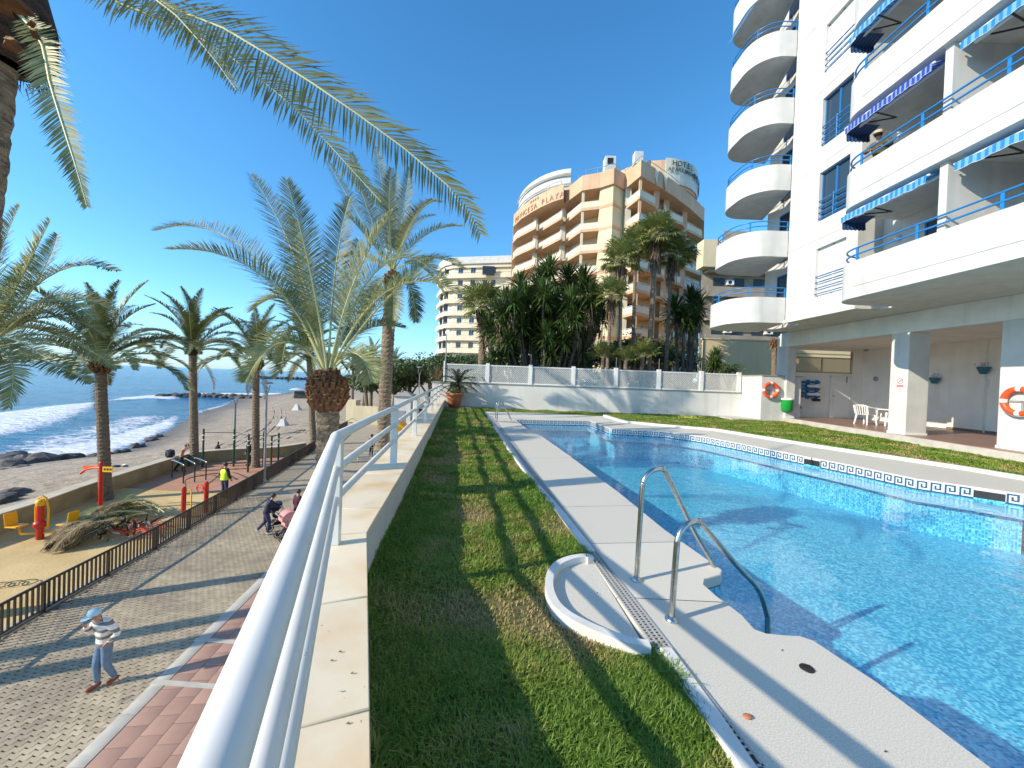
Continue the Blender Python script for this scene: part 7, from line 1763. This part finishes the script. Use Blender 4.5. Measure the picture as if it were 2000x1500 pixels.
# pull-up frame
pf = thing('pull_up_frame', 'dark green pull-up frame posts with white bands beyond the parallel bars', 'exercise frame', tuple(G(396, 912, ZP)))
pts = [G(x, y, ZP) for x, y in [(396, 912), (456, 911), (484, 922), (514, 912), (529, 918), (543, 908)]]
for p, hh in zip(pts, (2.55, 2.55, 2.45, 2.45, 2.3, 2.25)):
    mb = MB(); mb.tube([p, p + Vector((0, 0, hh))], .06, 10); o = mb.build('post', M['greenpost'], pf)
    mb = MB(); mb.tube([p + Vector((0, 0, hh - .45)), p + Vector((0, 0, hh - .38))], .068, 10); mb.tube([p + Vector((0, 0, hh - .75)), p + Vector((0, 0, hh - .68))], .068, 10); mb.build('white_band', M['plastic'], o)
for (i, j, z) in ((0, 1, 2.3), (1, 2, 2.35), (2, 3, 2.2), (3, 5, 2.1), (3, 4, 1.6), (4, 5, 2.15)):
    mb = MB(); mb.tube([pts[i] + Vector((0, 0, z)), pts[j] + Vector((0, 0, z))], .022, 6); mb.build('bar', M['fence'], pf)
# bags
q = G(423, 892, ZP); mb = MB(); mb.ball((q.x, q.y + .1, ZP + .55), .22, 10, sc=(.9, .6, 1.5)); mb.tube([(q.x, q.y + .1, ZP + .8), (q.x, q.y + .15, ZP + 1.1)], .05, 6); tag(mb.build('backpack', M['blackcloth']), 'black backpack hung against the inside of the sea wall', 'bag')
q = G(318, 914, ZP); mb = MB(); mb.ball((q.x, q.y, ZP + .12), .2, 10, sc=(1.6, .8, .7)); mb.ball((q.x + .3, q.y + .1, ZP + .08), .12, 8, sc=(1, 1, .6)); tag(mb.build('sports_bag', M['blackcloth']), 'black sports bag on the ground below the sea wall', 'bag')
q = G(228, 912, -4.2); mb = MB(); mb.ball((q.x, q.y, -4.15), .16, 8, sc=(1.6, .8, .45)); mb.ball((q.x + .35, q.y + .15, -4.17), .13, 8, sc=(1.4, .8, .4)); tag(mb.build('folded_clothes', M['navy']), 'dark folded clothes lying on top of the sea wall', 'clothes')
q = G(245, 909, -4.2); mb = MB(); mb.ball((q.x, q.y, -4.16), .12, 8, sc=(1.3, .9, .4)); tag(mb.build('white_bag', M['plastic']), 'small white bag lying on the sea wall beside dark clothes', 'bag')
# ================================================================ STREET LAMPS AND OTHER POLES
def lamp(label, b, h, kind):
    t = thing('street_lamp', label, 'street lamp', tuple(b)); mb = MB(); mb.tube([b, b + Vector((0, 0, h * .9))], [.075, .045], 10); mb.lathe(b, [(.14, 0), (.14, .12), (.08, .2)], 10); mb.build('pole', M['grey_metal'], t)
    a = MB()
    for s_ in (-1, 1): a.tube([b + Vector((0, 0, h * .86)), b + Vector((s_ * .20, 0, h * .985))], .022, 6)
    a.build('fork', M['grey_metal'], t)
    if kind: m_ = MB(); m_.lathe(b + Vector((0, 0, h)), [(0, -.03), (.30, -.03), (.36, 0), (.30, .05), (.1, .10), (0, .11)], 16); m_.build('shade', M['grey_metal'], t)
lamp('grey street lamp with disc shade beside the promenade railing', G(516, 942, ZP), 5.85, 1)
lamp('forked grey lamp pole on the playground without visible shade', G(457, 904, ZP), 4.7, 0)
q = P(820, 720, 45); lamp('dark lamp post far away near the terrace corner', Vector((q.x, 45, ZP)), 7.6, 1)
q = P(745, 720, 30); b = Vector((q.x, 30, ZP)); t = thing('loudspeaker', 'black loudspeaker box on a white pole left of the tall palm trunk', 'loudspeaker', tuple(b)); mb = MB(); mb.tube([b, b + Vector((0, 0, 7.6))], .07, 8); mb.build('pole', M['white_metal'], t); c = P(746, 708, 30)
mb = MB(); mb.box(c.x - .38, c.x + .32, 29.6, 30.2, c.z - .35, c.z + .40); mb.build('box', M['black'], t, bevel=.03)
b = P(868, 760, 24); t = thing('satellite_dish', 'round white satellite dish on a thin pole before the ivory block', 'dish', (b.x, 24, 0)); top_ = P(873, 640, 24); mb = MB(); mb.tube([(b.x, 24, 0), (top_.x, 24, top_.z)], .035, 6); mb.build('pole', M['grey_metal'], t); c = P(875, 649, 24); mb = MB(); mb.lathe((c.x, 23.9, c.z), [(0, -.05), (.08, -.045), (.16, 0), (.15, .01), (0, -.03)], 16, axis=(-.3, -1, .3)); mb.build('dish', M['plastic'], t)
# ================================================================ CUT FRONDS HEAP
hp = G(215, 1040, ZP); t = thing('palm_debris_heap', 'heap of cut palm fronds and fibre on the playground sand', 'heap', (hp.x, hp.y, ZP)); rnd = random.Random(12)
ends = [((90, 1070), (215, 1030)), ((110, 1068), (235, 1020)), ((130, 1062), (250, 1010)), ((150, 1050), (280, 1000)), ((200, 1010), (310, 1000)), ((215, 1000), (320, 1008)), ((120, 1072), (230, 1040)), ((160, 1040), (290, 1015)), ((230, 995), (300, 1010)), ((95, 1074), (190, 1045)), ((180, 1025), (300, 1005)), ((200, 1035), (270, 990))]
for i in range(34):
    e0, e1 = ends[i % len(ends)]; a = G(e0[0] + rnd.uniform(-12, 12), e0[1] + rnd.uniform(-6, 6), ZP + .05); b = G(e1[0] + rnd.uniform(-12, 12), e1[1] + rnd.uniform(-6, 6), ZP + .05); hgt = rnd.uniform(.15, .75)
    m_ = (a + b) / 2 + Vector((rnd.uniform(-.3, .3), rnd.uniform(-.3, .3), hgt)); me = frond_mesh([p - hp for p in thru(b + Vector((0, 0, hgt * .6)), m_, a)], n=46, leaf=.38, width=.03, seed=500 + i, mats=[M['dryfrond'] if i % 3 == 0 else M['frond_far'], M['rachis']], droop=1.0, vee=15); link('frond', me, t)
mb = MB()
for i in range(60):
    a = hp + Vector((rnd.gauss(.5, .5), rnd.gauss(.1, .45), rnd.uniform(.05, .35))); mb.tube([a, a + Vector((rnd.uniform(-.35, .35), rnd.uniform(-.2, .2), rnd.uniform(-.05, .3)))], [rnd.uniform(.02, .06), .015], 5, mi=0 if i % 4 else 1)
mb.build('cut_stubs', [M['boot_dark'], M['kerb']], t, kind='stuff')
nt_ = G(275, 1040, ZP + .1); mb = MB()
for i in range(9):
    pts = [nt_ + Vector((x * .16 - .9, .12 * i - .4 + .05 * math.sin(x + i), .08 * math.sin(x * .9 + i) + .12)) for x in range(12)]; mb.tube(pts, .012, 4)
for i in range(12):
    pts = [nt_ + Vector((i * .16 - .9, y * .13 - .4, .08 * math.sin(i * .9 + y) + .12)) for y in range(9)]; mb.tube(pts, .012, 4)
tag(mb.build('orange_netting', M['ring']), 'crumpled orange safety netting lying beside the frond heap', 'netting')
# loops drawn on the ground: coiled dark hose
q = G(22, 1143, ZP + .02)
for k in range(3):
    mb = MB(); mb.tube([q + Vector((k * .28 - .3 + .22 * math.cos(a), .10 * k + .16 * math.sin(a), 0)) for a in [i * math.pi / 8 for i in range(16)]], .012, 5, closed=True)
    if k == 0: keep_ = mb
    else: keep_.add(mb.v, mb.f)
tag(keep_.build('wire_coil', M['fence']), 'coils of dark wire lying on the sand near the railing at left', 'wire')
# ================================================================ FAR PROMENADE THINGS
def box_thing(name, label, cat, px_, py_, d, w, dp, h, m, z0=-5.0, roof=None):
    c = P(px_, py_, d); t = thing(name, label, cat, (c.x, d, z0)); mb = MB(); mb.box(c.x - w / 2, c.x + w / 2, d, d + dp, z0, z0 + h); mb.build('wall', M[m], t, bevel=.02)
    if roof:
        mb = MB(); v = [(c.x - w / 2 - .25, d - .25, z0 + h), (c.x + w / 2 + .25, d - .25, z0 + h), (c.x + w / 2 + .25, d + dp + .25, z0 + h), (c.x - w / 2 - .25, d + dp + .25, z0 + h), (c.x, d + dp / 2, z0 + h + roof)]; mb.add(v, [(0, 1, 4), (1, 2, 4), (2, 3, 4), (3, 0, 4), (0, 3, 2, 1)]); mb.build('roof', M['cap'], t)
    return t, c
t, c = box_thing('kiosk', 'small white kiosk with grey pyramid roof beyond the handrail', 'kiosk', 787, 760, 48, 2.1, 3, 4.0, 'white', roof=.6)
mb = MB(); mb.box(c.x - .5, c.x + .4, 47.95, 47.995, -4.9, -2.8); mb.build('door', M['grey_metal'], t)
t, c = box_thing('gate_pier', 'squat cream pillar at the end of the low beach wall', 'pillar', 686, 780, 52, 1.3, 1.6, 3.0, 'cream')
t, c = box_thing('low_wall', 'cream low wall running behind the shaded palm base', 'wall', 716, 785, 50, 3.4, .5, 2.4, 'cream')
t, c = box_thing('dark_hut', 'dark beach hut with white parasol roof on the far sand', 'hut', 590, 775, 110, 4.6, 4, 2.2, 'black', z0=-6.3)
mb = MB(); mb.lathe((c.x - 2, 111, -3.7), [(2.2, 0), (1.1, .4), (0, .6)], 12); mb.build('canopy', M['white'], t)
b = P(790, 790, 34); t = thing('yellow_dumper', 'yellow construction dumper parked on the promenade behind the handrail', 'construction vehicle', (b.x, 34, ZP))
mb = MB(); x, y = b.x, 34; mb.add([(x - .9, y, -3.6), (x - .1, y, -4.0), (x + .1, y, -3.0), (x - .5, y, -2.35), (x - 1.0, y, -2.8), (x - .9, y + 1.3, -3.6), (x - .1, y + 1.3, -4.0), (x + .1, y + 1.3, -3.0), (x - .5, y + 1.3, -2.35), (x - 1.0, y + 1.3, -2.8)], [(0, 1, 2, 3, 4), (9, 8, 7, 6, 5), (0, 5, 6, 1), (1, 6, 7, 2), (2, 7, 8, 3), (3, 8, 9, 4), (4, 9, 5, 0)]); mb.build('skip', M['yellow'], t, bevel=.04)
mb = MB(); mb.box(x + .15, x + 1.0, y, y + 1.3, -4.2, -3.3); mb.add([(x + .2, y, -3.3), (x + .95, y, -3.3), (x + .8, y, -2.4), (x + .4, y, -2.6), (x + .2, y + 1.3, -3.3), (x + .95, y + 1.3, -3.3), (x + .8, y + 1.3, -2.4), (x + .4, y + 1.3, -2.6)], [(0, 1, 2, 3), (7, 6, 5, 4), (0, 4, 5, 1), (1, 5, 6, 2), (2, 6, 7, 3), (3, 7, 4, 0)]); mb.build('engine_cover', M['yellow'], t, bevel=.04)
mb = MB(); mb.box(x - .8, x + .9, y + .1, y + 1.2, -4.6, -4.2); mb.build('chassis', M['black'], t)
for dx in (-.6, .6):
    for dy in (0, 1.3): w = MB(); w.lathe((x + dx, y + dy, -4.6), [(0, -.14), (.28, -.14), (.4, -.1), (.4, .1), (.28, .14), (0, .14)], 14, axis=(0, 1, 0)); w.build('wheel', M['black'], t)
q = P(728, 790, 31); person('distant person with red hat and grey top beside metal barriers', (q.x, 31, ZP), yaw_to(.2, .9), h=1.75, top='shirtgrey' if 'shirtgrey' in M else 'grey_metal', legs='blackcloth', hat=('red', 'cap'))
for i, (x, d, m_) in enumerate([(737, 60, 'pink'), (690, 62, 'navy'), (748, 63, 'plastic')]):
    q = P(x, 760, d); person(['distant person in pink far down the promenade', 'distant person in navy near the cream pillar', 'distant person in white far down the promenade'][i], (q.x, d, ZP), i, h=1.7, top=m_, legs='navyjean')
# barriers
bq = P(725, 800, 29)
for k in range(2):
    t = thing('metal_barrier', ['galvanised barrier in front of the person with the red hat', 'second galvanised barrier beside the shaded palm base'][k], 'barrier', (bq.x - .9 + 1.3 * k, 29 - k * .8, ZP)); x = bq.x - .9 + 1.3 * k; y = 29 - k * .8
    mb = MB(); mb.tube([(x, y, ZP), (x, y, ZP + 1.05), (x + 1.2, y, ZP + 1.05), (x + 1.2, y, ZP)], .02, 6); mb.tube([(x, y, ZP + .5), (x + 1.2, y, ZP + .5)], .015, 5); mb.build('frame', M['white_metal'], t)
# parked cars glimpsed under the far trees
for i, (x, d, m_) in enumerate([(822, 52, 'grey_metal'), (838, 56, 'plastic'), (808, 60, 'navy')]):
    c = P(x, 790, d); t = thing('parked_car', ['grey car parked below the dark lamp post', 'white car parked under the ficus tree farthest right', 'dark blue car parked behind the kiosk'][i], 'car', (c.x, d, ZP)); mb = MB(); X, Y = c.x, d
    pr_ = [(-2.1, .35), (-2.1, .75), (-1.3, .9), (-.7, 1.4), (.8, 1.42), (1.5, .95), (2.1, .8), (2.1, .35)]
    mb.add([(X + a, Y, ZP + z) for a, z in pr_] + [(X + a, Y + 1.7, ZP + z) for a, z in pr_], [tuple(range(8)), tuple(range(15, 7, -1))] + [(k, (k + 1) % 8, 8 + (k + 1) % 8, 8 + k) for k in range(8)]); mb.build('body', M[m_], t, clean=True, bevel=.05)
    mb = MB(); mb.add([(X - 1.15, Y - .01, ZP + .92), (X - .65, Y - .01, ZP + 1.32), (X + .75, Y - .01, ZP + 1.34), (X + 1.3, Y - .01, ZP + .95)], [(0, 1, 2, 3)]); mb.build('side_window', M['glass'], t)
    for a in (-1.3, 1.35): w = MB(); w.lathe((X + a, Y, ZP + .33), [(0, -.02), (.2, -.02), (.33, 0), (.33, .2), (0, .2)], 14, axis=(0, 1, 0)); w.build('wheel', M['black'], t)
# ---------------------------------------------------------------- lettering becomes plain meshes
bpy.context.view_layer.update(); dg = bpy.context.evaluated_depsgraph_get()
for o in [o for o in S.objects if o.type == 'FONT']:
    me = bpy.data.meshes.new_from_object(o.evaluated_get(dg)); n = bpy.data.objects.new('letter', me); COL.objects.link(n)
    n.parent = o.parent; n.location = o.location; n.rotation_euler = o.rotation_euler; n.scale = o.scale; bpy.data.objects.remove(o)
